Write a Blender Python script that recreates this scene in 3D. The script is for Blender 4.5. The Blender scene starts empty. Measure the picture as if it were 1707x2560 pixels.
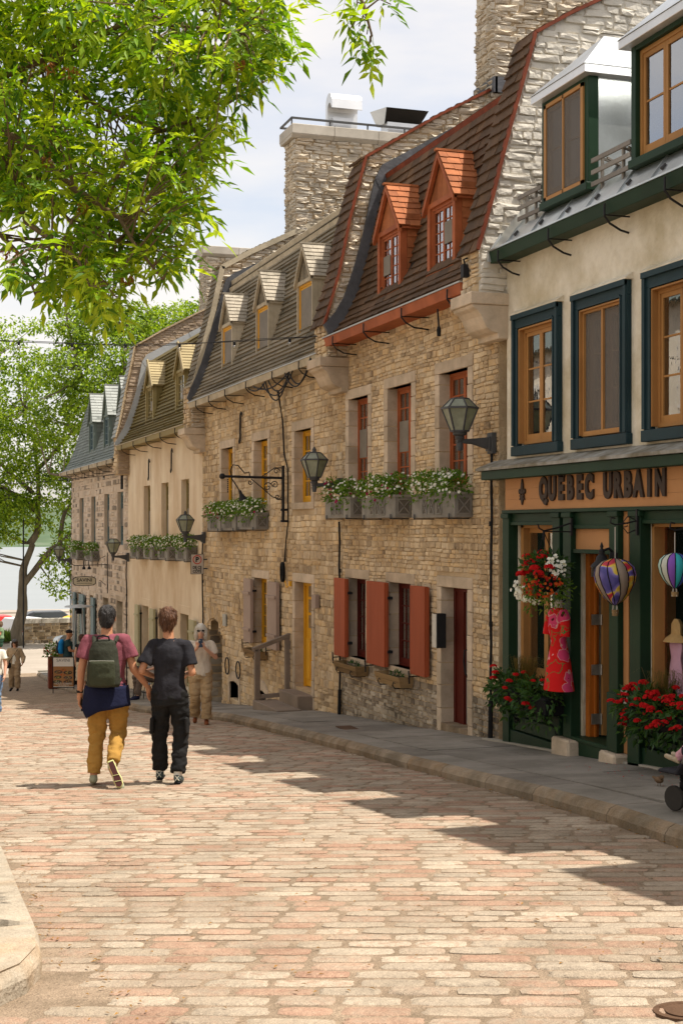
import bpy, math, random
from mathutils import Vector, Matrix, Euler, noise
SC = bpy.context.scene
R = random.Random(11)
U = R.uniform
PI = math.pi
YAW = math.atan(1193 / 3556)
# ---------------------------------------------------------------- camera, sky, sun, exposure
cam = bpy.data.cameras.new('camera'); cam_ob = bpy.data.objects.new('camera', cam); SC.collection.objects.link(cam_ob)
cam.sensor_fit = 'HORIZONTAL'; cam.sensor_width = 24.0; cam.lens = 50.0; cam.shift_y = 0.0234
cam.clip_start = 0.1; cam.clip_end = 9000
cam_ob.rotation_euler = (PI / 2, 0, -YAW); SC.camera = cam_ob
SUN_EL, SUN_AZ = math.radians(65), math.radians(26)
wd = bpy.data.worlds.new('World'); SC.world = wd; wd.use_nodes = True
wn = wd.node_tree.nodes; wl = wd.node_tree.links; wn.clear()
wo = wn.new('ShaderNodeOutputWorld'); bg = wn.new('ShaderNodeBackground'); sky = wn.new('ShaderNodeTexSky')
sky.sky_type = 'NISHITA'; sky.sun_disc = False; sky.sun_elevation = SUN_EL
sky.sun_rotation = math.radians(90) + SUN_AZ; sky.dust_density = 2.5; sky.air_density = 1.0
tc = wn.new('ShaderNodeTexCoord'); mp = wn.new('ShaderNodeMapping'); mp.inputs['Scale'].default_value = (1.3, 1.3, 4.5)
mp.inputs['Location'].default_value = (0.15, 0.5, 0.3)
nz = wn.new('ShaderNodeTexNoise'); nz.inputs['Scale'].default_value = 2.2; nz.inputs['Detail'].default_value = 7; nz.inputs['Roughness'].default_value = .55
cr = wn.new('ShaderNodeValToRGB'); cr.color_ramp.elements[0].position = .36; cr.color_ramp.elements[1].position = .62
cr.color_ramp.elements[0].color = (.45, .45, .45, 1); cr.color_ramp.elements[1].color = (.93, .93, .93, 1)
mx = wn.new('ShaderNodeMix'); mx.data_type = 'RGBA'
wl.new(tc.outputs['Generated'], mp.inputs['Vector']); wl.new(mp.outputs[0], nz.inputs['Vector']); wl.new(nz.outputs[0], cr.inputs[0])
wl.new(cr.outputs[0], mx.inputs[0]); wl.new(sky.outputs[0], mx.inputs[6]); mx.inputs[7].default_value = (5.3, 4.95, 4.6, 1)
wl.new(mx.outputs[2], bg.inputs[0]); bg.inputs[1].default_value = 0.106; wl.new(bg.outputs[0], wo.inputs[0])
sl = bpy.data.lights.new('sun', 'SUN'); sl.energy = 3.6; sl.angle = math.radians(.5); sl.color = (1, .94, .85)
so = bpy.data.objects.new('sun', sl); SC.collection.objects.link(so)
SUNV = Vector((math.cos(SUN_EL) * math.cos(SUN_AZ), -math.cos(SUN_EL) * math.sin(SUN_AZ), math.sin(SUN_EL)))
so.rotation_euler = SUNV.to_track_quat('Z', 'Y').to_euler()
SC.view_settings.view_transform = 'Standard'; SC.view_settings.look = 'None'; SC.view_settings.gamma = 1
SC.view_settings.use_curve_mapping = False; SC.view_settings.exposure = 0.98
SC.cycles.max_bounces = 7; SC.cycles.transparent_max_bounces = 12; SC.cycles.caustics_reflective = False; SC.cycles.caustics_refractive = False
SC.cycles.sample_clamp_indirect = 4.0
try:
    SC.cycles.use_denoising = True; SC.cycles.denoiser = 'OPENIMAGEDENOISE'
except Exception: pass

# ---------------------------------------------------------------- helpers
def drop(Y):
    P = [(-60, -.5), (0, 1.55), (22.3, 3.13), (29, 3.80), (45, 5.05), (55, 5.6), (75, 6.0), (120, 6.2)]
    for (a, b), (p, q) in zip(P, P[1:]):
        if Y <= p: return b + (q - b) * (Y - a) / (p - a)
    return 6.2
def kerbX(Y):
    P = [(-20, 4.9), (5, 5.0), (8.2, 5.13), (10, 5.37), (14, 5.42), (18.3, 5.56), (25, 5.58), (29.3, 5.4), (46, 5.8), (57, 6.3), (200, 7)]
    for (a, b), (p, q) in zip(P, P[1:]):
        if Y <= p: return b + (q - b) * (Y - a) / (p - a)
def lerp(P, t):
    if t <= P[0][0]: return P[0][1]
    for (a, b), (p, q) in zip(P, P[1:]):
        if t <= p: return b + (q - b) * (t - a) / (p - a + 1e-9)
    return P[-1][1]

MATS = {}
def mat(name, cols, rough=.8, ns=6, mix=.35, bump=0, bs=60, metal=0, dirt=.25, ds=1.2, stretch=None, trans=0, spec=.16, sheen=0, coords='world', dirtc=None, coat=0, spk=0):
    """procedural surface: palette by piece and noise, large soft stains, fine relief"""
    if name in MATS: return MATS[name]
    m = bpy.data.materials.new(name); m.use_nodes = True; MATS[name] = m
    n = m.node_tree.nodes; l = m.node_tree.links; b = n['Principled BSDF']
    b.inputs['Roughness'].default_value = rough; b.inputs['Metallic'].default_value = metal
    b.inputs['Specular IOR Level'].default_value = spec
    if coat: b.inputs['Coat Weight'].default_value = coat
    if coords == 'world':
        g = n.new('ShaderNodeNewGeometry'); src = g.outputs['Position']
    else:
        g = n.new('ShaderNodeTexCoord'); src = g.outputs['Object']
    if stretch:
        mpn = n.new('ShaderNodeMapping'); mpn.inputs['Scale'].default_value = stretch; l.new(src, mpn.inputs['Vector']); src = mpn.outputs[0]
    a = n.new('ShaderNodeAttribute'); a.attribute_name = 'rnd'
    oi = n.new('ShaderNodeObjectInfo')
    ad = n.new('ShaderNodeMath'); ad.operation = 'ADD'; l.new(a.outputs['Fac'], ad.inputs[0]); l.new(oi.outputs['Random'], ad.inputs[1])
    fr = n.new('ShaderNodeMath'); fr.operation = 'FRACT'; l.new(ad.outputs[0], fr.inputs[0])
    nn = n.new('ShaderNodeTexNoise'); nn.inputs['Scale'].default_value = ns; nn.inputs['Detail'].default_value = 6; l.new(src, nn.inputs['Vector'])
    mm = n.new('ShaderNodeMix'); mm.data_type = 'FLOAT'; mm.inputs[0].default_value = mix
    l.new(fr.outputs[0], mm.inputs[2]); l.new(nn.outputs[0], mm.inputs[3])
    rp = n.new('ShaderNodeValToRGB'); e = rp.color_ramp.elements
    k = len(cols)
    while len(e) < k: e.new(.5)
    for i, c in enumerate(cols):
        e[i].position = .12 + .76 * i / max(1, k - 1) if k > 1 else 0; e[i].color = (*c, 1)
    if k == 1: e[1].color = (*[x * .82 for x in cols[0]], 1); e[0].position = .2; e[1].position = .85
    l.new(mm.outputs[0], rp.inputs[0]); out = rp.outputs[0]
    if dirt:
        dn = n.new('ShaderNodeTexNoise'); dn.inputs['Scale'].default_value = ds; dn.inputs['Detail'].default_value = 8; dn.inputs['Roughness'].default_value = .65
        l.new(src, dn.inputs['Vector'])
        dr = n.new('ShaderNodeValToRGB'); dr.color_ramp.elements[0].position = .38; dr.color_ramp.elements[1].position = .62
        dc = dirtc or (1 - dirt, 1 - dirt, 1 - dirt * 1.05)
        dr.color_ramp.elements[0].color = (*dc, 1); dr.color_ramp.elements[1].color = (1, 1, 1, 1)
        l.new(dn.outputs[0], dr.inputs[0])
        mu = n.new('ShaderNodeMix'); mu.data_type = 'RGBA'; mu.blend_type = 'MULTIPLY'; mu.inputs[0].default_value = 1
        l.new(out, mu.inputs[6]); l.new(dr.outputs[0], mu.inputs[7]); out = mu.outputs[2]
    if spk:
        sn = n.new('ShaderNodeTexNoise'); sn.inputs['Scale'].default_value = 170; sn.inputs['Detail'].default_value = 2; l.new(src, sn.inputs['Vector'])
        sr = n.new('ShaderNodeValToRGB'); sr.color_ramp.elements[0].position = .38; sr.color_ramp.elements[1].position = .62; q = 1 - spk
        sr.color_ramp.elements[0].color = (q, q, q, 1); sr.color_ramp.elements[1].color = (1 + spk * .35, 1 + spk * .35, 1 + spk * .35, 1); l.new(sn.outputs[0], sr.inputs[0])
        m3 = n.new('ShaderNodeMix'); m3.data_type = 'RGBA'; m3.blend_type = 'MULTIPLY'; m3.inputs[0].default_value = 1; l.new(out, m3.inputs[6]); l.new(sr.outputs[0], m3.inputs[7]); out = m3.outputs[2]
    l.new(out, b.inputs['Base Color'])
    if bump:
        bn = n.new('ShaderNodeTexNoise'); bn.inputs['Scale'].default_value = bs; bn.inputs['Detail'].default_value = 5; l.new(src, bn.inputs['Vector'])
        bu = n.new('ShaderNodeBump'); bu.inputs['Strength'].default_value = bump; bu.inputs['Distance'].default_value = .02
        l.new(bn.outputs[0], bu.inputs['Height']); l.new(bu.outputs[0], b.inputs['Normal'])
    if trans:
        t = n.new('ShaderNodeBsdfTranslucent'); hs = n.new('ShaderNodeMix'); hs.data_type = 'RGBA'; hs.blend_type = 'MULTIPLY'; hs.inputs[0].default_value = 1
        l.new(out, hs.inputs[6]); hs.inputs[7].default_value = (1.6, 1.5, .5, 1); l.new(hs.outputs[2], t.inputs[0])
        ms = n.new('ShaderNodeMixShader'); ms.inputs[0].default_value = trans
        l.new(b.outputs[0], ms.inputs[1]); l.new(t.outputs[0], ms.inputs[2]); l.new(ms.outputs[0], n['Material Output'].inputs[0])
    return m
def glassmat(name='glass', tint=(.8, .84, .84), refl=.34, rough=.02):
    if name in MATS: return MATS[name]
    m = bpy.data.materials.new(name); m.use_nodes = True; MATS[name] = m
    n = m.node_tree.nodes; l = m.node_tree.links; n.remove(n['Principled BSDF'])
    t = n.new('ShaderNodeBsdfTransparent'); t.inputs[0].default_value = (*tint, 1)
    g = n.new('ShaderNodeBsdfGlossy'); g.inputs['Roughness'].default_value = rough; g.inputs[0].default_value = (.9, .92, .95, 1)
    gn = n.new('ShaderNodeTexNoise'); gn.inputs['Scale'].default_value = 3; bu = n.new('ShaderNodeBump'); bu.inputs['Strength'].default_value = .12; bu.inputs['Distance'].default_value = .004
    l.new(gn.outputs[0], bu.inputs['Height']); l.new(bu.outputs[0], g.inputs['Normal'])
    lw = n.new('ShaderNodeFresnel'); lw.inputs[0].default_value = 1.5
    ad = n.new('ShaderNodeMath'); ad.operation = 'ADD'; ad.inputs[1].default_value = refl; ad.use_clamp = True; l.new(lw.outputs[0], ad.inputs[0])
    s = n.new('ShaderNodeMixShader'); l.new(ad.outputs[0], s.inputs[0]); l.new(t.outputs[0], s.inputs[1]); l.new(g.outputs[0], s.inputs[2])
    l.new(s.outputs[0], n['Material Output'].inputs[0]); return m

class MB:
    def __init__(s): s.v = []; s.f = []; s.m = []; s.r = []
    def add(s, vs, fs, m=0, rnd=0.0):
        o = len(s.v); s.v += [tuple(v) for v in vs]; s.f += [tuple(i + o for i in f) for f in fs]; s.m += [m] * len(fs); s.r += [rnd] * len(vs); return s
    def box(s, x0, y0, z0, x1, y1, z1, m=0, rnd=0.0):
        return s.add([(x0, y0, z0), (x1, y0, z0), (x1, y1, z0), (x0, y1, z0), (x0, y0, z1), (x1, y0, z1), (x1, y1, z1), (x0, y1, z1)],
                     [(0, 3, 2, 1), (4, 5, 6, 7), (0, 1, 5, 4), (1, 2, 6, 5), (2, 3, 7, 6), (3, 0, 4, 7)], m, rnd)
    def obox(s, M, sx, sy, sz, m=0, rnd=0.0):
        c = [M @ Vector((a * sx / 2, b * sy / 2, d * sz / 2)) for d in (-1, 1) for a, b in ((-1, -1), (1, -1), (1, 1), (-1, 1))]
        return s.add(c, [(0, 3, 2, 1), (4, 5, 6, 7), (0, 1, 5, 4), (1, 2, 6, 5), (2, 3, 7, 6), (3, 0, 4, 7)], m, rnd)
    def bar(s, a, b, w, h=None, up=(0, 0, 1), m=0):
        a = Vector(a); b = Vector(b); d = b - a; L = d.length
        if L < 1e-6: return s
        d.normalize(); up = Vector(up)
        if abs(d.dot(up)) > .98: up = Vector((1, 0, 0)) if abs(d.x) < .9 else Vector((0, 1, 0))
        x = d.cross(up).normalized(); z = x.cross(d).normalized()
        M = Matrix((x, d, z)).transposed().to_4x4(); M.translation = (a + b) / 2
        return s.obox(M, w, L, h or w, m)
    def tube(s, pts, rad, n=8, m=0, cap=True):
        pts = [Vector(p) for p in pts]; k = len(pts)
        if not hasattr(rad, '__len__'): rad = [rad] * k
        o = len(s.v); prev = None
        for i, p in enumerate(pts):
            t = (pts[min(i + 1, k - 1)] - pts[max(i - 1, 0)])
            t = t.normalized() if t.length > 1e-9 else Vector((0, 0, 1))
            if prev is None:
                a = Vector((0, 0, 1)) if abs(t.z) < .9 else Vector((1, 0, 0)); x = t.cross(a).normalized()
            else:
                x = (prev - t * prev.dot(t)); x = x.normalized() if x.length > 1e-6 else t.orthogonal().normalized()
            prev = x; y = t.cross(x)
            for j in range(n):
                A = 2 * PI * j / n; s.v.append(tuple(p + x * (rad[i] * math.cos(A)) + y * (rad[i] * math.sin(A)))); s.r.append(0.0)
        for i in range(k - 1):
            for j in range(n):
                q = (j + 1) % n; s.f.append((o + i * n + j, o + i * n + q, o + (i + 1) * n + q, o + (i + 1) * n + j)); s.m.append(m)
        if cap:
            s.f.append(tuple(o + j for j in range(n))[::-1]); s.f.append(tuple(o + (k - 1) * n + j for j in range(n))); s.m += [m, m]
        return s
    def lathe(s, c, prof, n=12, m=0, M=None, rot=0):
        o = len(s.v); c = Vector(c)
        for r, z in prof:
            for j in range(n):
                A = 2 * PI * j / n + rot; p = Vector((r * math.cos(A), r * math.sin(A), z))
                if M is not None: p = M @ p
                s.v.append(tuple(c + p)); s.r.append(0.0)
        for i in range(len(prof) - 1):
            for j in range(n):
                q = (j + 1) % n; s.f.append((o + i * n + j, o + i * n + q, o + (i + 1) * n + q, o + (i + 1) * n + j)); s.m.append(m)
        k = len(prof) - 1
        s.f.append(tuple(o + j for j in range(n))[::-1]); s.f.append(tuple(o + k * n + j for j in range(n))); s.m += [m, m]
        return s
    def prism(s, poly, y0, y1, m=0, rnd=0.0):           # polygon in X-Z pulled along Y
        k = len(poly); vs = [(x, y0, z) for x, z in poly] + [(x, y1, z) for x, z in poly]
        return s.add(vs, [tuple(range(k)), tuple(range(2 * k - 1, k - 1, -1))] + [(i, i + k, (i + 1) % k + k, (i + 1) % k) for i in range(k)], m, rnd)
    def pull(s, pts, vec, m=0, rnd=0.0):                # any planar polygon pulled along a vector
        k = len(pts); vec = Vector(vec); a = [Vector(p) for p in pts]; vs = a + [p + vec for p in a]
        return s.add(vs, [tuple(range(k)), tuple(range(2 * k - 1, k - 1, -1))] + [(i, i + k, (i + 1) % k + k, (i + 1) % k) for i in range(k)], m, rnd)
    def ball(s, c, r, n=10, m=0, sc=(1, 1, 1)):
        c = Vector(c); pr = [(math.sin(PI * i / (n // 2 + 1)), -math.cos(PI * i / (n // 2 + 1))) for i in range(1, n // 2 + 1)]
        o = len(s.v)
        for a, z in pr:
            for j in range(n):
                A = 2 * PI * j / n; s.v.append((c.x + r * sc[0] * a * math.cos(A), c.y + r * sc[1] * a * math.sin(A), c.z + r * sc[2] * z)); s.r.append(0.0)
        for i in range(len(pr) - 1):
            for j in range(n):
                q = (j + 1) % n; s.f.append((o + i * n + j, o + i * n + q, o + (i + 1) * n + q, o + (i + 1) * n + j)); s.m.append(m)
        s.f.append(tuple(o + j for j in range(n))[::-1]); s.f.append(tuple(o + (len(pr) - 1) * n + j for j in range(n))); s.m += [m, m]
        return s
    def mesh(s, name, mats, smooth=False):
        me = bpy.data.meshes.new(name); me.from_pydata(s.v, [], s.f)
        for mt in (mats if isinstance(mats, (list, tuple)) else [mats]): me.materials.append(mt)
        if any(s.m): me.polygons.foreach_set('material_index', s.m)
        if any(s.r):
            at = me.attributes.new('rnd', 'FLOAT', 'POINT'); at.data.foreach_set('value', s.r)
        if smooth:
            me.polygons.foreach_set('use_smooth', [True] * len(me.polygons)); me.set_sharp_from_angle(angle=math.radians(40 if smooth is True else smooth))
        me.update(); return me
    def build(s, name, mats, parent=None, smooth=False, bev=0, **kw):
        o = link(name, s.mesh(name, mats, smooth), parent)
        if bev:
            b = o.modifiers.new('Bevel', 'BEVEL'); b.width = bev; b.segments = 1; b.limit_method = 'ANGLE'
        tag(o, **kw); return o
def link(name, data, parent=None, M=None):
    o = bpy.data.objects.new(name, data); SC.collection.objects.link(o)
    if M is not None: o.matrix_local = M
    if parent is not None: attach(o, parent)
    return o
def attach(o, parent):
    o.parent = parent
    if parent.type == 'EMPTY' and parent.parent is None and not parent.get('local_parts'): o.matrix_parent_inverse = Matrix.Translation(-parent.location)
def tag(o, label=None, cat=None, group=None, kind=None):
    if label: o['label'] = label
    if cat: o['category'] = cat
    if group: o['group'] = group
    if kind: o['kind'] = kind
    return o
def thing(name, loc, label=None, cat=None, group=None, kind=None, rz=0, local=False):
    o = bpy.data.objects.new(name, None); SC.collection.objects.link(o); o.location = loc; o.rotation_euler = (0, 0, rz); o.empty_display_size = .2
    if local: o['local_parts'] = 1
    return tag(o, label, cat, group, kind)
def copy_thing(o, loc, rz=None, scale=None, label=None):
    r = o.copy(); SC.collection.objects.link(r); r.location = loc
    if rz is not None: r.rotation_euler = (0, 0, rz)
    if scale: r.scale = (scale, scale, scale)
    if label: r['label'] = label
    for ch in list(o.children):
        c = ch.copy(); SC.collection.objects.link(c); c.parent = r
        for g in list(ch.children):
            d = g.copy(); SC.collection.objects.link(d); d.parent = c
    return r
class Frame:
    def __init__(s, o, u, v, n): s.o, s.u, s.v, s.n = Vector(o), Vector(u), Vector(v), Vector(n)
    def P(s, u, v, w=0): return s.o + s.u * u + s.v * v + s.n * w
    def M(s, u, v, w, su, sv, sw, rot=0):
        a, b = s.u, s.v
        if rot: a, b = s.u * math.cos(rot) + s.v * math.sin(rot), s.v * math.cos(rot) - s.u * math.sin(rot)
        m = Matrix((a * su, b * sv, s.n * sw)).transposed().to_4x4(); m.translation = s.P(u, v, w); return m
WX = 7.1
ST = Frame((WX, 0, 0), (0, 1, 0), (0, 0, 1), (-1, 0, 0))      # the street front: u = Y, v = Z, w towards the street
PROTO = {}
def stone_proto(i, round_=.5, n=8, dome=.35):
    """rough block, unit size, face towards +w"""
    rr = random.Random(i * 31 + int(round_ * 100)); mb = MB(); ring = []
    for k in range(n):
        A = 2 * PI * k / n; c, s_ = math.cos(A), math.sin(A); q = 1 / max(abs(c), abs(s_)); e = q ** (1 - round_ * 2.2)
        e *= rr.uniform(.86, 1.03); ring.append((c * e * .5, s_ * e * .5))
    ctr = (rr.uniform(-.1, .1), rr.uniform(-.1, .1)); vs = []
    for x, y in ring: vs.append((x, y, -.6))
    for x, y in ring: vs.append((x, y, .25 + rr.uniform(-.15, .15)))
    for x, y in ring: vs.append((x * (1 - dome) + ctr[0] * dome, y * (1 - dome) + ctr[1] * dome, .85 + rr.uniform(-.2, .2)))
    vs.append((ctr[0], ctr[1], 1 + rr.uniform(-.1, .1)))
    fs = []
    for a in (0, n):
        for k in range(n): q = (k + 1) % n; fs.append((a + k, a + q, a + n + q, a + n + k))
    for k in range(n): fs.append((2 * n + k, 2 * n + (k + 1) % n, 3 * n))
    mb.add(vs, fs); return mb
def slab_proto():
    mb = MB(); mb.box(-.5, -.5, 0, .5, .5, 1); return mb
STONES = [stone_proto(i, .10 if i % 2 else .03, 8, .09) for i in range(14)]
def crag_proto(i):
    rr = random.Random(i + 900); mb = stone_proto(i + 60, .08, 8, .14); n = 8
    for k in range(n, len(mb.v)):
        x, y, z = mb.v[k]; mb.v[k] = (x, y, z * rr.uniform(.55, 1.2) + .2 * rr.uniform(-1, 1) * (k < 3 * n) + .25 * y)
    return mb
CRAGS = [crag_proto(i) for i in range(12)]
def cobble_proto(i):
    rr = random.Random(i + 500); mb = MB(); n = 14; out = []
    for k in range(n):
        A = 2 * PI * (k + .5) / n; c, s = math.cos(A), math.sin(A); q = (abs(c) ** 7 + abs(s) ** 7) ** (-1 / 7); j = rr.uniform(.93, 1.03); out.append((c * q * .5 * j, s * q * .5 * rr.uniform(.9, 1.03)))
    vs = [(x, y, -1.2) for x, y in out] + [(x, y, .3 + rr.uniform(-.2, .2)) for x, y in out] + [(x * .86, y * .8, .9 + rr.uniform(-.15, .15)) for x, y in out] + [(0, 0, 1.0)]
    fs = [(a + k, a + (k + 1) % n, a + n + (k + 1) % n, a + n + k) for a in (0, n) for k in range(n)] + [(2 * n + k, 2 * n + (k + 1) % n, 3 * n) for k in range(n)]
    mb.add(vs, fs); return mb
COBBLES = [cobble_proto(i) for i in range(12)]
SLAB = [slab_proto()]
def shingle_proto(i):
    rr = random.Random(i); mb = MB(); j = [rr.uniform(-.06, .06) for _ in range(4)]   # u width, v up the slope, butt edge thick at the bottom
    mb.add([(-.49, -.5 + j[0], -.2), (.49, -.5 + j[1], -.2), (.49, .6, -.2), (-.49, .6, -.2), (-.49, -.5 + j[0], 1), (.49, -.5 + j[1], 1 + j[2]), (.49, .6, -.1), (-.49, .6, -.1)],
           [(0, 3, 2, 1), (4, 5, 6, 7), (0, 1, 5, 4), (1, 2, 6, 5), (2, 3, 7, 6), (3, 0, 4, 7)]); return mb
SHING = [shingle_proto(i) for i in range(8)]
CAMP = Vector((0, 0, 0))
def pieces(name, parent, items, protos, material, limit=290, stuff=None, smooth=False, key=None):
    """items: (matrix, rnd). The ones that show largest become parts, the rest one joined mesh of real pieces."""
    if not items: return
    k = key or (name + material.name)
    if k not in PROTO:
        PROTO[k] = [p.mesh(name, material, smooth) for p in protos]
    pm = PROTO[k]
    def size(M):
        d = M.translation.length + .1
        a = M.to_3x3(); return (a.col[0].length * a.col[1].length) ** .5 / d
    items = sorted(items, key=lambda t: -size(t[0]))
    for i, (M, r) in enumerate(items[:limit]):
        link(name, pm[(i * 7 + int(r * 97)) % len(pm)], parent, M)
    rest = items[limit:]
    if rest:
        mb = MB()
        for i, (M, r) in enumerate(rest):
            p = protos[(i * 7 + int(r * 97)) % len(protos)]
            mb.add([M @ Vector(v) for v in p.v], p.f, 0, r + .001)
        o = mb.build(stuff or (name + '_field'), material, parent, smooth=smooth); o['kind'] = 'stuff'
def rubble(F, bounds, v0, v1, holes=(), h=(.07, .14), w=(.12, .34), d=.035, gap=.012, rr=None, split=.2, wob=.02, rot=.05):
    rr = rr or R; out = []; v = v0
    while v < v1 - .03:
        hh = min(rr.uniform(*h), v1 - v)
        if v1 - v - hh < .04: hh = v1 - v
        ba, bb = bounds(v + hh / 2)
        iv = [(ba, bb)] if bb > ba else []
        for (a, c, e, g) in holes:                     # u0,v0,u1,v1
            if v + hh > c + .01 and v < g - .01:
                nv = []
                for x, y in iv:
                    if e <= x or a >= y: nv.append((x, y)); continue
                    if a > x: nv.append((x, a))
                    if e < y: nv.append((e, y))
                iv = nv
        for x, y in iv:
            if y - x < .04: continue
            u = x
            while u < y - .02:
                ww = rr.uniform(*w)
                if y - u - ww < w[0] * .6: ww = y - u
                dv = wob * noise.noise(Vector((u * 1.3, v * 3, F.o.y)))
                if rr.random() < split and hh > .09 and ww > .1:
                    for q in (0, 1): out.append((F.M(u + ww / 2, v + hh * (.25 + .5 * q) + dv, 0, ww - gap, hh / 2 - gap, d * rr.uniform(.6, 1.3), rr.uniform(-.04, .04)), rr.random()))
                else:
                    out.append((F.M(u + ww / 2, v + hh / 2 + dv, 0, ww - gap, hh - gap * .7, d * rr.uniform(.5, 1.6), rr.uniform(-rot, rot)), rr.random()))
                u += ww
        v += hh
    return out
def wall_mesh(mb, y0, y1, zb, z1, holes, t=.34, m=0):
    """street wall as cells round its openings; zb = bottom"""
    ys = sorted(set([y0, y1] + [h[0] for h in holes] + [h[2] for h in holes])); zs = sorted(set([zb, z1] + [h[1] for h in holes] + [h[3] for h in holes]))
    inside = lambda y, z: any(h[0] < y < h[2] and h[1] < z < h[3] for h in holes)
    for a, b in zip(ys, ys[1:]):
        run = None
        for c, d in zip(zs, zs[1:]):
            if inside((a + b) / 2, (c + d) / 2):
                if run is not None: mb.box(WX, a, run, WX + t, b, c, m); run = None
            elif run is None: run = c
        if run is not None: mb.box(WX, a, run, WX + t, b, z1, m)
def shingles(F_of, y0, y1, path, exp, w, th, rr, holes=(), jit=.0, stagger=True):
    """courses of shingles on the surface that PATH (x,z) makes when pulled along Y"""
    out = []; seg = []; L = 0
    for (a, b), (c, d) in zip(path, path[1:]):
        s = math.hypot(c - a, d - b); seg.append((L, L + s, a, b, c, d)); L += s
    n = max(1, round(L / exp)); e = L / n
    for i in range(n):
        s = (i + .5) * e
        for s0, s1, a, b, c, d in seg:
            if s0 <= s <= s1:
                t = (s - s0) / (s1 - s0); x, z = a + (c - a) * t, b + (d - b) * t; dx, dz = (c - a) / (s1 - s0), (d - b) / (s1 - s0); break
        up = Vector((dx, 0, dz)); nn = Vector((-dz, 0, dx))
        y = y0 - (rr.uniform(0, w[0]) if stagger else 0)
        while y < y1:
            ww = rr.uniform(*w); a_, b_ = max(y, y0), min(y + ww, y1)
            if y1 - b_ < w[0] * .35: b_ = y1
            if b_ - a_ > .02 and not any(h[0] < (a_ + b_) / 2 < h[2] and h[1] < z < h[3] for h in holes):
                M = Matrix((Vector((0, 1, 0)) * (b_ - a_), up * e * 1.12, nn * th * rr.uniform(.75, 1.2))).transposed().to_4x4()
                M.translation = Vector((x, (a_ + b_) / 2, z)) + nn * .004
                out.append((M, rr.random()))
            y = b_
    return out
def text(name, s, size, loc, rot, mat_, parent=None, ext=.004, bold=0, sx=1, align='CENTER', **kw):
    cu = bpy.data.curves.new(name, 'FONT'); cu.body = s; cu.size = size; cu.extrude = ext; cu.offset = bold; cu.align_x = align; cu.align_y = 'CENTER'; cu.resolution_u = 3
    t = bpy.data.objects.new(name, cu); SC.collection.objects.link(t); bpy.context.view_layer.update()
    me = bpy.data.meshes.new_from_object(t); SC.collection.objects.unlink(t); bpy.data.objects.remove(t); me.materials.clear(); me.materials.append(mat_)
    me.name = name
    M = Matrix.Translation(loc) @ Euler(rot).to_matrix().to_4x4() @ Matrix.Diagonal((sx, 1, 1, 1))
    o = link(name, me, parent, M); return tag(o, **kw)
STREETROT = (PI / 2, 0, -PI / 2)      # lettering on the street front, read from the street

# ---------------------------------------------------------------- materials
lime = mat('lime_mortar', [(0.474, 0.363, 0.229), (0.639, 0.500, 0.326)], .95, 10, 1, .7, 40, dirt=.32, ds=1.1, dirtc=(.70, .65, .59))
rub = mat('rubble_limestone', [(0.350, 0.274, 0.185), (0.536, 0.412, 0.264), (0.659, 0.514, 0.330), (0.762, 0.617, 0.414), (0.556, 0.456, 0.330), (0.721, 0.529, 0.299), (0.618, 0.485, 0.317)], .92, 11, .3, .8, 30, dirt=.34, ds=.8, dirtc=(.68, .62, .55))
rubc = mat('rubble_chimney', [(.46, .40, .32), (.60, .52, .41), (.68, .61, .5), (.64, .52, .37), (.54, .48, .4)], .92, 9, .3, .7, 30, dirt=.25, ds=1.5)
rubE = mat('rubble_speckled', [(.25, .21, .165), (.36, .30, .235), (.60, .49, .385), (.68, .57, .45), (.62, .52, .41)], .92, 9, .25, .5, 30, dirt=.2)
rubD = mat('rubble_damp_base', [(.20, .16, .12), (.32, .265, .2), (.44, .37, .28), (.56, .49, .39)], .92, 9, .3, .6, 34, dirt=.45, ds=1.1)
white = mat('lime_wash', [(.66, .61, .52), (.75, .70, .61)], .95, 5, .6, .8, 16, dirt=.15, ds=2.2, spec=.05)
dressed = mat('dressed_limestone', [(0.510, 0.402, 0.291), (0.632, 0.510, 0.376), (0.694, 0.564, 0.423)], .88, 7, .4, .3, 70, dirt=.3, ds=2.2, spk=.12)
stucco = mat('cream_stucco', [(.68, .62, .50), (.82, .76, .64)], .92, 6, 1, 1.0, 11, dirt=.35, ds=1.3, dirtc=(.70, .66, .56))
plaster = mat('peach_plaster', [(0.700, 0.580, 0.417), (0.820, 0.700, 0.524)], .92, 3, 1, .5, 12, dirt=.3, ds=.9, stretch=(1, 1, .5), dirtc=(.78, .70, .62))
redroof = mat('red_brown_shingle', [(0.075, 0.047, 0.027), (0.140, 0.078, 0.041), (0.100, 0.060, 0.034), (0.180, 0.099, 0.049)], .78, 14, .35, .3, 80, dirt=.35, stretch=(1, 1, .25))
redtrim = mat('dull_red_edge_board', [(.17, .04, .018), (.24, .055, .022)], .7, 8, .6, .1, dirt=.3, ds=4)
redpaint = mat('red_oxide_paint', [(.36, .098, .036), (.43, .125, .046)], .65, 6, .6, .08, 60, dirt=.25, ds=3)
redstain = mat('red_cedar_shingle', [(.29, .095, .036), (.45, .155, .058), (.36, .115, .042)], .75, 14, .35, .2, 80, dirt=.3, ds=4)
shutter = mat('rust_red_shutter', [(.32, .072, .028), (.37, .09, .036)], .7, 5, .6, .1, 80, dirt=.2, stretch=(3, 3, .4))
darkred = mat('dark_red_door_paint', [(.085, .012, .008), (.12, .017, .01)], .5, 5, .6, .05, dirt=.2)
yellow = mat('ochre_yellow_paint', [(.68, .34, .02), (.74, .39, .03)], .55, 5, .6, .08, 50, dirt=.12)
weather = mat('weathered_board', [(.12, .10, .068), (.22, .185, .13), (.30, .255, .185), (.17, .14, .1)], .88, 14, .45, .4, 50, dirt=.4, ds=2.5, stretch=(1, .12, 1))
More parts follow.
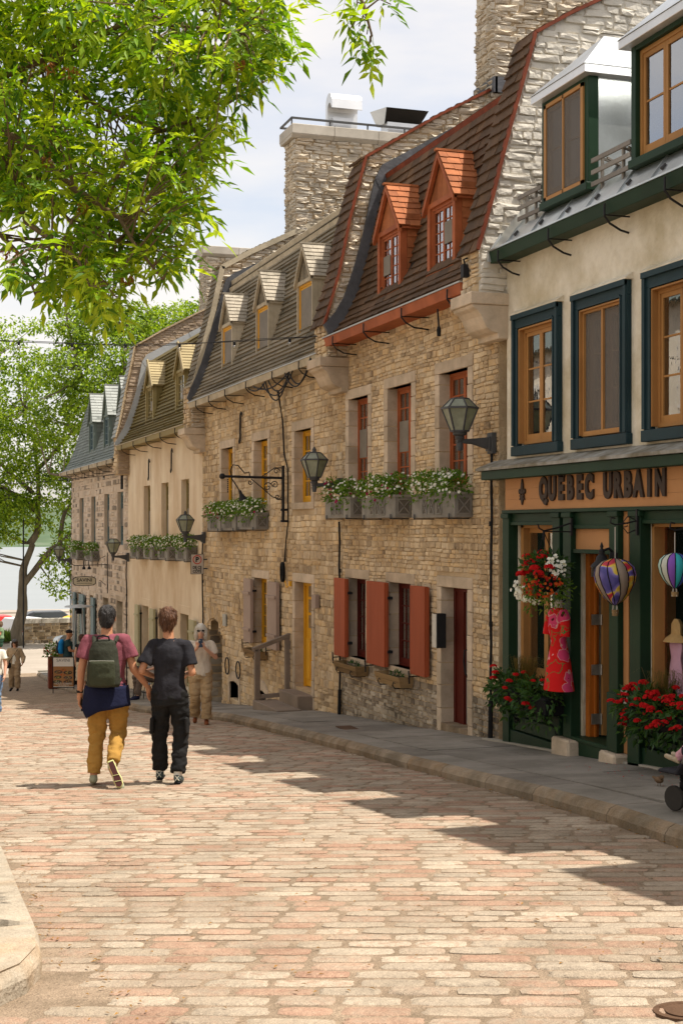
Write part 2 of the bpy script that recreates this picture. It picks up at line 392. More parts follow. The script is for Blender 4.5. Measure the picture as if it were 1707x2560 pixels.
weatherl = mat('grey_cream_trim', [(.44, .37, .26), (.54, .465, .34)], .75, 8, .6, .2, 60, dirt=.25, ds=3)
shake = mat('pale_split_shake', [(.30, .26, .2), (.44, .385, .3), (.37, .32, .25)], .8, 12, .4, .3, 60, dirt=.3, ds=4)
olive = mat('olive_board', [(.15, .115, .038), (.21, .165, .06)], .72, 8, .5, .15, 60, dirt=.2, stretch=(1, .2, 1))
olivel = mat('olive_trim_paint', [(.27, .21, .085), (.33, .265, .115)], .65, 8, .6, .1, dirt=.15)
butter = mat('dull_ochre_board', [(.32, .25, .13), (.40, .32, .17)], .65, 8, .6, .1, dirt=.25)
slate = mat('grey_green_slate', [(.12, .14, .125), (.18, .205, .18), (.15, .17, .155)], .62, 9, .3, .2, 50, dirt=.15)
slatel = mat('pale_slate', [(.27, .285, .265), (.38, .395, .365), (.32, .335, .31)], .6, 9, .3, .2, 50, dirt=.15)
sagepaint = mat('sage_grey_paint', [(.15, .19, .165), (.18, .22, .19)], .65, 8, .6, .05, dirt=.15)
lead = mat('dull_lead_sheet', [(.075, .075, .08), (.14, .14, .15)], .55, 4, .7, .4, 14, metal=.25, dirt=.3, ds=3)
zinc = mat('pale_zinc_sheet', [(.42, .43, .42), (.52, .53, .52)], .5, 4, .7, .1, 20, metal=.4, dirt=.15)
tin = mat('bright_tin_sheet', [(0.581, 0.612, 0.612), (0.704, 0.729, 0.729)], .32, 2.5, .8, .2, 5, metal=.85, dirt=.25, ds=1.4)
tinwhite = mat('galvanised_cowl', [(.70, .71, .72), (.78, .78, .78)], .4, 2.5, .8, .04, 9, metal=.6, dirt=.12)
green = mat('bottle_green_paint', [(.010, .032, .015), (.016, .046, .022)], .5, 5, .6, .06, 60, dirt=.25)
blue = mat('petrol_blue_paint', [(.015, .036, .045), (.024, .052, .062)], .55, 6, .6, .08, 60, dirt=.2)
tan = mat('tan_ochre_paint', [(.38, .185, .06), (.45, .23, .078)], .55, 5, .6, .06, 60, dirt=.18)
tanlight = mat('fascia_tan_paint', [(.45, .215, .085), (.49, .245, .10)], .6, 2, .8, .04, 60, dirt=.12)
orangewood = mat('varnished_orange_wood', [(.36, .095, .01), (.44, .13, .018)], .45, 10, .6, .08, 60, dirt=.2, stretch=(4, 4, .3))
letterm = mat('dark_brown_letter', [(.05, .034, .026), (.065, .045, .034)], .65, 8, .8, dirt=.1)
blackiron = mat('black_wrought_iron', [(.014, .014, .015), (.022, .021, .022)], .55, 20, .8, .1, 80, dirt=0)
greyiron = mat('grey_painted_iron', [(.07, .07, .07), (.095, .095, .095)], .55, 8, .8, .05, dirt=.15)
cable = mat('black_cable', [(.012, .012, .013)], .65, 4, 1, dirt=0)
glass = glassmat()
glassE = glassmat('glass_lamp', (.86, .9, .84), .12, .15)
frost = mat('frosted_glass', [(.42, .47, .39), (.52, .57, .48)], .25, 3, .9, dirt=.25, ds=5, spec=.6)
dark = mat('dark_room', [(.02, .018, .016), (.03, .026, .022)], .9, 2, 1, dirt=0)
screen = mat('grey_insect_screen', [(.19, .165, .135), (.25, .22, .18)], .7, 60, 1, dirt=.2, ds=3)
curtain = mat('pale_curtain', [(.62, .57, .5), (.74, .69, .61)], .9, 5, .8, dirt=.2, stretch=(1, 8, .3))
cob = mat('street_cobble', [(0.336, 0.198, 0.135), (0.389, 0.243, 0.167), (0.410, 0.277, 0.194), (0.389, 0.302, 0.221), (0.420, 0.337, 0.248), (0.378, 0.307, 0.230), (0.483, 0.396, 0.297), (0.367, 0.238, 0.162)], .85, 20, .4, .9, 30, dirt=.25, ds=1.6, spk=.28)
sand = mat('sandy_joint', [(0.294, 0.213, 0.144), (0.389, 0.292, 0.203)], .95, 22, 1, .9, 50, dirt=.35, ds=3.5, spk=.35)
pave = mat('grey_paving_granite', [(.22, .195, .165), (.29, .26, .22), (.33, .30, .255)], .85, 12, .4, .4, 80, dirt=.35, ds=1.4, spk=.15)
kerbm = mat('rust_stained_kerb_stone', [(.25, .19, .13), (.32, .255, .18), (.29, .19, .105)], .85, 7, .6, .6, 40, dirt=.45, ds=2.5, spk=.2)
plaza = mat('plaza_paving', [(.33, .28, .23), (.40, .345, .285)], .85, 10, 1, .2, 30, dirt=.2, ds=.4)
joint = mat('dark_joint', [(.08, .07, .05)], .95, 10, 1, .3, dirt=.2)
# ================================================================ the ground
def sheet(name, xs, ys, off, m, xf=None, **kw):
    mb = MB(); P = []
    for y in ys:
        row = []
        for i, x in enumerate(xs):
            X = xf(i, y) if xf else x
            row.append((X, y, -drop(y) + off))
        P.append(row)
    vs = [p for r in P for p in r]; n = len(xs)
    fs = [(j * n + i, j * n + i + 1, (j + 1) * n + i + 1, (j + 1) * n + i) for j in range(len(ys) - 1) for i in range(n - 1)]
    mb.add(vs, fs); return mb.build(name, m, kind='structure', **kw)
YS = sorted(set([float(y) for y in range(-20, 112, 2)] + [22.3, 29, 45, 55, 75]))
sheet('ground', [-90, -30, -12, 9, 40, 120], YS, -.06, plaza)
road = sheet('road', [0, 1, 2], [y for y in YS if -12 <= y <= 57], 0, sand, xf=lambda i, y: [-9, 2, kerbX(y) + .05][i])
A = math.radians(24.5); e1 = Vector((math.cos(A), -math.sin(A), 0)); e2 = Vector((math.sin(A), math.cos(A), 0))
rr = random.Random(5); cobs = []
b_ = 0.5
while b_ < 44:
    pitch = rr.uniform(.132, .16); a_ = -16 + rr.uniform(0, .3)
    while a_ < 9:
        w_ = rr.uniform(.22, .40); c = e1 * (a_ + w_ / 2) + e2 * (b_ + pitch / 2 + .05 * noise.noise(Vector((a_ * .5, b_ * .25, 0)))); X, Y = c.x, c.y
        a_ += w_
        if not (3.6 < Y < 35 and .0886 * Y - 2.2 < X < kerbX(Y) - .07): continue
        if X < .87 and 5.75 + .25 * X < Y < 11.6: continue
        if (X - 3.04) ** 2 + (Y - 4.82) ** 2 < .02: continue
        s = -(drop(Y + .1) - drop(Y - .1)) / .2
        u = Vector((e1.x, e1.y, e1.y * s)); v = Vector((e2.x, e2.y, e2.y * s)); n_ = Vector((0, -s, 1)).normalized()
        j = rr.uniform(-.03, .03); u, v = u + v * j, v - u * j
        M = Matrix((u * (w_ - rr.uniform(.012, .04)), v * (pitch - rr.uniform(.014, .036)), n_ * rr.uniform(.004, .010))).transposed().to_4x4(); M.translation = (X, Y, -drop(Y) + rr.uniform(-.003, .002))
        cobs.append((M, rr.random()))
    b_ += pitch
pieces('cobblestone', road, cobs, COBBLES, cob, stuff='cobblestone_field', smooth=True)
# pavement with slabs and kerb stones
pavement = sheet('pavement', [0, 1], [y for y in YS if -12 <= y <= 57], .085, joint, xf=lambda i, y: [kerbX(y) + .10, WX + .3][i])
rr = random.Random(8); y = -6.0; PH = .13
while y < 54:
    L = rr.uniform(.95, 1.5); a, b = y + .006, y + L - .006; mb = MB(); prof = [(0, -.3), (0, .06), (.03, .105), (.085, PH), (.44, PH), (.44, -.1)]; vs = []
    for Y in (a, b):
        k = kerbX(Y); vs += [(k + px, Y, -drop(Y) + pz) for px, pz in prof]
    n = len(prof); mb.add(vs, [tuple(range(n)), tuple(range(2 * n - 1, n - 1, -1))] + [(i, i + n, (i + 1) % n + n, (i + 1) % n) for i in range(n)])
    mb.m = [0] * len(mb.f); mb.m[2 + 3] = 1; mb.m[2 + 4] = 1
    mb.build('kerb_stone', [kerbm, pave], pavement); y += L
y = -6.0
while y < 54:
    L = rr.uniform(.7, 1.25); x0 = kerbX(y + L / 2) + .455; cuts = [x0, WX + .05]
    if rr.random() < .55: cuts.insert(1, x0 + (WX - x0) * rr.uniform(.35, .65))
    for c, d in zip(cuts, cuts[1:]):
        mb = MB(); h = PH + rr.uniform(-.006, .003); t = rr.uniform(-.03, .03); vs = []
        for z in (-.05, h):
            for X, Y in ((c + .006, y + .006 + t), (d - .006, y + .006), (d - .006, y + L - .006), (c + .006, y + L - .006 + t)): vs.append((X, Y, -drop(Y) + z))
        mb.add(vs, [(0, 3, 2, 1), (4, 5, 6, 7), (0, 1, 5, 4), (1, 2, 6, 5), (2, 3, 7, 6), (3, 0, 4, 7)], 0, rr.random()); mb.build('paving_slab', pave, pavement)
    y += L
# corner of the opposite pavement at the near edge
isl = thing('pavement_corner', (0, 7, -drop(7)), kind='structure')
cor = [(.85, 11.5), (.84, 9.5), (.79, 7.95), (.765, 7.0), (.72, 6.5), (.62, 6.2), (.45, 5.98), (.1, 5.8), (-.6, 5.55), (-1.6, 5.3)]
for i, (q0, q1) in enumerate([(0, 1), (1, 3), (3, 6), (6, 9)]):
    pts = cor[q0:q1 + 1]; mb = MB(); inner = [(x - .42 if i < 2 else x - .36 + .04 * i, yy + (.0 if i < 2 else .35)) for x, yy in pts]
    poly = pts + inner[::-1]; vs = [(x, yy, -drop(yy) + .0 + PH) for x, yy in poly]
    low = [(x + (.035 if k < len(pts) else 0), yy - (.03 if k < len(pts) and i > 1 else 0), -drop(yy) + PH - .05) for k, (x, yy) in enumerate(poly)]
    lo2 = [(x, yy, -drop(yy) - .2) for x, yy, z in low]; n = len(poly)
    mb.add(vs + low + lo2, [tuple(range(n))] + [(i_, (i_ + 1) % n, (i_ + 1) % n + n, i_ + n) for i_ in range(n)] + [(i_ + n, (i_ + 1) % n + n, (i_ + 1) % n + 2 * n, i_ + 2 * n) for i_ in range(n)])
    mb.build('kerb_stone', mat('sunlit_ochre_kerb_stone', [(.36, .29, .21), (.45, .38, .29), (.46, .27, .12)], .85, 2.5, .9, .6, 40, dirt=.3, ds=4, spk=.25), isl, bev=.012)  # lighter than the other kerb stones: sunlight put into the colour, orange stains besides
mb = MB(); ins = [(-.1 + .45, 11.5), (.35, 8), (.3, 6.9), (.0, 6.4), (-1.5, 5.75), (-6, 5.5), (-6, 11.5)]
mb.pull([(x, yy, -drop(yy) + PH - .012) for x, yy in ins], (0, 0, -.3)); mb.build('paving_slab', pave, isl)
# the river, its far shore and the quay beyond the street
mb = MB(); mb.add([(-2500, 106, -11), (2500, 106, -11), (2500, 2200, -11), (-2500, 2200, -11)], [(0, 1, 2, 3)])
wm = mat('river_water', [(.20, .22, .22), (.25, .27, .27)], .3, .05, 1, .5, .6, dirt=0, spec=.6, stretch=(.25, 1.2, 1)); mb.build('river', wm, kind='structure')
mb = MB(); rr = random.Random(3); n = 160; vs = []
for j in range(6):
    for i in range(n + 1):
        x = -900 + 1800 * i / n; yy = 830 + j * 70 + 10 * noise.noise(Vector((i * .2, j, 0)))
        z = -11.5 + (0, 5, 12, 20, 30, 24)[j] * (1 + .35 * noise.noise(Vector((i * .09, j * .3, 5)))) + (j > 0) * 3 * noise.noise(Vector((i * .9, j * 2, 1))); vs.append((x, yy, z))
mb.add(vs, [(j * (n + 1) + i, j * (n + 1) + i + 1, (j + 1) * (n + 1) + i + 1, (j + 1) * (n + 1) + i) for j in range(5) for i in range(n)])
hm = mat('far_wooded_shore', [(.05, .09, .05), (.09, .13, .07), (.2, .21, .17)], .95, .05, 1, 0, dirt=.3, ds=.01); mb.build('far_hills', hm, kind='structure')
mb = MB()
for i in range(-6, 12): pass
mb.prism([(0, -30), (0, -6.6), (.8, -6.3), (.8, -30)], 0, 1); mb = MB(); mb.box(-200, 105, -12, 200, 107, -6.1); mb.build('quay_wall', plaza, kind='structure')

# ================================================================ house building
FIRE_C = [(6.7, 3.13), (6.94, 3.94), (7.12, 4.80), (7.38, 5.77), (8.64, 6.55), (9.55, 7.05), (11.4, 8.05)]
def prof_at(path, z):         # X of a firewall's street edge at height z
    for (a, b), (c, d) in zip(path, path[1:]):
        if z <= d: return a + (c - a) * max(0, (z - b)) / (d - b + 1e-9)
    return path[-1][0]
def firewall(house, y0, y1, path, zc, tilem, facem, edge_m, lead_in=None, lead_out=None, leadm=None, texp=.155, corb=True, tilew=(.2, .32), rend=None, facew=None, seed=1, ew=.02):
    """parapet wall between two roofs: core, shingled top, stone flank towards the camera, lead flashing, carved corbel"""
    r_ = random.Random(seed)
    poly = path + [(path[-1][0], 2), (7.2, 2), (7.2, zc), (6.76, zc), (6.76, path[0][1])]
    mb = MB(); mb.prism(poly, y0 + .04, y1 - .02); mb.build('parapet_core', facew or lime, house)
    fl = Frame((0, y0 + .04, 0), (1, 0, 0), (0, 0, 1), (0, -1, 0))
    x1 = path[-1][0]
    it = rubble(fl, lambda v: (prof_at(path, v) + .05 if v > path[0][1] else 6.77, x1), zc + .02, path[-1][1] - .3, h=(.045, .11), w=(.10, .42), d=.042 if not rend else .026, rr=r_, gap=.004, wob=.06, rot=.09)
    it = [t for t in it if t[0].translation.z > (zc if t[0].translation.x < 7.3 else 2.9)]
    pieces('flank_stone', house, it, CRAGS if not rend else STONES, facem, limit=120, stuff='flank_rubble')
    fr = Frame((6.76, 0, 0), (0, 1, 0), (0, 0, 1), (-1, 0, 0))
    it = rubble(fr, lambda v: (y0 + .03, y1 - .02), zc + .01, path[0][1] + .03, h=(.08, .13), w=(.12, .26), d=.03, rr=r_)
    pieces('front_stone', house, it, STONES, rub, limit=60)
    it = shingles(None, y0 - .02, y1 + .02, path, texp, tilew, .03, r_)
    for M, q in it: M.translation += Vector((-.0, 0, .0))
    pieces('parapet_shingle', house, it, SHING, tilem, limit=110, stuff='parapet_shingle_field')
    mb = MB()
    for (a, b), (c, d) in zip(path, path[1:]):
        dx, dz = c - a, d - b; L = math.hypot(dx, dz); nx, nz = -dz / L, dx / L
        mb.pull([(a + nx * .02, y0 - .035, b + nz * .02), (c + nx * .02, y0 - .035, d + nz * .02), (c - nx * ew, y0 - .035, d - nz * ew), (a - nx * ew, y0 - .035, b - nz * ew)], (0, .05, 0))
    mb.build('parapet_edge_board', edge_m, house)
    if corb:
        mb = MB(); Y0, Y1 = y0 - .03, y1 + .02
        mb.box(6.62, Y0 - .02, zc - .13, 7.12, Y1 + .02, zc + .01)
        s = [(7.12, zc - .13), (6.64, zc - .13), (6.66, zc - .17), (6.71, zc - .2), (6.76, zc - .26), (6.79, zc - .33), (6.83, zc - .4), (6.9, zc - .44), (6.97, zc - .455), (6.97, zc - .52), (7.12, zc - .52)]
        mb.prism(s, Y0, Y1); mb.build('corbel', dressed, house, bev=.008)
    if lead_in:
        n = 7; La = [lead_in, lead_out]
        def samp(P, t):
            L = [0]
            for (a, b), (c, d) in zip(P, P[1:]): L.append(L[-1] + math.hypot(c - a, d - b))
            s = t * L[-1]
            for i in range(len(P) - 1):
                if s <= L[i + 1] + 1e-9:
                    q = (s - L[i]) / (L[i + 1] - L[i]); return (P[i][0] + (P[i + 1][0] - P[i][0]) * q, P[i][1] + (P[i + 1][1] - P[i][1]) * q)
            return P[-1]
        N = 8
        for k in range(N):
            mb = MB(); pa = []; pb = []
            for q in range(4):
                t = (k + q / 3) / N; pa.append(samp(lead_in, t)); pb.append(samp(lead_out, t))
            w0 = .03 + .006 * (k % 2)
            poly = [(x, y0 - .03 - w0, z) for x, z in pa] + [(x, y0 - .03 - w0, z) for x, z in pb[::-1]]
            mb.pull(poly, (0, .06, 0)); mb.build('lead_flashing', leadm or lead, house)
def roof_body(house, y0, y1, path, m, ridge_x=11.5, back=15.5):
    hx = path[-1]; rz = hx[1] + (ridge_x - hx[0]) * .5
    poly = [(path[0][0] + .1, path[0][1] - .02)] + path + [(ridge_x, rz), (back, path[0][1]), ]
    mb = MB(); mb.prism(poly, y0, y1); return mb.build('roof', m, house)
def body(house, y0, y1, m, ztop, x0=8.6, back=15.4):
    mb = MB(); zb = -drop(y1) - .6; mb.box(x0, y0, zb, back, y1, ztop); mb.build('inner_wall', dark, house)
    mb = MB(); mb.box(back, y0, zb, back + .1, y1, ztop); mb.box(WX + .1, y0 - .01, zb, back, y0 + .1, ztop - .02); mb.box(WX + .1, y1 - .1, zb, back, y1 + .01, ztop - .02); mb.build('rear_wall', m, house)
def surround(house, o, top, side, m, drop_to=None, w=.024, seed=0, lintel_n=1):
    y0, z0, y1, z1 = o; r_ = random.Random(seed + int(y0 * 10)); zb = z0 if drop_to is None else drop_to
    mb = MB(); mb.box(WX - w, y0 - side, z1, WX + .30, y1 + side, z1 + top); mb.build('lintel', m, house, bev=.008)
    for a, b in ((y0 - side, y0), (y1, y1 + side)):
        z = zb
        while z < z1 - .05:
            h = r_.uniform(.2, .34)
            if z1 - z - h < .12: h = z1 - z
            mb = MB(); mb.box(WX - w + r_.uniform(-.004, .004), a + (.0 if a < y0 else -.002), z + .004, WX + .30, b + (.002 if a < y0 else 0), z + h - .004, 0, r_.random())
            mb.build('jamb_stone', m, house, bev=.006); z += h
def casement(house, F, y0, y1, z0, z1, X, fm, cols=2, rows=5, name='window', stile=.045, munt=.018, leafs=2, cur=None, scr=None, gl=None, split_rows=None, deep=.5, sillm=None):
    """wooden casement set at depth X: outer frame, leaves, glazing bars, a pane in every opening"""
    mb = MB(); t = .05; fr = .04
    mb.box(X, y0, z0, X + t + .02, y0 + fr, z1); mb.box(X, y1 - fr, z0, X + t + .02, y1, z1); mb.box(X, y0 + fr, z1 - fr, X + t + .02, y1 - fr, z1); mb.box(X, y0 + fr, z0, X + t + .02, y1 - fr, z0 + fr)
    iy0, iy1, iz0, iz1 = y0 + fr, y1 - fr, z0 + fr, z1 - fr; lw = (iy1 - iy0) / leafs
    win = mb.build(name, fm, house); mt = MB(); pn = []
    for k in range(leafs):
        a, b = iy0 + k * lw + .002, iy0 + (k + 1) * lw - .002; x = X + .012
        mt.box(x, a, iz0, x + .035, a + stile * .8, iz1); mt.box(x, b - stile * .8, iz0, x + .035, b, iz1); mt.box(x + .001, a + stile * .8, iz0, x + .034, b - stile * .8, iz0 + stile * 1.5); mt.box(x + .001, a + stile * .8, iz1 - stile, x + .034, b - stile * .8, iz1)
        ga, gb, gc, gd = a + stile * .8, b - stile * .8, iz0 + stile * 1.5, iz1 - stile; pw = (gb - ga) / cols; ph = (gd - gc) / rows
        for i in range(1, cols): mt.box(x + .006, ga + i * pw - munt / 2, gc, x + .03, ga + i * pw + munt / 2, gd)
        for j in range(1, rows): mt.box(x + .007, ga, gc + j * ph - munt / 2, x + .029, gb, gc + j * ph + munt / 2)
        for i in range(cols):
            for j in range(rows): pn.append((ga + (i + .5) * pw, gc + (j + .5) * ph, pw, ph))
        if scr and k in scr:
            c, d = scr[k]; ms = MB(); ms.box(X + .004, a + stile * .8, iz0 + c * (iz1 - iz0), X + .009, b - stile * .8, iz0 + d * (iz1 - iz0)); ms.build('insect_screen', screen, win)
    mt.build('glazing_bars', fm, win)
    key = ('pane', gl or 'g')
    if key not in PROTO: q = MB(); q.box(-.5, -.5, -.5, .5, .5, .5); PROTO[key] = q.mesh('pane', gl or glass)
    for py, pz, w, h in pn:
        M = Matrix.Diagonal((.004, w, h, 1)); M.translation = (X + .03, py, pz)
        r_ = R.uniform(-.012, .012); M = M @ Matrix.Rotation(0, 4, 'Z'); link('pane', PROTO[key], win, M)
    if cur:
        for c, d in cur:
            mc = MB(); n = 14; ya, yb = y0 + (y1 - y0) * c, y0 + (y1 - y0) * d; vs = []
            for z in (z0, z1):
                for i in range(n + 1): vs.append((X + .13 + .02 * math.sin(i * 2.1), ya + (yb - ya) * i / n, z))
            mc.add(vs, [(i, i + 1, n + 2 + i, n + 1 + i) for i in range(n)]); mc.build('curtain', curtain, win, smooth=True)
    return win
def gutter(house, y0, y1, xo, zt, zb, m, capm, hooks, hm=None, xin=None):
    mb = MB(); mb.prism([(xo, zt), (xo + .03, zb), ((xin or WX + .02), zb + .02), ((xin or WX + .02), zb + .05), (xo + .06, zb + .04), (xo + .05, zt)], y0, y1); mb.build('eaves_board', m, house, bev=.004)
    mb = MB(); mb.box(xo - .012, y0, zt, xo + .1, y1, zt + .018); mb.build('drip_edge', capm, house)
    for hy in hooks:
        mb = MB(); mb.tube([(xo - .018, hy, zb + .1), (xo - .02, hy, zb - .02), (xo + .04, hy, zb - .09), (xo + .16, hy, zb - .15), (WX - .01, hy, zb - .17)], .011, 6)
        mb.tube([(xo - .01, hy, zb - .012), (WX, hy, zb - .012)], .008, 6); mb.build('gutter_hook', hm or blackiron, house)
def facade(house, y0, y1, ztop, holes, stone, stuffn, base=None, zsplit=None, hh=(.04, .095), ww=(.06, .25), core=None, seed=3, extra=(), limit=230, d=.016, gap=.005):
    zb = -drop(y1) - .4; mb = MB(); wall_mesh(mb, y0, y1, zb, ztop, holes); mb.build('wall', core or lime, house)
    if stone is None: return
    r_ = random.Random(seed); hs = [(h[0] - h[4], h[1] - h[6], h[2] + h[4], h[3] + h[5]) for h in extra]
    it = rubble(ST, lambda v: (y0, y1), zb + .2, ztop, hs, hh, ww, d=d, rr=r_, gap=gap)
    it = [t for t in it if t[0].translation.z > -drop(t[0].translation.y) - .02]
    if base:
        lo = [t for t in it if t[0].translation.z < zsplit(t[0].translation.y)]; it = [t for t in it if t[0].translation.z >= zsplit(t[0].translation.y)]
        pieces('base_stone', house, lo, STONES, base, limit=90, stuff='base_rubble')
    pieces('wall_stone', house, it, STONES, stone, limit=limit, stuff=stuffn)

# ---------------------------------------------------------------- house B: red windows
B0, B1 = 15.62, 20.84
hB = thing('stone_house', (WX, 18.3, -drop(18.3)), 'rubble stone house with brick-red windows, rust-red shutters and a red-brown shingle roof', 'house', group='stone row houses')
upB = [(16.2, .55, 17.12, 2.0), (18.12, .55, 19.04, 1.99), (19.88, .55, 20.76, 1.98)]
loB = [(18.14, -1.95, 18.98, -.77), (19.96, -1.98, 20.79, -.77)]; doB = (16.2, -2.58, 17.06, -.76)
ex = [(*o, .15, .15, .12) for o in upB] + [(*o, .14, .14, .06) for o in loB] + [(*doB, .14, .14, 0)]
facade(hB, 15.32, 21.1, 3.0, upB + loB + [doB], rub, 'wall_rubble', rubD, lambda y: -2.05 + .02 * (y - 18), extra=ex, seed=12, limit=260)
for o in upB: surround(hB, o, .15, .15, dressed, drop_to=o[1] - .1)
for o in loB: surround(hB, o, .14, .14, dressed)
surround(hB, doB, .14, .14, dressed, drop_to=-2.66)
for o in loB:
    mb = MB(); mb.box(WX - .03, o[0], o[1] - .07, WX + .3, o[2], o[1]); mb.build('window_sill', dressed, hB)
for i, o in enumerate(upB): casement(hB, ST, o[0], o[2], o[1], o[3], WX + .13, redpaint, cols=2, rows=6, scr={1: (.36, .68)} if i > 0 else None, cur=[(.0, .3), (.8, 1)])
for o in loB: casement(hB, ST, o[0], o[2], o[1], o[3], WX + .13, darkred, cols=2, rows=4, cur=[(0, .35), (.7, 1)])
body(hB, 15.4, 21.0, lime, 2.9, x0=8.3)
# door: dark red frame, half open panelled leaf with long iron handle
mb = MB(); y0, z0, y1, z1 = doB; mb.box(WX + .16, y0, z0 + .06, WX + .24, y0 + .07, z1); mb.box(WX + .16, y1 - .07, z0 + .06, WX + .24, y1, z1); mb.box(WX + .161, y0 + .07, z1 - .06, WX + .239, y1 - .07, z1)
mb.box(WX + .17, y1 - .3, z0 + .06, WX + .22, y1 - .07, z1 - .06); fr = mb.build('door_frame', darkred, hB)
mb = MB(); mb.box(WX + .21, y0 + .09, z0 + .07, WX + .225, y1 - .3, z1 - .07); mb.build('door', mat('pale_grey_door', [(.42, .4, .35), (.48, .46, .4)], .6, 4, .8, dirt=.3), hB)
mb = MB(); mb.tube([(WX + .2, y1 - .38, -1.55), (WX + .13, y1 - .42, -1.56), (WX + .12, y1 - .42, -1.7), (WX + .13, y1 - .45, -1.85), (WX + .2, y1 - .5, -1.98)], .012, 6); mb.tube([(WX + .2, y1 - .45, -1.98), (WX + .17, y1 - .56, -1.98)], .01, 6)
mb.box(WX + .18, y1 - .46, -1.75, WX + .205, y1 - .43, -1.35); mb.build('door_handle', blackiron, hB)
mb = MB(); mb.box(WX - .02, y0, z0 - .12, WX + .3, y1, z0 + .06); mb.build('door_step', kerbm, hB)
def shut(house, Y0, Y1, Z0, Z1, m, x=6.985, label=None, boards=0, hy=None, ledge=False):
    mb = MB(); mb.box(x, Y0, Z0, x + .05, Y1, Z1); s = mb.build('shutter', m, house, bev=.005)
    mb = MB(); mb.box(x + .022, Y0 - .022, Z0 + .01, x + .058, Y0 - .001, Z1 - .006); mb.build('rebate_strip', m, s)
    mb = MB()
    for z in (Z0 + .22, Z1 - .22): mb.box(x + .04, (hy or Y0) - .05, z - .02, WX + .0, (hy or Y0) + .05, z + .02)
    mb.build('hinge', blackiron, s)
    if ledge:
        mb = MB()
        for z in (Z0 + .25, Z1 - .27): mb.box(x - .03, Y0 + .02, z - .025, x - .001, Y1 - .02, z + .025)
        mb.build('ledge_batten', m, s)
    mb = MB(); q = Y1 - .06; mb.tube([(WX, q, Z0 - .03), (x - .03, q, Z0 - .035), (x - .045, q, Z0 - .06)], .009, 5); mb.tube([(x - .03, q - .0, Z0 - .13), (x - .035, q, Z0 - .02), (x - .03, q + .03, Z0 + .04)], .012, 5); mb.build('shutter_dog', blackiron, s)
    return s
shut(hB, 20.67, 21.2, -1.99, -.78, shutter, hy=20.68); shut(hB, 18.92, 19.68, -1.98, -.775, shutter, hy=18.93); shut(hB, 17.39, 17.92, -1.97, -.775, shutter, hy=17.95)
PB = [(6.76, 2.93), (6.87, 3.02), (7.06, 3.27), (7.26, 3.68), (7.44, 4.34), (7.58, 4.92), (7.71, 5.45)]
PBr = PB + [(8.3, 5.77), (9.6, 6.5)]
roof_body(hB, B0 - .05, B1 + .1, PBr, mat('roof_underlay', [(.06, .05, .045)], .9), ridge_x=11.4)
def dormer_holes(L, w, z0, z1): return [(c - w / 2 - .02, z0, c + w / 2 + .02, z1) for c in L]
DB = [(17.14, .94), (19.08, .94)]
pieces('roof_shingle', hB, shingles(None, B0, B1, PB, .135, (.2, .42), .03, random.Random(4), holes=[(c - w / 2, 3.5, c + w / 2, 4.7) for c, w in DB]), SHING, redroof, stuff='roof_shingle_field')
mb = MB(); mb.prism([(7.70, 5.44), (7.68, 5.51), (7.74, 5.54), (7.78, 5.5)], B0, B1); mb.build('break_board', redtrim, hB)
mb = MB(); mb.prism([(7.74, 5.5), (7.7, 5.53), (9.6, 6.6), (9.6, 6.5)], B0, B1); mb.build('upper_roof', redroof, hB)
gutter(hB, B0 - .02, B1 + .12, 6.72, 2.93, 2.80, redpaint, zinc, [15.95, 17.5, 19.0, 20.4])
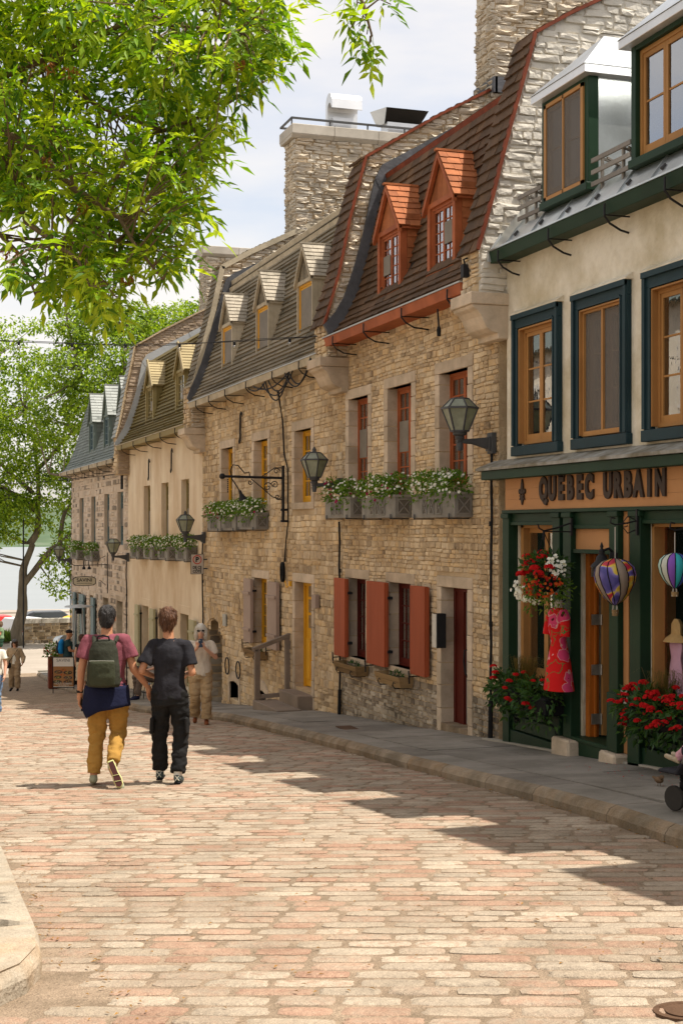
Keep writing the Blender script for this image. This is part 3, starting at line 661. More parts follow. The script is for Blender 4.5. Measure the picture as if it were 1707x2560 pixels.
def gable_dormer(house, yc, w, zb, zt, za, X, frm, tym, roofm, sidem, over=.06, rows=5, panes='grid', back=.85, rexp=.13, rw=(.14, .24), scr=None, ridge=None, winm=None, rexw=None, tri=True, boardw=.05, thick=.025, roofn='dormer_shingle', cols=2, f=.09, leafs=2):
    y0, y1 = yc - w / 2, yc + w / 2
    mb = MB(); mb.box(X, y0, zb, X + .1, y0 + f, zt); mb.box(X, y1 - f, zb, X + .1, y1, zt); mb.box(X, y0 + f, zt - .07, X + .1, y1 - f, zt); mb.box(X - .02, y0, zb - .05, X + .1, y1, zb + .03)
    d = mb.build('dormer', frm, house, bev=.004)
    casement(d, ST, y0 + f, y1 - f, zb + .03, zt - .07, X + .035, winm or frm, cols=cols, rows=rows, name='window', scr=scr, stile=.035 if leafs == 2 else .055, munt=.014, leafs=leafs) if panes == 'grid' else None
    if tri:
        # gable triangle of vertical boards
        n = 6; ww = w / n
        for i in range(n):
            a, b = y0 + i * ww + .003, y0 + (i + 1) * ww - .003
            ha = (za - .05 - zt) * (1 - abs(a - yc) / (w / 2)); hb = (za - .05 - zt) * (1 - abs(b - yc) / (w / 2))
            mbb = MB(); pts = [(X + .02, a, zt), (X + .02, b, zt), (X + .02, b, zt + max(0, hb))]
            if a < yc < b: pts.append((X + .02, yc, za - .05))
            pts.append((X + .02, a, zt + max(0, ha))); mbb.pull(pts, (.05, 0, 0)); mbb.build('gable_board', tym, d)
    mb = MB(); sl = (za - zt) / (w / 2)
    for s in (-1, 1):
        a = Vector((X - .05, yc + s * (w / 2 + over), zt - over * sl)); b = Vector((X - .05, yc, za))
        dn = Vector((0, 0, -boardw * 1.6)); mb.pull([a, b, b + dn, a + dn], (.05, 0, 0))
    mb.build('bargeboard', frm, d)
    # side cheeks
    mb = MB(); mb.box(X + .1, y0 + .005, zb - .5, X + back, y0 + .04, zt); mb.box(X + .1, y1 - .04, zb - .5, X + back, y1 - .005, zt); mb.build('cheek', sidem, d)
    it = []; r_ = random.Random(int(yc * 10))
    if sidem is redstain or sidem is slate or sidem is weather:
        e = .15
        F = Frame((0, y0, 0), (1, 0, 0), (0, 0, 1), (0, -1, 0)); z = zb - .3
        while z < zt - .02:
            x = X + .1
            while x < X + back:
                q = r_.uniform(.12, .22); M = F.M(x + q / 2, z + e / 2, .0, q - .004, e * 1.05, .016); it.append((M, r_.random())); x += q
            z += e
        pieces('cheek_shingle', d, it, SHING, sidem, limit=40, stuff='cheek_shingle_field')
    # roof slopes
    Ls = math.hypot(w / 2 + over, (w / 2 + over) * sl); n = max(3, round(Ls / rexp)); e = Ls / n; it = []
    for s in (-1, 1):
        up = Vector((0, -s, sl)).normalized(); nn = Vector((0, s * sl, 1)).normalized()
        for i in range(n):
            x = X - .05 - r_.uniform(0, .08)
            while x < X + back + .05:
                q = r_.uniform(*rw); a, b = max(x, X - .05), min(x + q, X + back + .05)
                if b - a > .02:
                    c = Vector(((a + b) / 2, yc + s * (w / 2 + over), zt - over * sl)) + up * ((i + .5) * e)
                    M = Matrix((Vector((1, 0, 0)) * (b - a), up * e * 1.12, nn * thick * .6)).transposed().to_4x4(); M.translation = c + nn * .02; it.append((M, r_.random()))
                x += q
    pieces(roofn, d, it, SHING, roofm, limit=90)
    mb = MB()
    for s in (-1, 1):
        a = Vector((X - .03, yc + s * (w / 2 + over), zt - over * sl)); b = Vector((X - .03, yc, za)); mb.pull([a, b, b + Vector((0, 0, -.03)), a + Vector((0, 0, -.03))], (back + .05, 0, 0))
    mb.build('dormer_deck', frm, d)
    if ridge: mb = MB(); mb.obox(Matrix.Translation((X + back / 2 - .03, yc, za + .025)), back + .1, .07, .03); mb.build('ridge_cap', ridge, d)
    return d
for c, w in DB:
    gable_dormer(hB, c, w, 3.35, 4.30, 4.90, 7.11, redpaint, redstain, redstain, redstain, rows=5, scr={0: (.35, .72)} if c < 18 else {1: (.3, .66)}, ridge=redstain, winm=redpaint)
    mb = MB(); mb.box(7.1, c - w / 2 - .03, 3.32, 7.2, c + w / 2 + .03, 3.335); mb.build('sill_flashing', zinc, hB)
    mb = MB(); mb.bar((7.9, c - w / 2 - .09, 4.3), (8.0, c - .02, 5.0), .03, .012); mb.build('valley_flashing', zinc, hB)

FAB = [(6.72, 3.22), (6.90, 3.82), (7.08, 4.50), (7.27, 5.15), (7.46, 5.82), (7.92, 6.10), (8.33, 6.32), (9.3, 6.82), (11.5, 7.95)]
firewall(hB, 15.1, 15.62, FAB, 2.72, redroof, white, redtrim, rend=True, facew=white, seed=21, texp=.15)
FBC = FIRE_C
firewall(hB, 20.82, 21.42, FBC, 2.62, redroof, rubc, redtrim, lead_in=[(6.78, 2.95), (6.9, 3.05), (7.08, 3.27), (7.28, 3.68), (7.46, 4.34), (7.6, 4.92), (7.73, 5.45), (9.6, 6.5), (11, 7.28)],
         lead_out=[(6.68, 3.12), (6.78, 3.2), (6.97, 3.45), (7.17, 4.0), (7.35, 4.66), (7.45, 5.15), (7.57, 5.62), (9.45, 6.7), (11, 7.6)], seed=22)
def chimney(house, y0, y1, x0, x1, zb, zt, cap=True, seed=1, m=None, lead_base=None):
    r_ = random.Random(seed); mb = MB(); mb.box(x0, y0, zb, x1, y1, zt); c = mb.build('chimney', lime, house)
    it = rubble(Frame((0, y0, 0), (1, 0, 0), (0, 0, 1), (0, -1, 0)), lambda v: (x0 - .01, x1), zb, zt, h=(.05, .12), w=(.12, .46), d=.042, rr=r_, gap=.004, wob=.04, rot=.07)
    it += rubble(Frame((x0, 0, 0), (0, 1, 0), (0, 0, 1), (-1, 0, 0)), lambda v: (y0 - .01, y1), zb, zt, h=(.06, .13), w=(.14, .34), d=.04, rr=r_, gap=.006)
    pieces('chimney_stone', c, it, CRAGS, m or rubc, limit=150, stuff='chimney_rubble')
    if cap:
        x = x0 - .12; k = 0
        while x < x1:
            L = min(r_.uniform(.9, 1.2), x1 + .1 - x); mb = MB(); mb.box(x, y0 - .12, zt + .08, x + L - .006, y1 + .12, zt + .3); mb.pull([(x, y0 - .12, zt + .08), (x, y0 - .03, zt), (x, y1 + .03, zt), (x, y1 + .12, zt + .08)], (L - .006, 0, 0)); mb.build('coping_stone', mat('pale_coping', [(.5, .45, .38), (.58, .53, .45)], .85, 6, .5, .2, 60, dirt=.25), c, bev=.01); x += L
    return c
chimney(hB, 20.75, 21.45, 9.54, 11.3, 6.7, 9.6, cap=True, seed=31)
mb = MB(); mb.box(9.5, 20.68, 6.95, 9.56, 21.5, 7.2); mb.box(9.52, 20.68, 6.95, 9.75, 20.72, 7.2); mb.build('chimney_flashing', lead, hB)
# ---------------------------------------------------------------- house A: the shop
hA = thing('shop_building', (WX, 12, -drop(12)), 'cream stucco shop with bottle-green front, petrol-blue window surrounds and a bright tin roof', 'shop')
A0, A1 = -3.0, 15.1
winA = [(13.84, 14.7), (12.39, 13.25), (10.96, 11.82), (9.5, 10.36), (8.04, 8.9), (5.1, 5.96), (2.2, 3.06)]
hol = [(a, .93, b, 2.28) for a, b in winA]
sg = [(13.770, -1.74, 14.775, .05), (12.529, -2.2, 13.258, .0), (10.293, -1.7, 11.89, .06), (7.880, -1.7, 9.456, .06)]
facade(hA, A0, A1, 3.3, hol + sg, None, '', core=stucco)
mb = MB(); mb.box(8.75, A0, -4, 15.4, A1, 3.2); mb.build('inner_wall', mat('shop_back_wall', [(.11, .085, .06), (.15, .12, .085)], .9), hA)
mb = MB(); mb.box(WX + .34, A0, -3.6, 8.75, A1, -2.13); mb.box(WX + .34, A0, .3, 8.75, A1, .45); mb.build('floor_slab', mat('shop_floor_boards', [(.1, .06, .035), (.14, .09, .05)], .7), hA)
for i, (a, b) in enumerate(winA[:5]):
    mb = MB(); x = WX - .055; w = .13
    mb.box(x, a - w, .93, WX, a, 2.28); mb.box(x, b, .93, WX, b + w, 2.28); mb.box(x, a - w, 2.28, WX, b + w, 2.43); mb.box(x - .02, a - w - .02, .82, WX, b + w + .02, .93)
    s = mb.build('window_surround', blue, hA, bev=.006)
    mb = MB(); x2 = x - .022; mb.box(x2, a - w, .94, x, a - w + .05, 2.42); mb.box(x2, b + w - .05, .94, x, b + w, 2.42); mb.box(x2 - .012, a - w, 2.375, x, b + w, 2.43); mb.box(x - .01, a - .02, .94, x, a, 2.28); mb.box(x - .01, b, .94, x, b + .02, 2.28); mb.box(x - .01, a, 2.27, x, b, 2.3); mb.build('surround_moulding', blue, s)
    mb = MB(); mb.prism([(x - .03, 2.43), (x - .03, 2.445), (WX, 2.5), (WX, 2.43)], a - w - .03, b + w + .03); mb.build('drip_ledge', stucco, s)
    if i == 1:
        mb = MB(); X = WX - .02; mb.box(X, a, .95, X + .04, a + .05, 2.27); mb.box(X, b - .05, .95, X + .04, b, 2.27); mb.box(X, a + .05, 2.22, X + .04, b - .05, 2.27); mb.box(X, a + .05, .95, X + .04, b - .05, 1.0); mb.box(X + .002, (a + b) / 2 - .018, 1.0, X + .038, (a + b) / 2 + .018, 2.22)
        sw = mb.build('screen_frame', tan, hA)
        mb = MB(); mb.box(X + .025, a + .05, 1.0, X + .028, b - .05, 2.22); ss = mb.build('insect_screen', None, sw)
        sm = bpy.data.materials.new('sheer_screen'); sm.use_nodes = True; nn = sm.node_tree.nodes; t = nn.new('ShaderNodeBsdfTransparent'); mxs = nn.new('ShaderNodeMixShader'); mxs.inputs[0].default_value = .6; nn['Principled BSDF'].inputs['Base Color'].default_value = (.16, .14, .12, 1); nn['Principled BSDF'].inputs['Roughness'].default_value = .8
        sm.node_tree.links.new(t.outputs[0], mxs.inputs[1]); sm.node_tree.links.new(nn['Principled BSDF'].outputs[0], mxs.inputs[2]); sm.node_tree.links.new(mxs.outputs[0], nn['Material Output'].inputs[0]); ss.data.materials.clear(); ss.data.materials.append(sm); SHEER = sm
    mb = MB(); mb.box(WX - .05, b - .022, .96, WX + .12, b - .002, 2.26); mb.box(WX - .05, a + .002, .96, WX + .12, a + .022, 2.26); mb.box(WX - .05, a + .022, 2.245, WX + .12, b - .022, 2.262); mb.build('reveal_lining', tan, hA)
    casement(hA, ST, a + .02, b - .02, .95, 2.25, WX + (.012 if i != 1 else .05), tan, cols=1, rows=3, cur=[(0, .3), (.6, 1)], stile=.045)
# cornice, sign board, frieze
mb = MB(); mb.prism([(6.87, .56), (6.87, .665), (WX, .665), (WX, .56)], A0, 15.33); mb.build('fascia_board', green, hA, bev=.006)
mb = MB(); mb.prism([(6.84, .668), (6.84, .70), (WX, .80), (WX, .668)], A0, 15.42); mb.build('cornice_cap', mat('grey_lead_cap', [(.3, .29, .26), (.4, .39, .36)], .6, 4, .7, .1, dirt=.5, ds=4, dirtc=(.5, .45, .35)), hA)
for k in range(3):
    mb = MB(); z = .205 + .12 * k; mb.box(7.0, A0, z, WX + .0, 14.933, z + .1185); mb.build('sign_plank', tanlight, hA)
mb = MB(); mb.box(6.97, A0, .165, WX, 14.972, .203); mb.build('architrave_strip', green, hA, bev=.005)
sgn = thing('shop_sign', (6.98, 13, .4), 'raised dark brown shop lettering with fleur-de-lis on the tan board', 'sign')
def letters(word, ya, yb):
    n = len(word); step = (ya - yb) / n
    for i, ch in enumerate(word):
        narrow = ch == 'I'
        y = ya - (i + .5) * step
        o = text('letter', ch, .33, (6.99, y, .41), STREETROT, letterm, sgn, ext=.014, bold=.019, sx=.72 if ch not in 'I' else .8)
letters('QUEBEC', 14.036, 12.805); letters('URBAIN', 12.628, 11.446)
mb = MB(); c = 14.036 - 1.25 / 6 * 2.5; M = Matrix.Translation((6.99, c, .555)) @ Matrix.Rotation(.10, 4, 'X'); mb.obox(M, .028, .13, .032); mb.build('letter_accent', letterm, sgn)
def fleur(cx, cy, cz, s, d):
    mb = MB(); out = []
    pet = [(0, .5), (.08, .3), (.1, .15), (.05, -.02), (0, -.06), (-.05, -.02), (-.1, .15), (-.08, .3)]
    side = [(.06, -.02), (.13, .1), (.22, .14), (.27, .06), (.22, -.04), (.2, .03), (.15, .0), (.12, -.08)]
    mb.pull([(cx, cy + u * s, cz + v * s) for u, v in pet], (-d, 0, 0))
    for q in (1, -1): mb.pull([(cx, cy + u * s * q, cz + v * s) for u, v in side], (-d, 0, 0))
    mb.pull([(cx, cy + u * s, cz + v * s) for u, v in [(-.16, -.08), (.16, -.08), (.16, -.14), (-.16, -.14)]], (-d - .004, 0, 0))
    mb.pull([(cx, cy + u * s, cz + v * s) for u, v in [(-.05, -.14), (.05, -.14), (.08, -.28), (0, -.44), (-.08, -.28)]], (-d, 0, 0))
    for q in (1, -1): mb.pull([(cx, cy + u * s * q, cz + v * s) for u, v in [(.06, -.14), (.13, -.14), (.2, -.26), (.12, -.24)]], (-d, 0, 0))
    return mb
fleur(7.0, 14.470, .395, .31, .02).build('fleur_de_lis', letterm, sgn)
# pilasters and stall boards
zb = lambda y: -drop(y) + .12
def pil(y0, y1, x=6.98, base=True, zt=.165, zl=None):
    mb = MB(); z0 = zl if zl is not None else zb((y0 + y1) / 2) - .1; mb.box(x, y0, z0, WX - .002, y1, zt); mb.box(x - .018, y0 - .012, zt - .055, WX, y1 + .012, zt - .001)
    if base: mb.box(x - .02, y0 - .012, z0, WX, y1 + .012, -1.62)
    mb.build('pilaster', green, hA, bev=.005)
pil(14.805, 14.972, base=False); pil(13.554, 13.721, base=False); pil(13.297, 13.475, base=False, zl=-2.2); pil(12.303, 12.480, x=6.97, zl=-2.2); pil(11.899, 12.096); pil(10.047, 10.244); pil(9.505, 9.702); pil(7.683, 7.880)
mb = MB(); mb.box(7.05, 12.096, -2.2, WX - .002, 12.194, .16); mb.box(7.03, 13.475, -2.3, WX, 13.554, .16); mb.build('green_recess_strip', green, hA); mb = MB(); mb.box(7.03, 12.199, -2.2, WX - .004, 12.298, .16); mb.build('tan_strip', tanlight, hA)
def head(y0, y1, z0, x=7.02):
    mb = MB(); mb.box(x, y0, z0, WX - .003, y1, .164); mb.box(x - .02, y0, z0 - .02, WX - .003, y1, z0 + .02); mb.build('window_head', green, hA, bev=.004)
head(13.721, 14.805, .05); head(12.480, 13.297, .01); head(10.244, 11.899, .06); head(7.880, 9.505, .06)
mb = MB(); mb.box(7.04, 12.480, -.22, 7.08, 13.297, -.01); mb.build('transom_panel', tanlight, hA); mb = MB(); mb.box(7.0, 12.480, -.26, 7.09, 13.297, -.22); mb.build('transom_rail', green, hA)
def dado(y0, y1, ztop=-1.74):
    z = zb(y1) - .05; n = 3; k = 0; top = ztop - .06
    h = (top - (zb((y0 + y1) / 2) + .14)) / 3
    for i in range(3):
        mb = MB(); mb.box(7.03 - .004 * i, y0, top - (i + 1) * h + .006, WX - .004, y1, top - i * h - .006); mb.build('stall_board', green, hA, bev=.006)
    mb = MB(); mb.box(7.06, y0, zb(y1) - .2, WX - .004, y1, top); mb.box(6.94, y0 - .0, top, WX - .004, y1, ztop); mb.box(6.995, y0, zb(y1) - .2, WX - .004, y1, top - 3 * h - .006); mb.build('stall_frame', green, hA, bev=.004)
dado(13.721, 14.805); dado(10.244, 11.899, -1.7); dado(7.880, 9.505, -1.6)
mb = MB(); mb.box(6.955, 11.820, -3, 7.06, 14.992, -5); mb = MB()
for y in [x * .5 for x in range(15, 31)]:
    if 12.214 < y < 13.494: continue
    mb = MB(); mb.add([(6.96, y, zb(y) - .05), (7.05, y, zb(y) - .05), (7.05, y + .5, zb(y + .5) - .05), (6.96, y + .5, zb(y + .5) - .05), (6.96, y, zb(y) + .03), (7.05, y, zb(y) + .03), (7.05, y + .5, zb(y + .5) + .03), (6.96, y + .5, zb(y + .5) + .03)], [(0, 3, 2, 1), (4, 5, 6, 7), (0, 1, 5, 4), (1, 2, 6, 5), (2, 3, 7, 6), (3, 0, 4, 7)]); mb.build('plinth_strip', mat('pale_plinth', [(.4, .37, .31), (.47, .43, .36)], .9), hA)
for y0, y1 in ((13.160, 13.554), (12.175, 12.529)):
    mb = MB(); x = 6.86; h = -2.21; k = [R.uniform(-.02, .02) for _ in range(8)]
    mb.add([(x + k[0], y0, zb(y0) - .1), (WX, y0, zb(y0) - .1), (WX, y1, zb(y0) - .1), (x + k[1], y1, zb(y0) - .1), (x + .02 + k[2], y0 + .01, h + k[3]), (WX, y0 + .01, h), (WX, y1 - .01, h), (x + .015, y1 - .01, h + k[4])], [(0, 3, 2, 1), (4, 5, 6, 7), (0, 1, 5, 4), (1, 2, 6, 5), (2, 3, 7, 6), (3, 0, 4, 7)])
    mb.build('stone_plinth', dressed, hA, bev=.02)
mb = MB(); mb.box(7.0, 12.480, zb(13) - .1, 7.2, 13.297, -2.18); mb.box(6.98, 12.480, -2.21, 7.44, 13.297, -2.17); mb.build('door_step', green, hA, bev=.006)
# open door leaf
mb = MB(); mb.box(7.12, 13.160, -2.17, 7.235, 13.238, -.27); mb.box(7.17, 13.130, -2.17, 7.2, 13.160, -.27); jb = mb.build('door_jamb', orangewood, hA, bev=.004)
mb = MB(); mb.box(7.25, 13.101, -2.15, 7.929, 13.145, -.28); dl = mb.build('door', tan, hA)
for z0, z1 in ((-1.38, -.4), (-2.02, -1.52)):
    mb = MB(); mb.box(7.42, 13.086, z0, 7.801, 13.110, z1); mb.build('door_panel', mat('dark_panel', [(.015, .025, .018), (.02, .035, .025)], .5, dirt=0), dl)
    mb = MB(); mb.box(7.40, 13.081, z0 - .03, 7.43, 13.105, z1 + .03); mb.box(7.40, 13.081, z0 - .03, 7.821, 13.105, z0); mb.box(7.40, 13.081, z1, 7.821, 13.105, z1 + .03); mb.build('panel_moulding', green, dl)
for z in (-.45, -.95, -1.47, -1.98):
    mb = MB(); mb.box(7.13, 13.118, z - .055, 7.29, 13.130, z + .055); mb.tube([(7.235, 13.110, z - .055), (7.235, 13.110, z + .055)], .008, 6); mb.build('hinge', mat('steel', [(.45, .42, .38), (.52, .5, .46)], .35, metal=.8, dirt=.3, ds=9), dl)
casement(hA, ST, 13.790, 14.775, -1.70, .04, WX + .08, tan, cols=1, rows=2, stile=.055)
mb = MB(); mb.box(WX + .02, 14.706, -1.74, WX + .09, 14.775, .05); mb.box(WX + .02, 13.770, .0, WX + .09, 14.775, .05); mb.build('window_reveal', tan, hA)
for a, b in ((14.135, 14.381),):
    mc = MB(); vs = []; n = 12
    for z in (-1.7, 0):
        for i in range(n + 1): vs.append((WX + .3 + .02 * math.sin(i * 2), a + (b - a) * i / n, z))
    mc.add(vs, [(i, i + 1, n + 2 + i, n + 1 + i) for i in range(n)]); mc.build('curtain', curtain, hA, smooth=True)
def shopwin(a, b, z0, z1):
    mb = MB(); X = WX + .1; mb.box(WX + .0, b - .04, z0, X + .05, b, z1); mb.box(WX + .0, a, z0, X + .05, a + .1, z1); mb.box(WX + .0, a, z1 - .05, X + .05, b, z1); mb.box(WX - .03, a, z0 - .03, X + .05, b, z0 + .03)
    w = mb.build('window', tan, hA, bev=.004)
    mb = MB(); m_ = a + (b - a) * .62
    for y in (m_,): mb.box(X + .01, y - .03, z0 + .03, X + .05, y + .03, z1 - .05)
    mb.build('mullion', tan, w)
    for c, d in ((a + .1, m_ - .03), (m_ + .03, b - .04)):
        mb = MB(); mb.box(X + .02, c, z0 + .03, X + .025, d, z1 - .05); mb.build('pane', glassmat('shop_glass', (.85, .85, .83), .10, .02), w)
shopwin(10.293, 11.89, -1.7, .06); shopwin(7.880, 9.456, -1.7, .06)
ledm = bpy.data.materials.new('red_light_dots'); ledm.use_nodes = True; ledm.node_tree.nodes['Principled BSDF'].inputs['Base Color'].default_value = (.6, .02, .02, 1); ledm.node_tree.nodes['Principled BSDF'].inputs['Emission Color'].default_value = (1, .03, .02, 1); ledm.node_tree.nodes['Principled BSDF'].inputs['Emission Strength'].default_value = 2.0
mb = MB()
for i in range(75): mb.box(WX + .16, 11.838, .0 - i * .0185, WX + .172, 11.852, .012 - i * .0185)
led = mb.build('light_strip', ledm, hA); led['kind'] = 'stuff'
mb = MB(); mb.box(WX + .16, 11.79, -1.7, WX + .18, 11.82, .02); mb.build('white_trim_strip', curtain, hA)
mb = MB(); mb.box(WX + .18, 11.83, -1.7, WX + .19, 11.885, .03); mb.build('red_side_curtain', redpaint, hA)
# roof, dormers, snow guards
PA = [(6.86, 3.2), (6.98, 3.36), (7.66, 4.19), (8.35, 5.0)]
roof_body(hA, A0, 15.1, PA + [(9.2, 5.3)], tin, ridge_x=11.4)
gutter(hA, A0, 15.06, 6.84, 3.19, 3.06, green, tin, [14.75, 13.5, 12.3, 11.2, 10.0, 8.8])
mb = MB(); mb.box(6.83, 15.03, 3.08, 7.15, 15.07, 3.2); mb.pull([(6.85, 15.05, 3.2), (7.0, 15.05, 3.42), (7.0, 15.05, 3.2)], (0, .02, 0)); mb.build('gutter_end', zinc, hA)
y = 14.6
mbs = MB()
while y > 7:
    for (a, b), (c, d) in zip(PA, PA[1:]): mbs.bar((a, y, b + .012), (c, y, d + .012), .012, .03)
    mb = MB(); mb.obox(Matrix.Translation((6.93, y - .1, 3.31)) @ Matrix.Rotation(-.8, 4, 'Y'), .06, .03, .03); mb.build('roof_cleat', greyiron, hA); y -= .62
s_ = mbs.build('standing_seams', tin, hA); s_['kind'] = 'stuff'
def hip_dormer(yc, w=1.05, zb_=3.45, zt=4.62, X=6.99, scr=False):
    y0, y1 = yc - w / 2, yc + w / 2; mb = MB(); f = .085
    mb.box(X, y0, zb_ + .08, X + .12, y0 + f, zt); mb.box(X, y1 - f, zb_ + .08, X + .12, y1, zt); mb.box(X, y0 + f, zt - .05, X + .12, y1 - f, zt); mb.box(X - .03, y0 - .01, zb_, X + .12, y1 + .01, zb_ + .08); d = mb.build('dormer', green, hA, bev=.005)
    casement(d, ST, y0 + f, y1 - f, zb_ + .08, zt - .05, X + (.0 if scr else .05), tan, cols=1, rows=2, stile=.05, cur=[(0, .28), (.72, 1)])
    if scr:
        q = MB(); q.box(X - .006, y0 + f + .05, zb_ + .13, X - .004, y1 - f - .05, zt - .1); so_ = q.build('insect_screen', SHEER, d)
        q = MB(); q.box(X - .02, y0 + f, zb_ + .08, X + .0, y0 + f + .05, zt - .05); q.box(X - .02, y1 - f - .05, zb_ + .08, X, y1 - f, zt - .05); q.box(X - .02, yc - .012, zb_ + .08, X, yc + .012, zt - .05); q.box(X - .02, y0 + f, zt - .09, X, y1 - f, zt - .05); q.box(X - .02, y0 + f, zb_ + .08, X, y1 - f, zb_ + .12); q.build('screen_frame', tan, d)
    mb = MB(); mb.box(X + .12, y0 + .01, zb_ - .2, X + 1.6, y0 + .03, zt); mb.build('cheek', tin, d); mb = MB(); mb.box(X + .12, y1 - .03, zb_ - .2, X + 1.6, y1 - .01, zt); mb.build('cheek', tin, d)
    o = .09; mb = MB(); mb.box(X - .09, y0 - o, zt, X + 1.6, y1 + o, zt + .085); mb.build('dormer_fascia', tinwhite, d, bev=.004)
    ax = X + .47; az = zt + .62; E = zt + .086; a, b, c, e = (X - .1, y0 - o - .01, E), (X - .1, y1 + o + .01, E), (X + 1.6, y1 + o + .01, E), (X + 1.6, y0 - o - .01, E); p, q = (ax, yc, az), (X + 1.6, yc, az)
    mb = MB(); mb.add([a, b, c, e, p, q], [(0, 1, 4), (1, 2, 5, 4), (3, 0, 4, 5), (2, 3, 5), (0, 3, 2, 1)]); mb.build('hip_roof', tin, d)
for i, yc in enumerate([13.46, 11.56, 9.66, 7.76, 5.86, 3.96]): hip_dormer(yc, scr=(i == 0))
def snow_guard(y0, y1):
    g_ = thing('snow_guard', (7.05, (y0 + y1) / 2, 3.45)); mb = MB()
    x = 7.0
    for k in range(3): mb2 = MB(); mb2.box(x, y0, 3.47 + k * .12, x + .02, y1, 3.515 + k * .12); mb2.build('rail', gw, g_)
    for y in (y0 + .18, y1 - .18): mb = MB(); mb.box(x + .02, y - .015, 3.38, x + .045, y + .015, 3.76); mb.bar((x + .03, y, 3.72), (x + .3, y, 3.72 + .02 - .1), .02, .02); mb.bar((x + .03, y - .1, 3.7), (x + .25, y, 3.66), .02, .02); mb.build('post', gw, g_)
    return g_
gw = mat('grey_weathered_timber', [(.2, .18, .16), (.3, .28, .25)], .8, 10, .5, .2, 50, dirt=.2)
g1 = snow_guard(12.12, 12.9); tag(g1, 'grey three-rail snow guard between the two tin dormers', 'snow guard', 'snow guards on the tin roof')
g2 = snow_guard(14.03, 14.62); tag(g2, 'short grey three-rail snow guard beside the white gable wall', 'snow guard', 'snow guards on the tin roof')

# ---------------------------------------------------------------- house C: yellow windows
hC = thing('stone_house', (WX, 26, -drop(26)), 'rubble stone house with ochre-yellow windows and a weathered grey board roof', 'house', group='stone row houses')
upC = [(28.03, .44, 29.0, 1.65), (25.42, .44, 26.4, 1.66), (22.71, .44, 23.69, 1.68)]
wC = (25.46, -2.2, 26.4, -.95); dC = (22.68, -2.75, 23.66, -.93); arC = (28.98, -4.3, 30.34, -1.95); ce = [(27.54, -3.47, 28.29, -3.1), (25.48, -3.36, 26.19, -3.06)]
ex = [(*o, .16, .16, .12) for o in upC] + [(*wC, .15, .15, .06), (*dC, .15, .15, 0), (28.98, -4.3, 30.34, -2.25, 0, 0, 0), (29.3, -2.3, 30.02, -1.95, 0, .0, 0)] + [(*o, .1, .22, 0) for o in ce]
facade(hC, 21.1, 30.8, 2.85, upC + [wC, dC, arC] + ce, rub, 'wall_rubble', None, None, extra=ex, seed=17, limit=285, hh=(.07, .15), ww=(.12, .3))
for o in upC: surround(hC, o, .16, .15, dressed, drop_to=o[1] - .02)
for o in upC:
    mb = MB(); mb.box(WX - .026, o[0] - .15, o[1] - .12, WX + .3, o[2] + .15, o[1] - .004); mb.build('window_sill', dressed, hC, bev=.006)
surround(hC, wC, .15, .14, dressed); surround(hC, dC, .15, .14, dressed, drop_to=-3.1)
for o in upC: casement(hC, ST, o[0], o[2], o[1], o[3], WX + .14, yellow, cols=2, rows=4, stile=.05)
casement(hC, ST, wC[0], wC[2], wC[1], wC[3], WX + .14, yellow, cols=2, rows=5, stile=.05)
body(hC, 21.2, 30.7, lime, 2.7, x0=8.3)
# arched passage: spandrels, voussoirs, stone-lined recess
mb = MB(); yc, r_ = 29.66, .68; sp = -2.28
for s in (-1, 1):
    pts = [(WX, yc + s * r_, -1.95)] + [(WX, yc + s * r_ * math.cos(t), sp + (-1.97 - sp) * math.sin(t)) for t in [PI / 2 * k / 6 for k in range(7)]]
    mb.pull(pts, (.34, 0, 0))
mb.build('arch_spandrel', lime, hC)
rr = random.Random(6)
for k in range(17):
    t = PI * (k + .5) / 17; u = yc + .8 * math.cos(t); v = sp + .04 + .44 * math.sin(t)
    mb = MB(); M = Matrix.Translation((WX - .005, u, v)) @ Matrix.Rotation(-(t - PI / 2) * -1, 4, 'X'); mb.obox(M, .05, .075, .26 + rr.uniform(-.04, .04), 0, rr.random()); mb.build('voussoir', rub, hC, bev=.012)
mb = MB(); mb.box(7.75, 28.7, -4.4, 7.8, 30.6, -1.8); mb.build('recess_back', lime, hC)
it = rubble(Frame((7.75, 0, 0), (0, 1, 0), (0, 0, 1), (-1, 0, 0)), lambda v: (28.75, 30.55), -4.3, -1.9, h=(.12, .2), w=(.25, .5), d=.04, rr=rr)
it += rubble(Frame((0, 30.34, 0), (1, 0, 0), (0, 0, 1), (0, -1, 0)), lambda v: (7.12, 7.75), -4.3, -2.1, h=(.12, .2), w=(.2, .4), d=.03, rr=rr)
pieces('recess_stone', hC, it, STONES, rubD, limit=90)
mb = MB(); mb.box(7.1, 30.32, -4.4, 7.8, 30.4, -1.95); mb.build('recess_side', lime, hC)
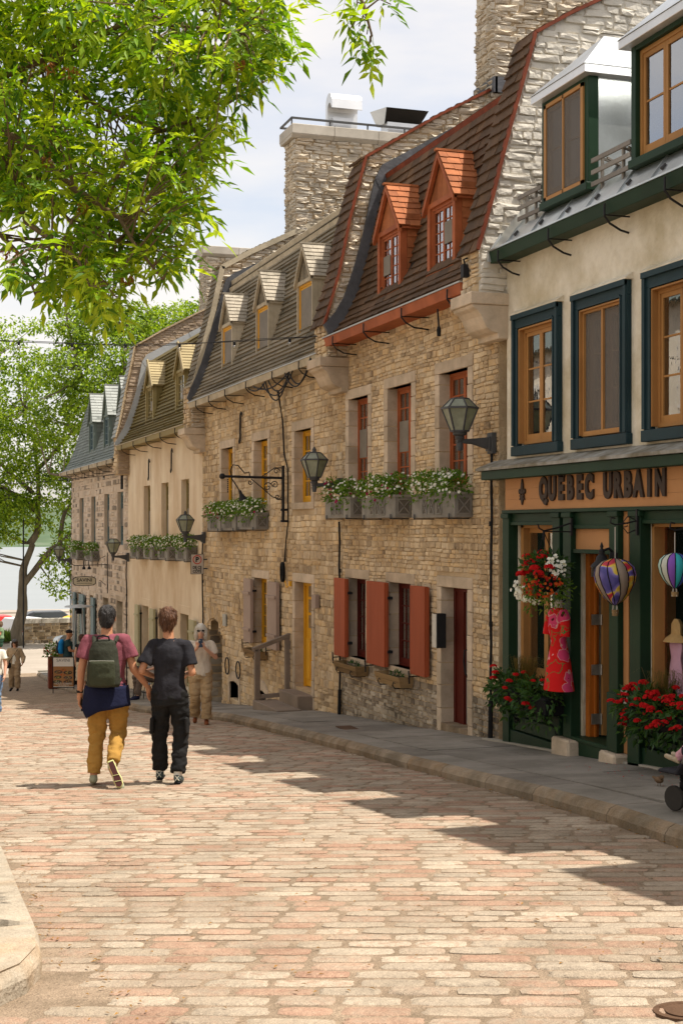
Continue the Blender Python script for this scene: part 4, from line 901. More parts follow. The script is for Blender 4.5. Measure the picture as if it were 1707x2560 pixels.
for o in ce:
    a, b = o[0], o[2]; pts = [(WX - .03, a - .1, o[1] - .05), (WX - .03, a, o[1] - .05), (WX - .03, a, o[3] - .05)] + [(WX - .03, a + (b - a) * t, o[3] - .05 + .06 * math.sin(PI * t)) for t in (.25, .5, .75)] + [(WX - .03, b, o[3] - .05), (WX - .03, b, o[1] - .05), (WX - .03, b + .1, o[1] - .05), (WX - .03, b + .1, o[3] + .02)] + [(WX - .03, a - .1 + (b - a + .2) * (1 - t), o[3] + .02 + .19 * math.sin(PI * t)) for t in (.2, .4, .6, .8)] + [(WX - .03, a - .1, o[3] + .02)]
    mb = MB(); mb.pull(pts, (.3, 0, 0)); mb.build('cellar_surround', dressed, hC)
    for q in range(4):
        mb = MB(); yy = a + (b - a) * (q + .6) / 4.4; mb.tube([(WX + .12, yy, o[1] - .05), (WX + .12, yy, o[3] + .02)], .012, 6); mb.build('iron_bar', blackiron, hC)
    mb = MB(); mb.box(WX + .3, a - .1, o[1] - .1, WX + .36, b + .1, o[3] + .1); mb.build('cellar_backing', dark, hC)  # near-black sheet closing the opening behind the bars
# yellow door and its wooden steps
mb = MB(); y0, z0, y1, z1 = dC; X = WX + .14; mb.box(X, y0, z0, X + .09, y0 + .08, z1); mb.box(X, y1 - .08, z0, X + .09, y1, z1); mb.box(X + .001, y0 + .08, z1 - .07, X + .089, y1 - .08, z1); mb.box(X + .03, y0 + .08, z0 + .02, X + .07, y1 - .08, z1 - .07); dd = mb.build('door', yellow, hC)
for k in range(3):
    mb = MB(); mb.box(X + .015, y0 + .2, -1.72 + .27 * k, X + .032, y1 - .26, -1.5 + .27 * k); mb.build('door_pane', glass, dd)
mb = MB(); mb.box(X + .01, y0 + .1, -2.6, X + .03, y0 + .3, -1.9); mb.box(X + .01, y1 - .35, -2.6, X + .03, y1 - .12, -1.9); mb.build('door_panel', yellow, dd)
stp = mat('brown_grey_step_timber', [(.22, .17, .13), (.28, .22, .17)], .75, 8, .5, .15, 60, dirt=.25)
st = thing('entrance_steps', (6.9, 23.3, -drop(23.3)), 'brown-grey wooden steps with handrail below the yellow door', 'steps')
mb = MB(); mb.box(6.82, 22.62, -3.1, 7.42, 23.72, -2.8); mb.build('upper_step', stp, st, bev=.008); mb = MB(); mb.box(6.42, 22.45, -3.3, 6.84, 24.0, -3.0); mb.build('lower_step', stp, st, bev=.008)
for y, xx, zt in ((24.0, 6.5, -2.12), (24.0, 7.05, -1.93)): mb = MB(); mb.box(xx - .045, y - .045, -3.3, xx + .045, y + .045, zt); mb.build('post', stp, st, bev=.004)
mb = MB(); mb.bar((6.42, 24.0, -2.13), (7.1, 24.0, -1.88), .09, .07); mb.build('handrail', stp, st); mb = MB(); mb.bar((6.5, 24.0, -2.95), (7.05, 24.0, -2.92), .07, .07); mb.build('lower_rail', stp, st)
shm = mat('mauve_grey_shutter', [(.34, .25, .20), (.38, .28, .225)], .6, 6, .6, .1, 60, dirt=.15)
shut(hC, 26.3, 26.82, -2.2, -.98, shm, hy=26.3, ledge=True); shut(hC, 24.5, 25.1, -2.2, -.98, shm, hy=25.1, ledge=True)
PC = [(6.77, 2.75), (6.87, 2.9), (7.0, 3.15), (7.18, 3.62), (7.5, 4.71), (7.73, 5.42)]
roof_body(hC, 21.35, 30.6, PC + [(8.4, 5.75), (9.6, 6.35)], MATS['roof_underlay'], ridge_x=11.4)
DC = [(28.35, .96), (25.62, .96), (22.92, .96)]
dh = [(c - w / 2, 3.36, c + w / 2, 4.5) for c, w in DC]
pieces('roof_board', hC, shingles(None, 21.4, 30.58, PC, .098, (1.2, 3.2), .036, random.Random(9), holes=[]), SHING, weather, limit=200)
mb = MB(); mb.prism([(7.69, 5.3), (7.66, 5.44), (7.74, 5.5), (7.82, 5.46)], 21.4, 30.56); mb.prism([(7.64, 5.16), (7.62, 5.28), (7.68, 5.3), (7.7, 5.18)], 21.4, 30.56); mb.build('break_board', weatherl, hC)
gutter(hC, 21.3, 30.7, 6.73, 2.74, 2.62, weatherl, zinc, [22.2, 23.8, 25.6, 27.2, 28.6, 29.8])
for c, w in DC:
    d = gable_dormer(hC, c, w - .06, 3.2, 4.2, 4.78, 7.03, weatherl, weather, shake, weatherl, rows=4, over=.03, winm=yellow, ridge=shake, rexp=.1, rw=(.1, .2), scr={0: (.06, .95)}, back=.75, f=.045, leafs=1)
FCD = [(6.76, 3.08), (6.85, 3.28), (7.04, 4.04), (7.24, 4.78), (7.45, 5.78), (8.11, 6.16), (9.11, 6.66), (11.3, 7.75)]
firewall(hC, 30.55, 31.15, FCD, 2.18, weather, rubc, weatherl, ew=.09, lead_in=[(6.74, 2.76), (6.86, 2.9), (7.0, 3.15), (7.19, 3.62), (7.51, 4.71), (7.74, 5.43), (9.6, 6.4), (11, 7.1)],
         lead_out=[(6.68, 2.84), (6.73, 3.0), (6.85, 3.25), (7.02, 3.68), (7.33, 4.73), (7.57, 5.55), (9.5, 6.5), (11, 7.3)], seed=23, tilew=(.6, .7), texp=.11)
ch = chimney(hC, 30.55, 31.35, 9.17, 13.2, 6.35, 8.75, seed=33)
mb = MB()
for k in range(5): mb.box(9.05 + k * .9, 30.5, 9.05, 9.08 + k * .9, 30.53, 9.18)
mb.box(9.05, 30.49, 9.17, 13.1, 30.54, 9.21); mb.box(9.05, 31.38, 9.17, 13.1, 31.43, 9.21); mb.box(9.05, 30.5, 9.17, 9.09, 31.4, 9.21); mb.build('cap_rail', greyiron, ch)
# roof cowls
cw = thing('roof_vent', (10.3, 30.95, 9.06), 'rounded white metal cowl standing on the tall stone chimney', 'roof vent')
mb = MB(); arc = [(10.0, 9.06)] + [(10.0, 9.55)] + [(10.22 + .27 * math.cos(t), 9.68 + .27 * math.sin(t)) for t in [PI - PI * k / 10 for k in range(11)]]
sec = [(10.0, 9.06), (10.0, 9.6)] + [(10.24 - .24 * math.cos(PI * k / 8), 9.62 + .26 * math.sin(PI * k / 8)) for k in range(1, 8)] + [(10.48, 9.5), (10.44, 9.5), (10.4, 9.56), (10.34, 9.64), (10.25, 9.66), (10.16, 9.6), (10.14, 9.5), (10.14, 9.06)]
mb.pull([(10.0, 30.95 - (x - 10.0) + .0, z) for x, z in sec], (.72, 0, 0)); mb.build('cowl', tinwhite, cw)
mb = MB(); mb.box(10.1, 30.7, 9.03, 10.66, 31.1, 9.35); mb.build('cowl_base', tinwhite, cw)
cv = thing('roof_vent', (11.8, 30.95, 9.06), 'flared metal vent hood with black louvred mouth on the chimney', 'roof vent')
mb = MB(); mb.box(11.4, 30.65, 9.03, 12.2, 31.1, 9.35); mb.build('vent_base', tinwhite, cv)
mb = MB(); mb.add([(11.3, 30.45, 9.62), (12.34, 30.45, 9.62), (12.22, 30.75, 9.33), (11.36, 30.75, 9.33), (11.15, 31.15, 9.68), (12.4, 31.15, 9.68), (12.25, 31.1, 9.33), (11.3, 31.1, 9.33)], [(0, 1, 5, 4), (1, 2, 6, 5), (2, 3, 7, 6), (3, 0, 4, 7), (4, 5, 6, 7)]); mb.build('vent_hood', tinwhite, cv)
mb = MB(); mb.add([(11.32, 30.46, 9.6), (12.32, 30.46, 9.6), (12.21, 30.74, 9.34), (11.37, 30.74, 9.34)], [(0, 1, 2, 3)]); mb.build('vent_mouth', dark, cv)

# ---------------------------------------------------------------- house D: peach plaster
hD = thing('plaster_house', (WX, 35.5, -drop(35)), 'peach plaster house with olive board roof and narrow olive windows', 'house')
upD = [(36.89, -.22, 37.8, 1.12), (34.54, -.22, 35.42, 1.13), (32.21, -.22, 33.04, 1.14)]
loD = [(37.1, -4.05, 38.0, -2.08), (34.7, -4.45, 35.7, -2.04), (32.25, -3.75, 33.15, -2.02)]
facade(hD, 30.8, 40.2, 2.4, upD + loD, None, '', core=plaster)
for o in upD: casement(hD, ST, o[0], o[2], o[1], o[3], WX + .12, olivel, cols=2, rows=5, scr={0: (.0, .45), 1: (.0, .5)}, stile=.05, munt=.02)
for o in (loD[0], loD[2]): casement(hD, ST, o[0], o[2], o[1], o[3], WX + .16, olivel, cols=1, rows=3, stile=.05); 
for o in loD: surround(hD, o, .2, .16, plaster, w=.006)
mb = MB(); o = loD[1]; mb.box(WX + .2, o[0], o[1], WX + .25, o[2], o[3]); mb.build('door', olivel, hD)
crm = mat('cream_green_shutter', [(.42, .38, .22), (.46, .42, .25)], .6, 6, .6, .1, dirt=.15)
for a, b in ((35.9, 36.45), (38.05, 38.55), (31.2, 31.75)): shut(hD, a, b, -4.0 if a > 35 else -3.8, -2.08, crm, ledge=True)
body(hD, 30.9, 40.1, plaster, 2.3, x0=8.3)
PD = [(6.76, 2.3), (6.87, 2.4), (7.11, 2.75), (7.28, 3.28), (7.46, 3.86), (7.65, 4.70)]
roof_body(hD, 31.1, 40.0, PD + [(8.3, 5.02), (9.3, 5.5)], MATS['roof_underlay'], ridge_x=11.4)
pieces('roof_board', hD, shingles(None, 31.1, 39.98, PD, .105, (1.5, 3.5), .05, random.Random(19)), SHING, olive, limit=140)
gutter(hD, 31.1, 40.0, 6.72, 2.3, 2.18, olivel, weatherl, [31.9, 33.6, 35.4, 37.2, 39])
for c in (37.05, 33.23):
    gable_dormer(hD, c, 1.05, 2.74, 3.77, 4.37, 7.1, olivel, olive, butter, olive, rows=4, over=.05, winm=olivel, ridge=butter, rexp=.1, rw=(.3, .5), back=.8, scr={0: (.3, .6)}, boardw=.09, roofn='dormer_roof_board')
    mb = MB(); mb.bar((7.05, c - .64, 3.64), (7.05, c, 4.4), .13, .03, up=(1, 0, 0)); mb.build('bargeboard', butter, hD)
FDE = [(6.70, 2.55), (6.80, 2.95), (6.97, 3.84), (7.24, 5.14), (8.0, 5.6), (9.11, 6.2), (11.3, 7.3)]
firewall(hD, 39.92, 40.5, FDE, 1.5, slatel, mat('tan_rough_render', [(.36, .27, .19), (.44, .34, .245)], .95, 6, .8, .6, 14, dirt=.2), lime, rend=True, lead_in=[(6.74, 2.28), (6.87, 2.4), (7.12, 2.75), (7.29, 3.28), (7.47, 3.86), (7.66, 4.72), (9.3, 5.6), (11, 6.5)],
         lead_out=[(6.66, 2.36), (6.76, 2.56), (6.93, 2.84), (7.1, 3.28), (7.28, 3.88), (7.47, 4.85), (9.1, 5.75), (11, 6.7)], leadm=zinc, seed=24, corb=False, texp=.13)
for xx, zt in ((9.3, 7.8),): chimney(hD, 39.95, 40.75, xx, 12.5, 5.9, zt, seed=35)
# ---------------------------------------------------------------- house E: speckled stone, slate roof
hE = thing('slate_roof_house', (WX, 46, -drop(46)), 'speckled rubble house at the street end with grey-green slate roof', 'house')
upE = [(48.82, -.53, 49.79, 1.03), (46.19, -.53, 47.1, 1.03), (43.43, -.52, 44.41, 1.05), (40.98, -.5, 41.98, 1.06)]
loE = [(49.29, -5.1, 50.14, -2.24), (46.64, -4.9, 47.41, -2.22), (43.58, -3.3, 44.6, -2.17), (41.08, -4.75, 42.09, -2.15)]
facade(hE, 40.2, 51.85, 2.15, upE + loE, rubE, 'wall_rubble', extra=[(*o, .1, .1, 0) for o in upE] + [(*o, .16, .16, 0) for o in loE], seed=31, limit=200, hh=(.14, .26), ww=(.2, .5), core=mat('tan_render', [(.55, .44, .33), (.64, .52, .40)], .95, 6, 1, .2, 20, dirt=.2), gap=.075, d=.02)
for o in upE: casement(hE, ST, o[0], o[2], o[1], o[3], WX + .1, mat('blue_grey_paint', [(.12, .18, .19), (.15, .215, .22)], .5, dirt=.1), cols=2, rows=6, stile=.06, munt=.022, scr={0: (.35, .7), 1: (.35, .7)})
for o in loE: surround(hE, o, .16, .12, dressed, w=.012)
bgp = MATS['blue_grey_paint']
for a, b, m in ((50.2, 50.7, bgp), (48.2, 48.75, bgp), (48.78, 49.2, bgp), (45.9, 46.5, bgp)): shut(hE, a, b, -4.9, -2.26, m, ledge=True)
for o in loE: mb = MB(); mb.box(WX + .22, o[0], o[1], WX + .27, o[2], o[3]); mb.build('door', sagepaint, hE)
body(hE, 40.3, 51.7, lime, 2.0, x0=8.0)
mb = MB(); mb.box(WX, 51.7, -6.5, 15.4, 51.86, 2.1); mb.build('end_wall', MATS['tan_render'], hE)
PE = [(6.70, 1.97), (6.82, 2.04), (7.0, 2.3), (7.17, 2.69), (7.35, 3.25), (7.5, 3.8), (7.72, 4.5)]
roof_body(hE, 40.4, 51.6, PE + [(8.3, 4.75), (9.3, 5.1)], MATS['roof_underlay'], ridge_x=11.4)
pieces('roof_slate', hE, shingles(None, 40.5, 51.7, PE, .12, (.25, .45), .022, random.Random(29)), SHING, slate, limit=230, stuff='roof_slate_field')
gutter(hE, 40.5, 51.9, 6.66, 1.97, 1.86, weatherl, zinc, [41.2, 42.9, 44.6, 46.3, 48, 49.7, 51.2])
for c in (46.8, 43.75, 41.05): gable_dormer(hE, c, 1.06, 2.37, 3.5, 4.38, 7.05, sagepaint, sagepaint, slatel, slate, rows=4, over=.04, winm=bgp, ridge=slatel, rexp=.11, rw=(.15, .28), back=1.0)
mb = MB()
for i in range(10):
    t = i / 9; mb.tube([(lerp([(0, 6.7), (1, 7.72)], t), 51.72, lerp([(z - 1.97, z) for x, z in PE], t * 2.53)), (lerp([(0, 6.7), (1, 7.72)], t), 51.74, 2)], .01, 4) if 0 else None
for (a, b), (c, d) in zip(PE, PE[1:]): mb.bar((a, 51.72, b + .02), (c, 51.72, d + .02), .06, .03)
mb.build('verge_board', slate, hE)

# ---------------------------------------------------------------- the unseen row across the street, added for warm bounce light and mirrored in panes
om = mat('sunlit_opposite_render', [(.70, .6, .46), (.8, .71, .57)], .9, 4, 1, .3, 20, dirt=.25)
for k, (a, b, lb) in enumerate([(13, 21, 'unseen cream rendered house across the street, beyond the left edge'), (21.2, 31, 'second unseen rendered house across the street, beyond the left edge'), (31.2, 44, 'third unseen rendered house across the street, beyond the left edge')]):
    t = thing('opposite_house', (-3.4, (a + b) / 2, -drop((a + b) / 2)), lb, 'house', 'houses across the street'); X = -3.4 - .2 * k; z0, z1 = -drop(b) - .3, 5.6 - .3 * k
    mb = MB(); mb.box(X - 7, a, z0, X, b, z1); mb.build('wall', om, t); mb = MB(); mb.prism([(X + .3, z1 - .05), (X - 1.2, z1 + 2.6), (X - 3.5, z1 + 3.6), (X - 7.2, z1)], a, b); mb.build('roof', slate, t)
    n = int((b - a) / 1.9)
    for i in range(n):
        y = a + (b - a) * (i + .5) / n
        for zc in (3.9 - .3 * k, 1.2 - .3 * k, -1.5 - .3 * k):
            mb = MB(); mb.box(X, y - .5, zc - .75, X + .04, y + .5, zc + .75); mb.box(X + .04, y - .5, zc - .82, X + .1, y + .5, zc - .75); fr_ = mb.build('window', curtain, t); mb = MB(); mb.box(X + .04, y - .4, zc - .65, X + .05, y - .03, zc + .65); mb.box(X + .04, y + .03, zc - .65, X + .05, y + .4, zc + .65); mb.build('pane', dark, fr_)
# ================================================================ street furniture and things on the walls
def leafmat(name, cols, trans=.3, **k): return mat(name, cols, .55, 5, .35, dirt=.15, ds=2, trans=trans, spec=.3, **k)
boxleaf = leafmat('petunia_leaf', [(.05, .12, .012), (.10, .20, .02), (.18, .30, .03)], .4)
gerleaf = leafmat('geranium_leaf', [(.02, .06, .014), (.04, .10, .02), (.075, .15, .03)], .25)
petw = mat('white_petal', [(.7, .7, .64), (.8, .8, .74)], .7, dirt=0, trans=.2); petm = mat('magenta_petal', [(.28, .006, .06), (.38, .01, .1)], .7, dirt=0, trans=.15)
petr = mat('red_petal', [(.36, .004, .005), (.58, .010, .010)], .7, 30, .6, dirt=0, trans=.15); peto = mat('orange_petal', [(.40, .05, .008), (.5, .10, .012), (.34, .012, .006), (.3, .01, .006)], .7, dirt=0, trans=.15)
def leaf(mb, p, d, n, L, w, m=0, rnd=0.0, fold=.25):
    """one leaf: pointed blade folded on its midrib"""
    d = d.normalized(); s = d.cross(n); s = s.normalized() if s.length > 1e-5 else d.orthogonal().normalized(); n = s.cross(d).normalized()
    a = p; b = p + d * L; c1 = p + d * L * .42 + s * w / 2 + n * w * fold; c2 = p + d * L * .42 - s * w / 2 + n * w * fold; mid = p + d * L * .5 - n * L * .03
    b = b - n * L * .12
    mb.add([a, c1, b, mid, c2], [(0, 3, 1), (1, 3, 2), (0, 4, 3), (4, 2, 3)], m, rnd)
def rvec(r): 
    while 1:
        v = Vector((r.uniform(-1, 1), r.uniform(-1, 1), r.uniform(-1, 1)))
        if .05 < v.length < 1: return v.normalized()
def bloom(mb, p, n, r, m=0, k=5):
    n = n.normalized(); a = n.orthogonal().normalized(); b = n.cross(a); vs = [p - n * r * .25]; 
    for i in range(2 * k):
        t = PI * i / k; q = r * (1.0 if i % 2 == 0 else .72); vs.append(p + a * (q * math.cos(t)) + b * (q * math.sin(t)) + n * (r * .12 * (i % 2)))
    mb.add(vs, [(0, i + 1, (i + 1) % (2 * k) + 1) for i in range(2 * k)], m, R.random())
def cloud(parent, c, s, nleaf, L, lm, flowers, seed, name='foliage', hang=.25, dn=(-.6, -.5, .5), stems=None):
    r = random.Random(seed); mb = MB(); c = Vector(c); s = Vector(s)
    for i in range(nleaf):
        v = rvec(r); q = r.uniform(.25, 1.0) ** .5; p = c + Vector((v.x * s.x, v.y * s.y, v.z * s.z)) * q * (1 + .25 * noise.noise(v * 3 + c))
        if v.z < 0 and r.random() < hang: p.z -= r.uniform(0, s.z)
        leaf(mb, p, (v + rvec(r) * .8 + Vector((0, 0, -.1))), rvec(r) + Vector((0, 0, .8)), L * r.uniform(.6, 1.3), L * r.uniform(.35, .6), 0, r.random())
    o = mb.build(name, lm, parent); o['kind'] = 'stuff'
    for (m, n, rad, nm, bias) in flowers:
        mb = MB()
        for i in range(n):
            v = (rvec(r) + Vector(bias)).normalized(); p = c + Vector((v.x * s.x, v.y * s.y, v.z * s.z)) * r.uniform(.9, 1.12); bloom(mb, p, v * .6 + Vector(dn), rad * r.uniform(.75, 1.2))
        b = mb.build(nm, m, parent); b['kind'] = 'stuff'
zplant = mat('grey_zinc_planter', [(.22, .205, .18), (.30, .28, .245)], .75, 6, .6, .15, 40, dirt=.25, ds=3)
meshm = mat('dark_planter_mesh', [(.09, .08, .068), (.17, .15, .125)], .8, 90, 1, dirt=0)
def flower_box(y0, y1, z0, label, group, seed, white_n=60, mag_n=14, x0=6.84, droop=.25, h=.31):
    t = thing('flower_box', ((x0 + 7.1) / 2, (y0 + y1) / 2, z0), label, 'flower box', group)
    x1 = 7.085; z1 = z0 + h
    mb = MB(); mb.box(x0, y0, z0, x1, y1, z1); mb.build('planter', zplant, t, bev=.006)
    mb = MB(); mb.box(x0 - .012, y0 - .012, z1 - .03, x1, y1 + .012, z1 + .004); mb.build('rim', zplant, t)
    L = y1 - y0
    def cross(a, b, c, d, F):
        pl = MB(); pl.add([F.P(a, c, .002), F.P(b, c, .002), F.P(b, d, .002), F.P(a, d, .002)], [(0, 1, 2, 3)]); pl.build('lattice_mesh', meshm, t)
        q = MB(); w = .014
        for (u0, v0, u1, v1) in ((a, c, b, d), (a, d, b, c)): q.bar(F.P(u0, v0, .007), F.P(u1, v1, .007), w, .01, up=F.n)
        q.bar(F.P(a, c, .005), F.P(a, d, .005), w, .012, up=F.n); q.bar(F.P(b, c, .005), F.P(b, d, .005), w, .012, up=F.n); q.bar(F.P(a, c, .005), F.P(b, c, .005), w, .012, up=F.n); q.bar(F.P(a, d, .005), F.P(b, d, .005), w, .012, up=F.n); q.build('lattice_cross', zplant, t)
    FF = Frame((x0, 0, 0), (0, 1, 0), (0, 0, 1), (-1, 0, 0)); FE = Frame((0, y0, 0), (1, 0, 0), (0, 0, 1), (0, -1, 0))
    for k in range(3): a = y0 + L * (.28 + .17 * k); cross(a, a + L * .11, z0 + .05, z1 - .07, FF)
    cross(x0 + .04, x1 - .03, z0 + .05, z1 - .06, FE)
    for y in (y0 + .12, y1 - .15):
        mb = MB(); mb.box(x0 - .03, y - .015, z0 - .02, x1, y + .015, z0 - .004); mb.box(x0 - .03, y - .015, z0 - .02, x0 - .018, y + .015, z0 + .05); mb.build('bracket', greyiron, t)
    n = max(2, int(L / .32)); r = random.Random(seed)
    for i in range(n):
        cy = y0 + L * (i + .5) / n
        cloud(t, (x0 + .1, cy, z1 + .09 + r.uniform(-.02, .05)), (.21, L / n * .75, .17), 250, .07, boxleaf, [(petw, int(white_n / n), .022, 'white_blossoms', (-.6, -.35, .35))] + ([(petm, int(mag_n / n), .022, 'magenta_blossoms', (-.8, -.3, -.3))] if r.random() < .75 else []), seed + i, hang=.5)
    return t
gB = 'grey planters under the red upper windows'; gC = 'grey planters under the yellow upper windows'; gD = 'grey planters along the plaster house'; gE = 'grey planters on the end house'
flower_box(16.05, 17.48, .13, 'grey lattice planter full of white petunias behind the large lamp', gB, 1, 110, 0)
flower_box(18.1, 19.46, .14, 'grey lattice planter with white and trailing magenta petunias under the middle red upper window', gB, 20, 60, 26)
flower_box(19.97, 21.2, .15, 'grey lattice planter with red and white petunias beside the lamp bracket', gB, 40, 46, 26)
flower_box(25.35, 26.7, -.03, 'grey planter heaped with white petunias next to the black iron sign bracket', gC, 60, 100, 4)
flower_box(26.85, 28.0, -.05, 'grey planter with white petunias between its two neighbours on the yellow-window house', gC, 80, 60, 8)
flower_box(28.1, 29.25, -.06, 'farthest grey planter on the yellow-window house, with dark red petunias', gC, 100, 40, 20)
for i, (a, lb) in enumerate([(31.3, 'grey planter behind the parking sign on the plaster house'), (33.4, 'second grey planter from the parking sign, above the wall crack'), (35.3, 'third grey planter from the parking sign on the plaster house'), (37.2, 'farthest grey planter on the plaster house, beside the stone end house')]):
    flower_box(a, a + 1.2, -.75 - .02 * i, lb, gD, 120 + 20 * i, 75, 5, droop=.3)
flower_box(45.3, 46.8, -1.05, 'grey planter with magenta flowers above the oval restaurant sign', gE, 210, 50, 16); flower_box(48.5, 50.2, -1.07, 'farthest grey planter, at the corner of the end house', gE, 230, 60, 12)
# wooden boxes below the ground floor windows
wbm = mat('split_old_wood', [(.20, .125, .06), (.34, .22, .10), (.42, .29, .15)], .85, 16, .5, .4, 50, dirt=.3, stretch=(1, .15, 2))
def wood_box(y0, y1, z0, label):
    t = thing('window_box', (6.97, (y0 + y1) / 2, z0), label, 'window box', 'old wooden window boxes')
    for k in range(2):
        mb = MB(); o = .02 * k; mb.pull([(6.90 - o, y0 - o, z0 + k * .075), (6.88 - o, y0 - o - .02, z0 + .07 + k * .075), (6.88 - o, y1 + o, z0 + .07 + k * .075), (6.90 - o, y1 + o, z0 + k * .075)], (.018, 0, 0)); mb.build('plank', wbm, t)
    mb = MB(); mb.pull([(6.9, y0, z0), (7.08, y0, z0), (7.08, y0 - .03, z0 + .15), (6.87, y0 - .04, z0 + .15)], (0, .018, 0)); mb.build('plank', wbm, t); mb = MB(); mb.pull([(6.9, y1, z0), (7.08, y1, z0), (7.08, y1, z0 + .15), (6.87, y1, z0 + .15)], (0, .018, 0)); mb.build('plank', wbm, t)
    mb = MB(); mb.box(6.9, y0, z0, 7.08, y1, z0 + .1); mb.build('soil', mat('dry_soil', [(.07, .05, .03), (.12, .09, .06)], .95, 30, 1, .8, 60, dirt=0), t)
    for y in (y0 + .15, y1 - .2):
        mb = MB(); mb.tube([(7.09, y, z0 - .02), (6.87, y, z0 - .02), (6.84, y, z0 + .03), (6.855, y, z0 + .07), (6.875, y, z0 + .05)], .008, 5); mb.build('bracket', blackiron, t)
    cloud(t, (6.99, (y0 + y1) / 2 - .1, z0 + .13), (.06, (y1 - y0) * .25, .05), 60, .06, gerleaf, [], int(y0 * 7))
wood_box(18.05, 18.98, -2.18, 'cracked wooden window box between the second and third red shutters'); wood_box(19.86, 20.85, -2.2, 'cracked wooden window box under the first red-shuttered window'); wood_box(25.4, 26.4, -2.44, 'old wooden window box between the mauve shutters')
# ---------------------------------------------------------------- lanterns on wall arms
def wall_lamp(Y, zarm, label, finial=True, s=1.0, xl=6.64):
    t = thing('wall_lamp', (7.1, Y, zarm), label, 'street lamp', 'grey lanterns on wall brackets')
    mb = MB(); mb.box(7.02, Y - .07, zarm - .15, 7.08, Y + .07, zarm + .1); mb.box(6.99, Y - .05, zarm - .12, 7.02, Y + .05, zarm + .05); mb.build('wall_plate', greyiron, t, bev=.006)
    mb = MB(); mb.prism([(7.0, zarm + .045), (6.74, zarm + .02), (6.6, zarm + .015), (6.6, zarm - .03), (6.8, zarm - .04), (7.0, zarm - .10)], Y - .028, Y + .028); mb.build('bracket_arm', greyiron, t, bev=.006)
    b = zarm + .11; N = 6; r0, r1, r2 = .105 * s, .215 * s, .105 * s; h1, h2 = b + .27 * s, b + .38 * s
    mb = MB(); mb.lathe((xl, Y, 0), [(.03, zarm - .12), (.045, zarm - .05), (.03, zarm - .02), (.06, zarm + .03), (.05, zarm + .05), (.085, zarm + .07), (.085, b)], 10); mb.build('lamp_socket', greyiron, t, smooth=True)
    P = lambda r, z, j: Vector((xl + r * math.cos(2 * PI * (j + .5) / N), Y + r * math.sin(2 * PI * (j + .5) / N), z))
    mb = MB()
    for j in range(N):
        mb.bar(P(r0, b, j), P(r1, h1, j), .018, .018); mb.bar(P(r1, h1, j), P(r1, h1, j + 1), .02, .024); mb.bar(P(r1, h1, j), P(r2, h2, j), .016, .016); mb.bar(P(r0, b, j), P(r0, b, j + 1), .018, .018); mb.bar(P(r2, h2, j), P(r2, h2, j + 1), .016, .016)
    mb.lathe((xl, Y, 0), [(r2 * .95, h2 - .004), (r2 * .9, h2 + .012)], 6, rot=PI / 6)
    mb.build('lantern_frame', greyiron, t)
    if finial: mb = MB(); mb.lathe((xl, Y, 0), [(.05, h2), (.03, h2 + .03), (.035, h2 + .05), (.02, h2 + .08), (.004, h2 + .1)], 8); mb.build('finial', greyiron, t, smooth=True)
    for j in range(N):
        for a, c, d, e in ((r0, b, r1, h1), (r1, h1, r2, h2)):
            mb = MB(); q = [P(a * .985, c, j), P(a * .985, c, j + 1), P(d * .985, e, j + 1), P(d * .985, e, j)]; mb.add(q, [(0, 1, 2, 3)]); mb.build('pane', mat('milky_lamp_glass', [(.34, .37, .29), (.42, .45, .36)], .3, 4, .9, dirt=.3, ds=6, spec=.5, trans=.35), t)
    mb = MB(); mb.lathe((xl, Y, 0), [(.03, b), (.03, b + .06), (.05, b + .1), (.045, b + .2), (.01, b + .24)], 8); mb.build('bulb', petw, t, smooth=True)
    return t
wall_lamp(15.42, 1.03, 'largest grey lantern, in front of the right red upper window beside the shop', finial=False)
wall_lamp(21.12, .68, 'grey lantern with knob finial in front of the ochre window nearest the red windows'); wall_lamp(30.5, -.19, 'grey lantern with knob finial above the parking sign', s=.95)
wall_lamp(40.0, -.8, 'flat-topped grey lantern where the plaster house meets the speckled stone house', finial=False); wall_lamp(51.7, -1.14, 'farthest grey lantern, on the outer corner of the end house', finial=False)
def conduit(Y, z1, z0, label, x=7.04):
    mb = MB(); r = random.Random(int(Y)); pts = [(x + r.uniform(-.012, .008), Y + r.uniform(-.01, .01), z1 + (z0 - z1) * i / 9) for i in range(10)]
    mb.tube(pts, .017, 7)
    for f in (.25, .6): mb.lathe((x, Y, z1 + (z0 - z1) * f), [(.024, -.03), (.024, .03)], 7)
    mb.tube([(x, Y, z0 + .45), (x - .01, Y, z0)], .03, 8); o = mb.build('conduit', cable); tag(o, label, 'conduit', 'black conduits down the house fronts')
conduit(15.42, .9, -2.5, 'black conduit running down beside the green shop front'); conduit(21.1, .1, -2.98, 'black conduit running down between red shutters and yellow door', 7.05)
conduit(30.55, -.3, -3.8, 'black conduit below the lamp by the arched passage'); conduit(40.1, -.95, -4.75, 'black conduit at the joint of plaster and speckled stone'); conduit(51.7, -1.3, -5.3, 'black conduit at the far corner of the end house')
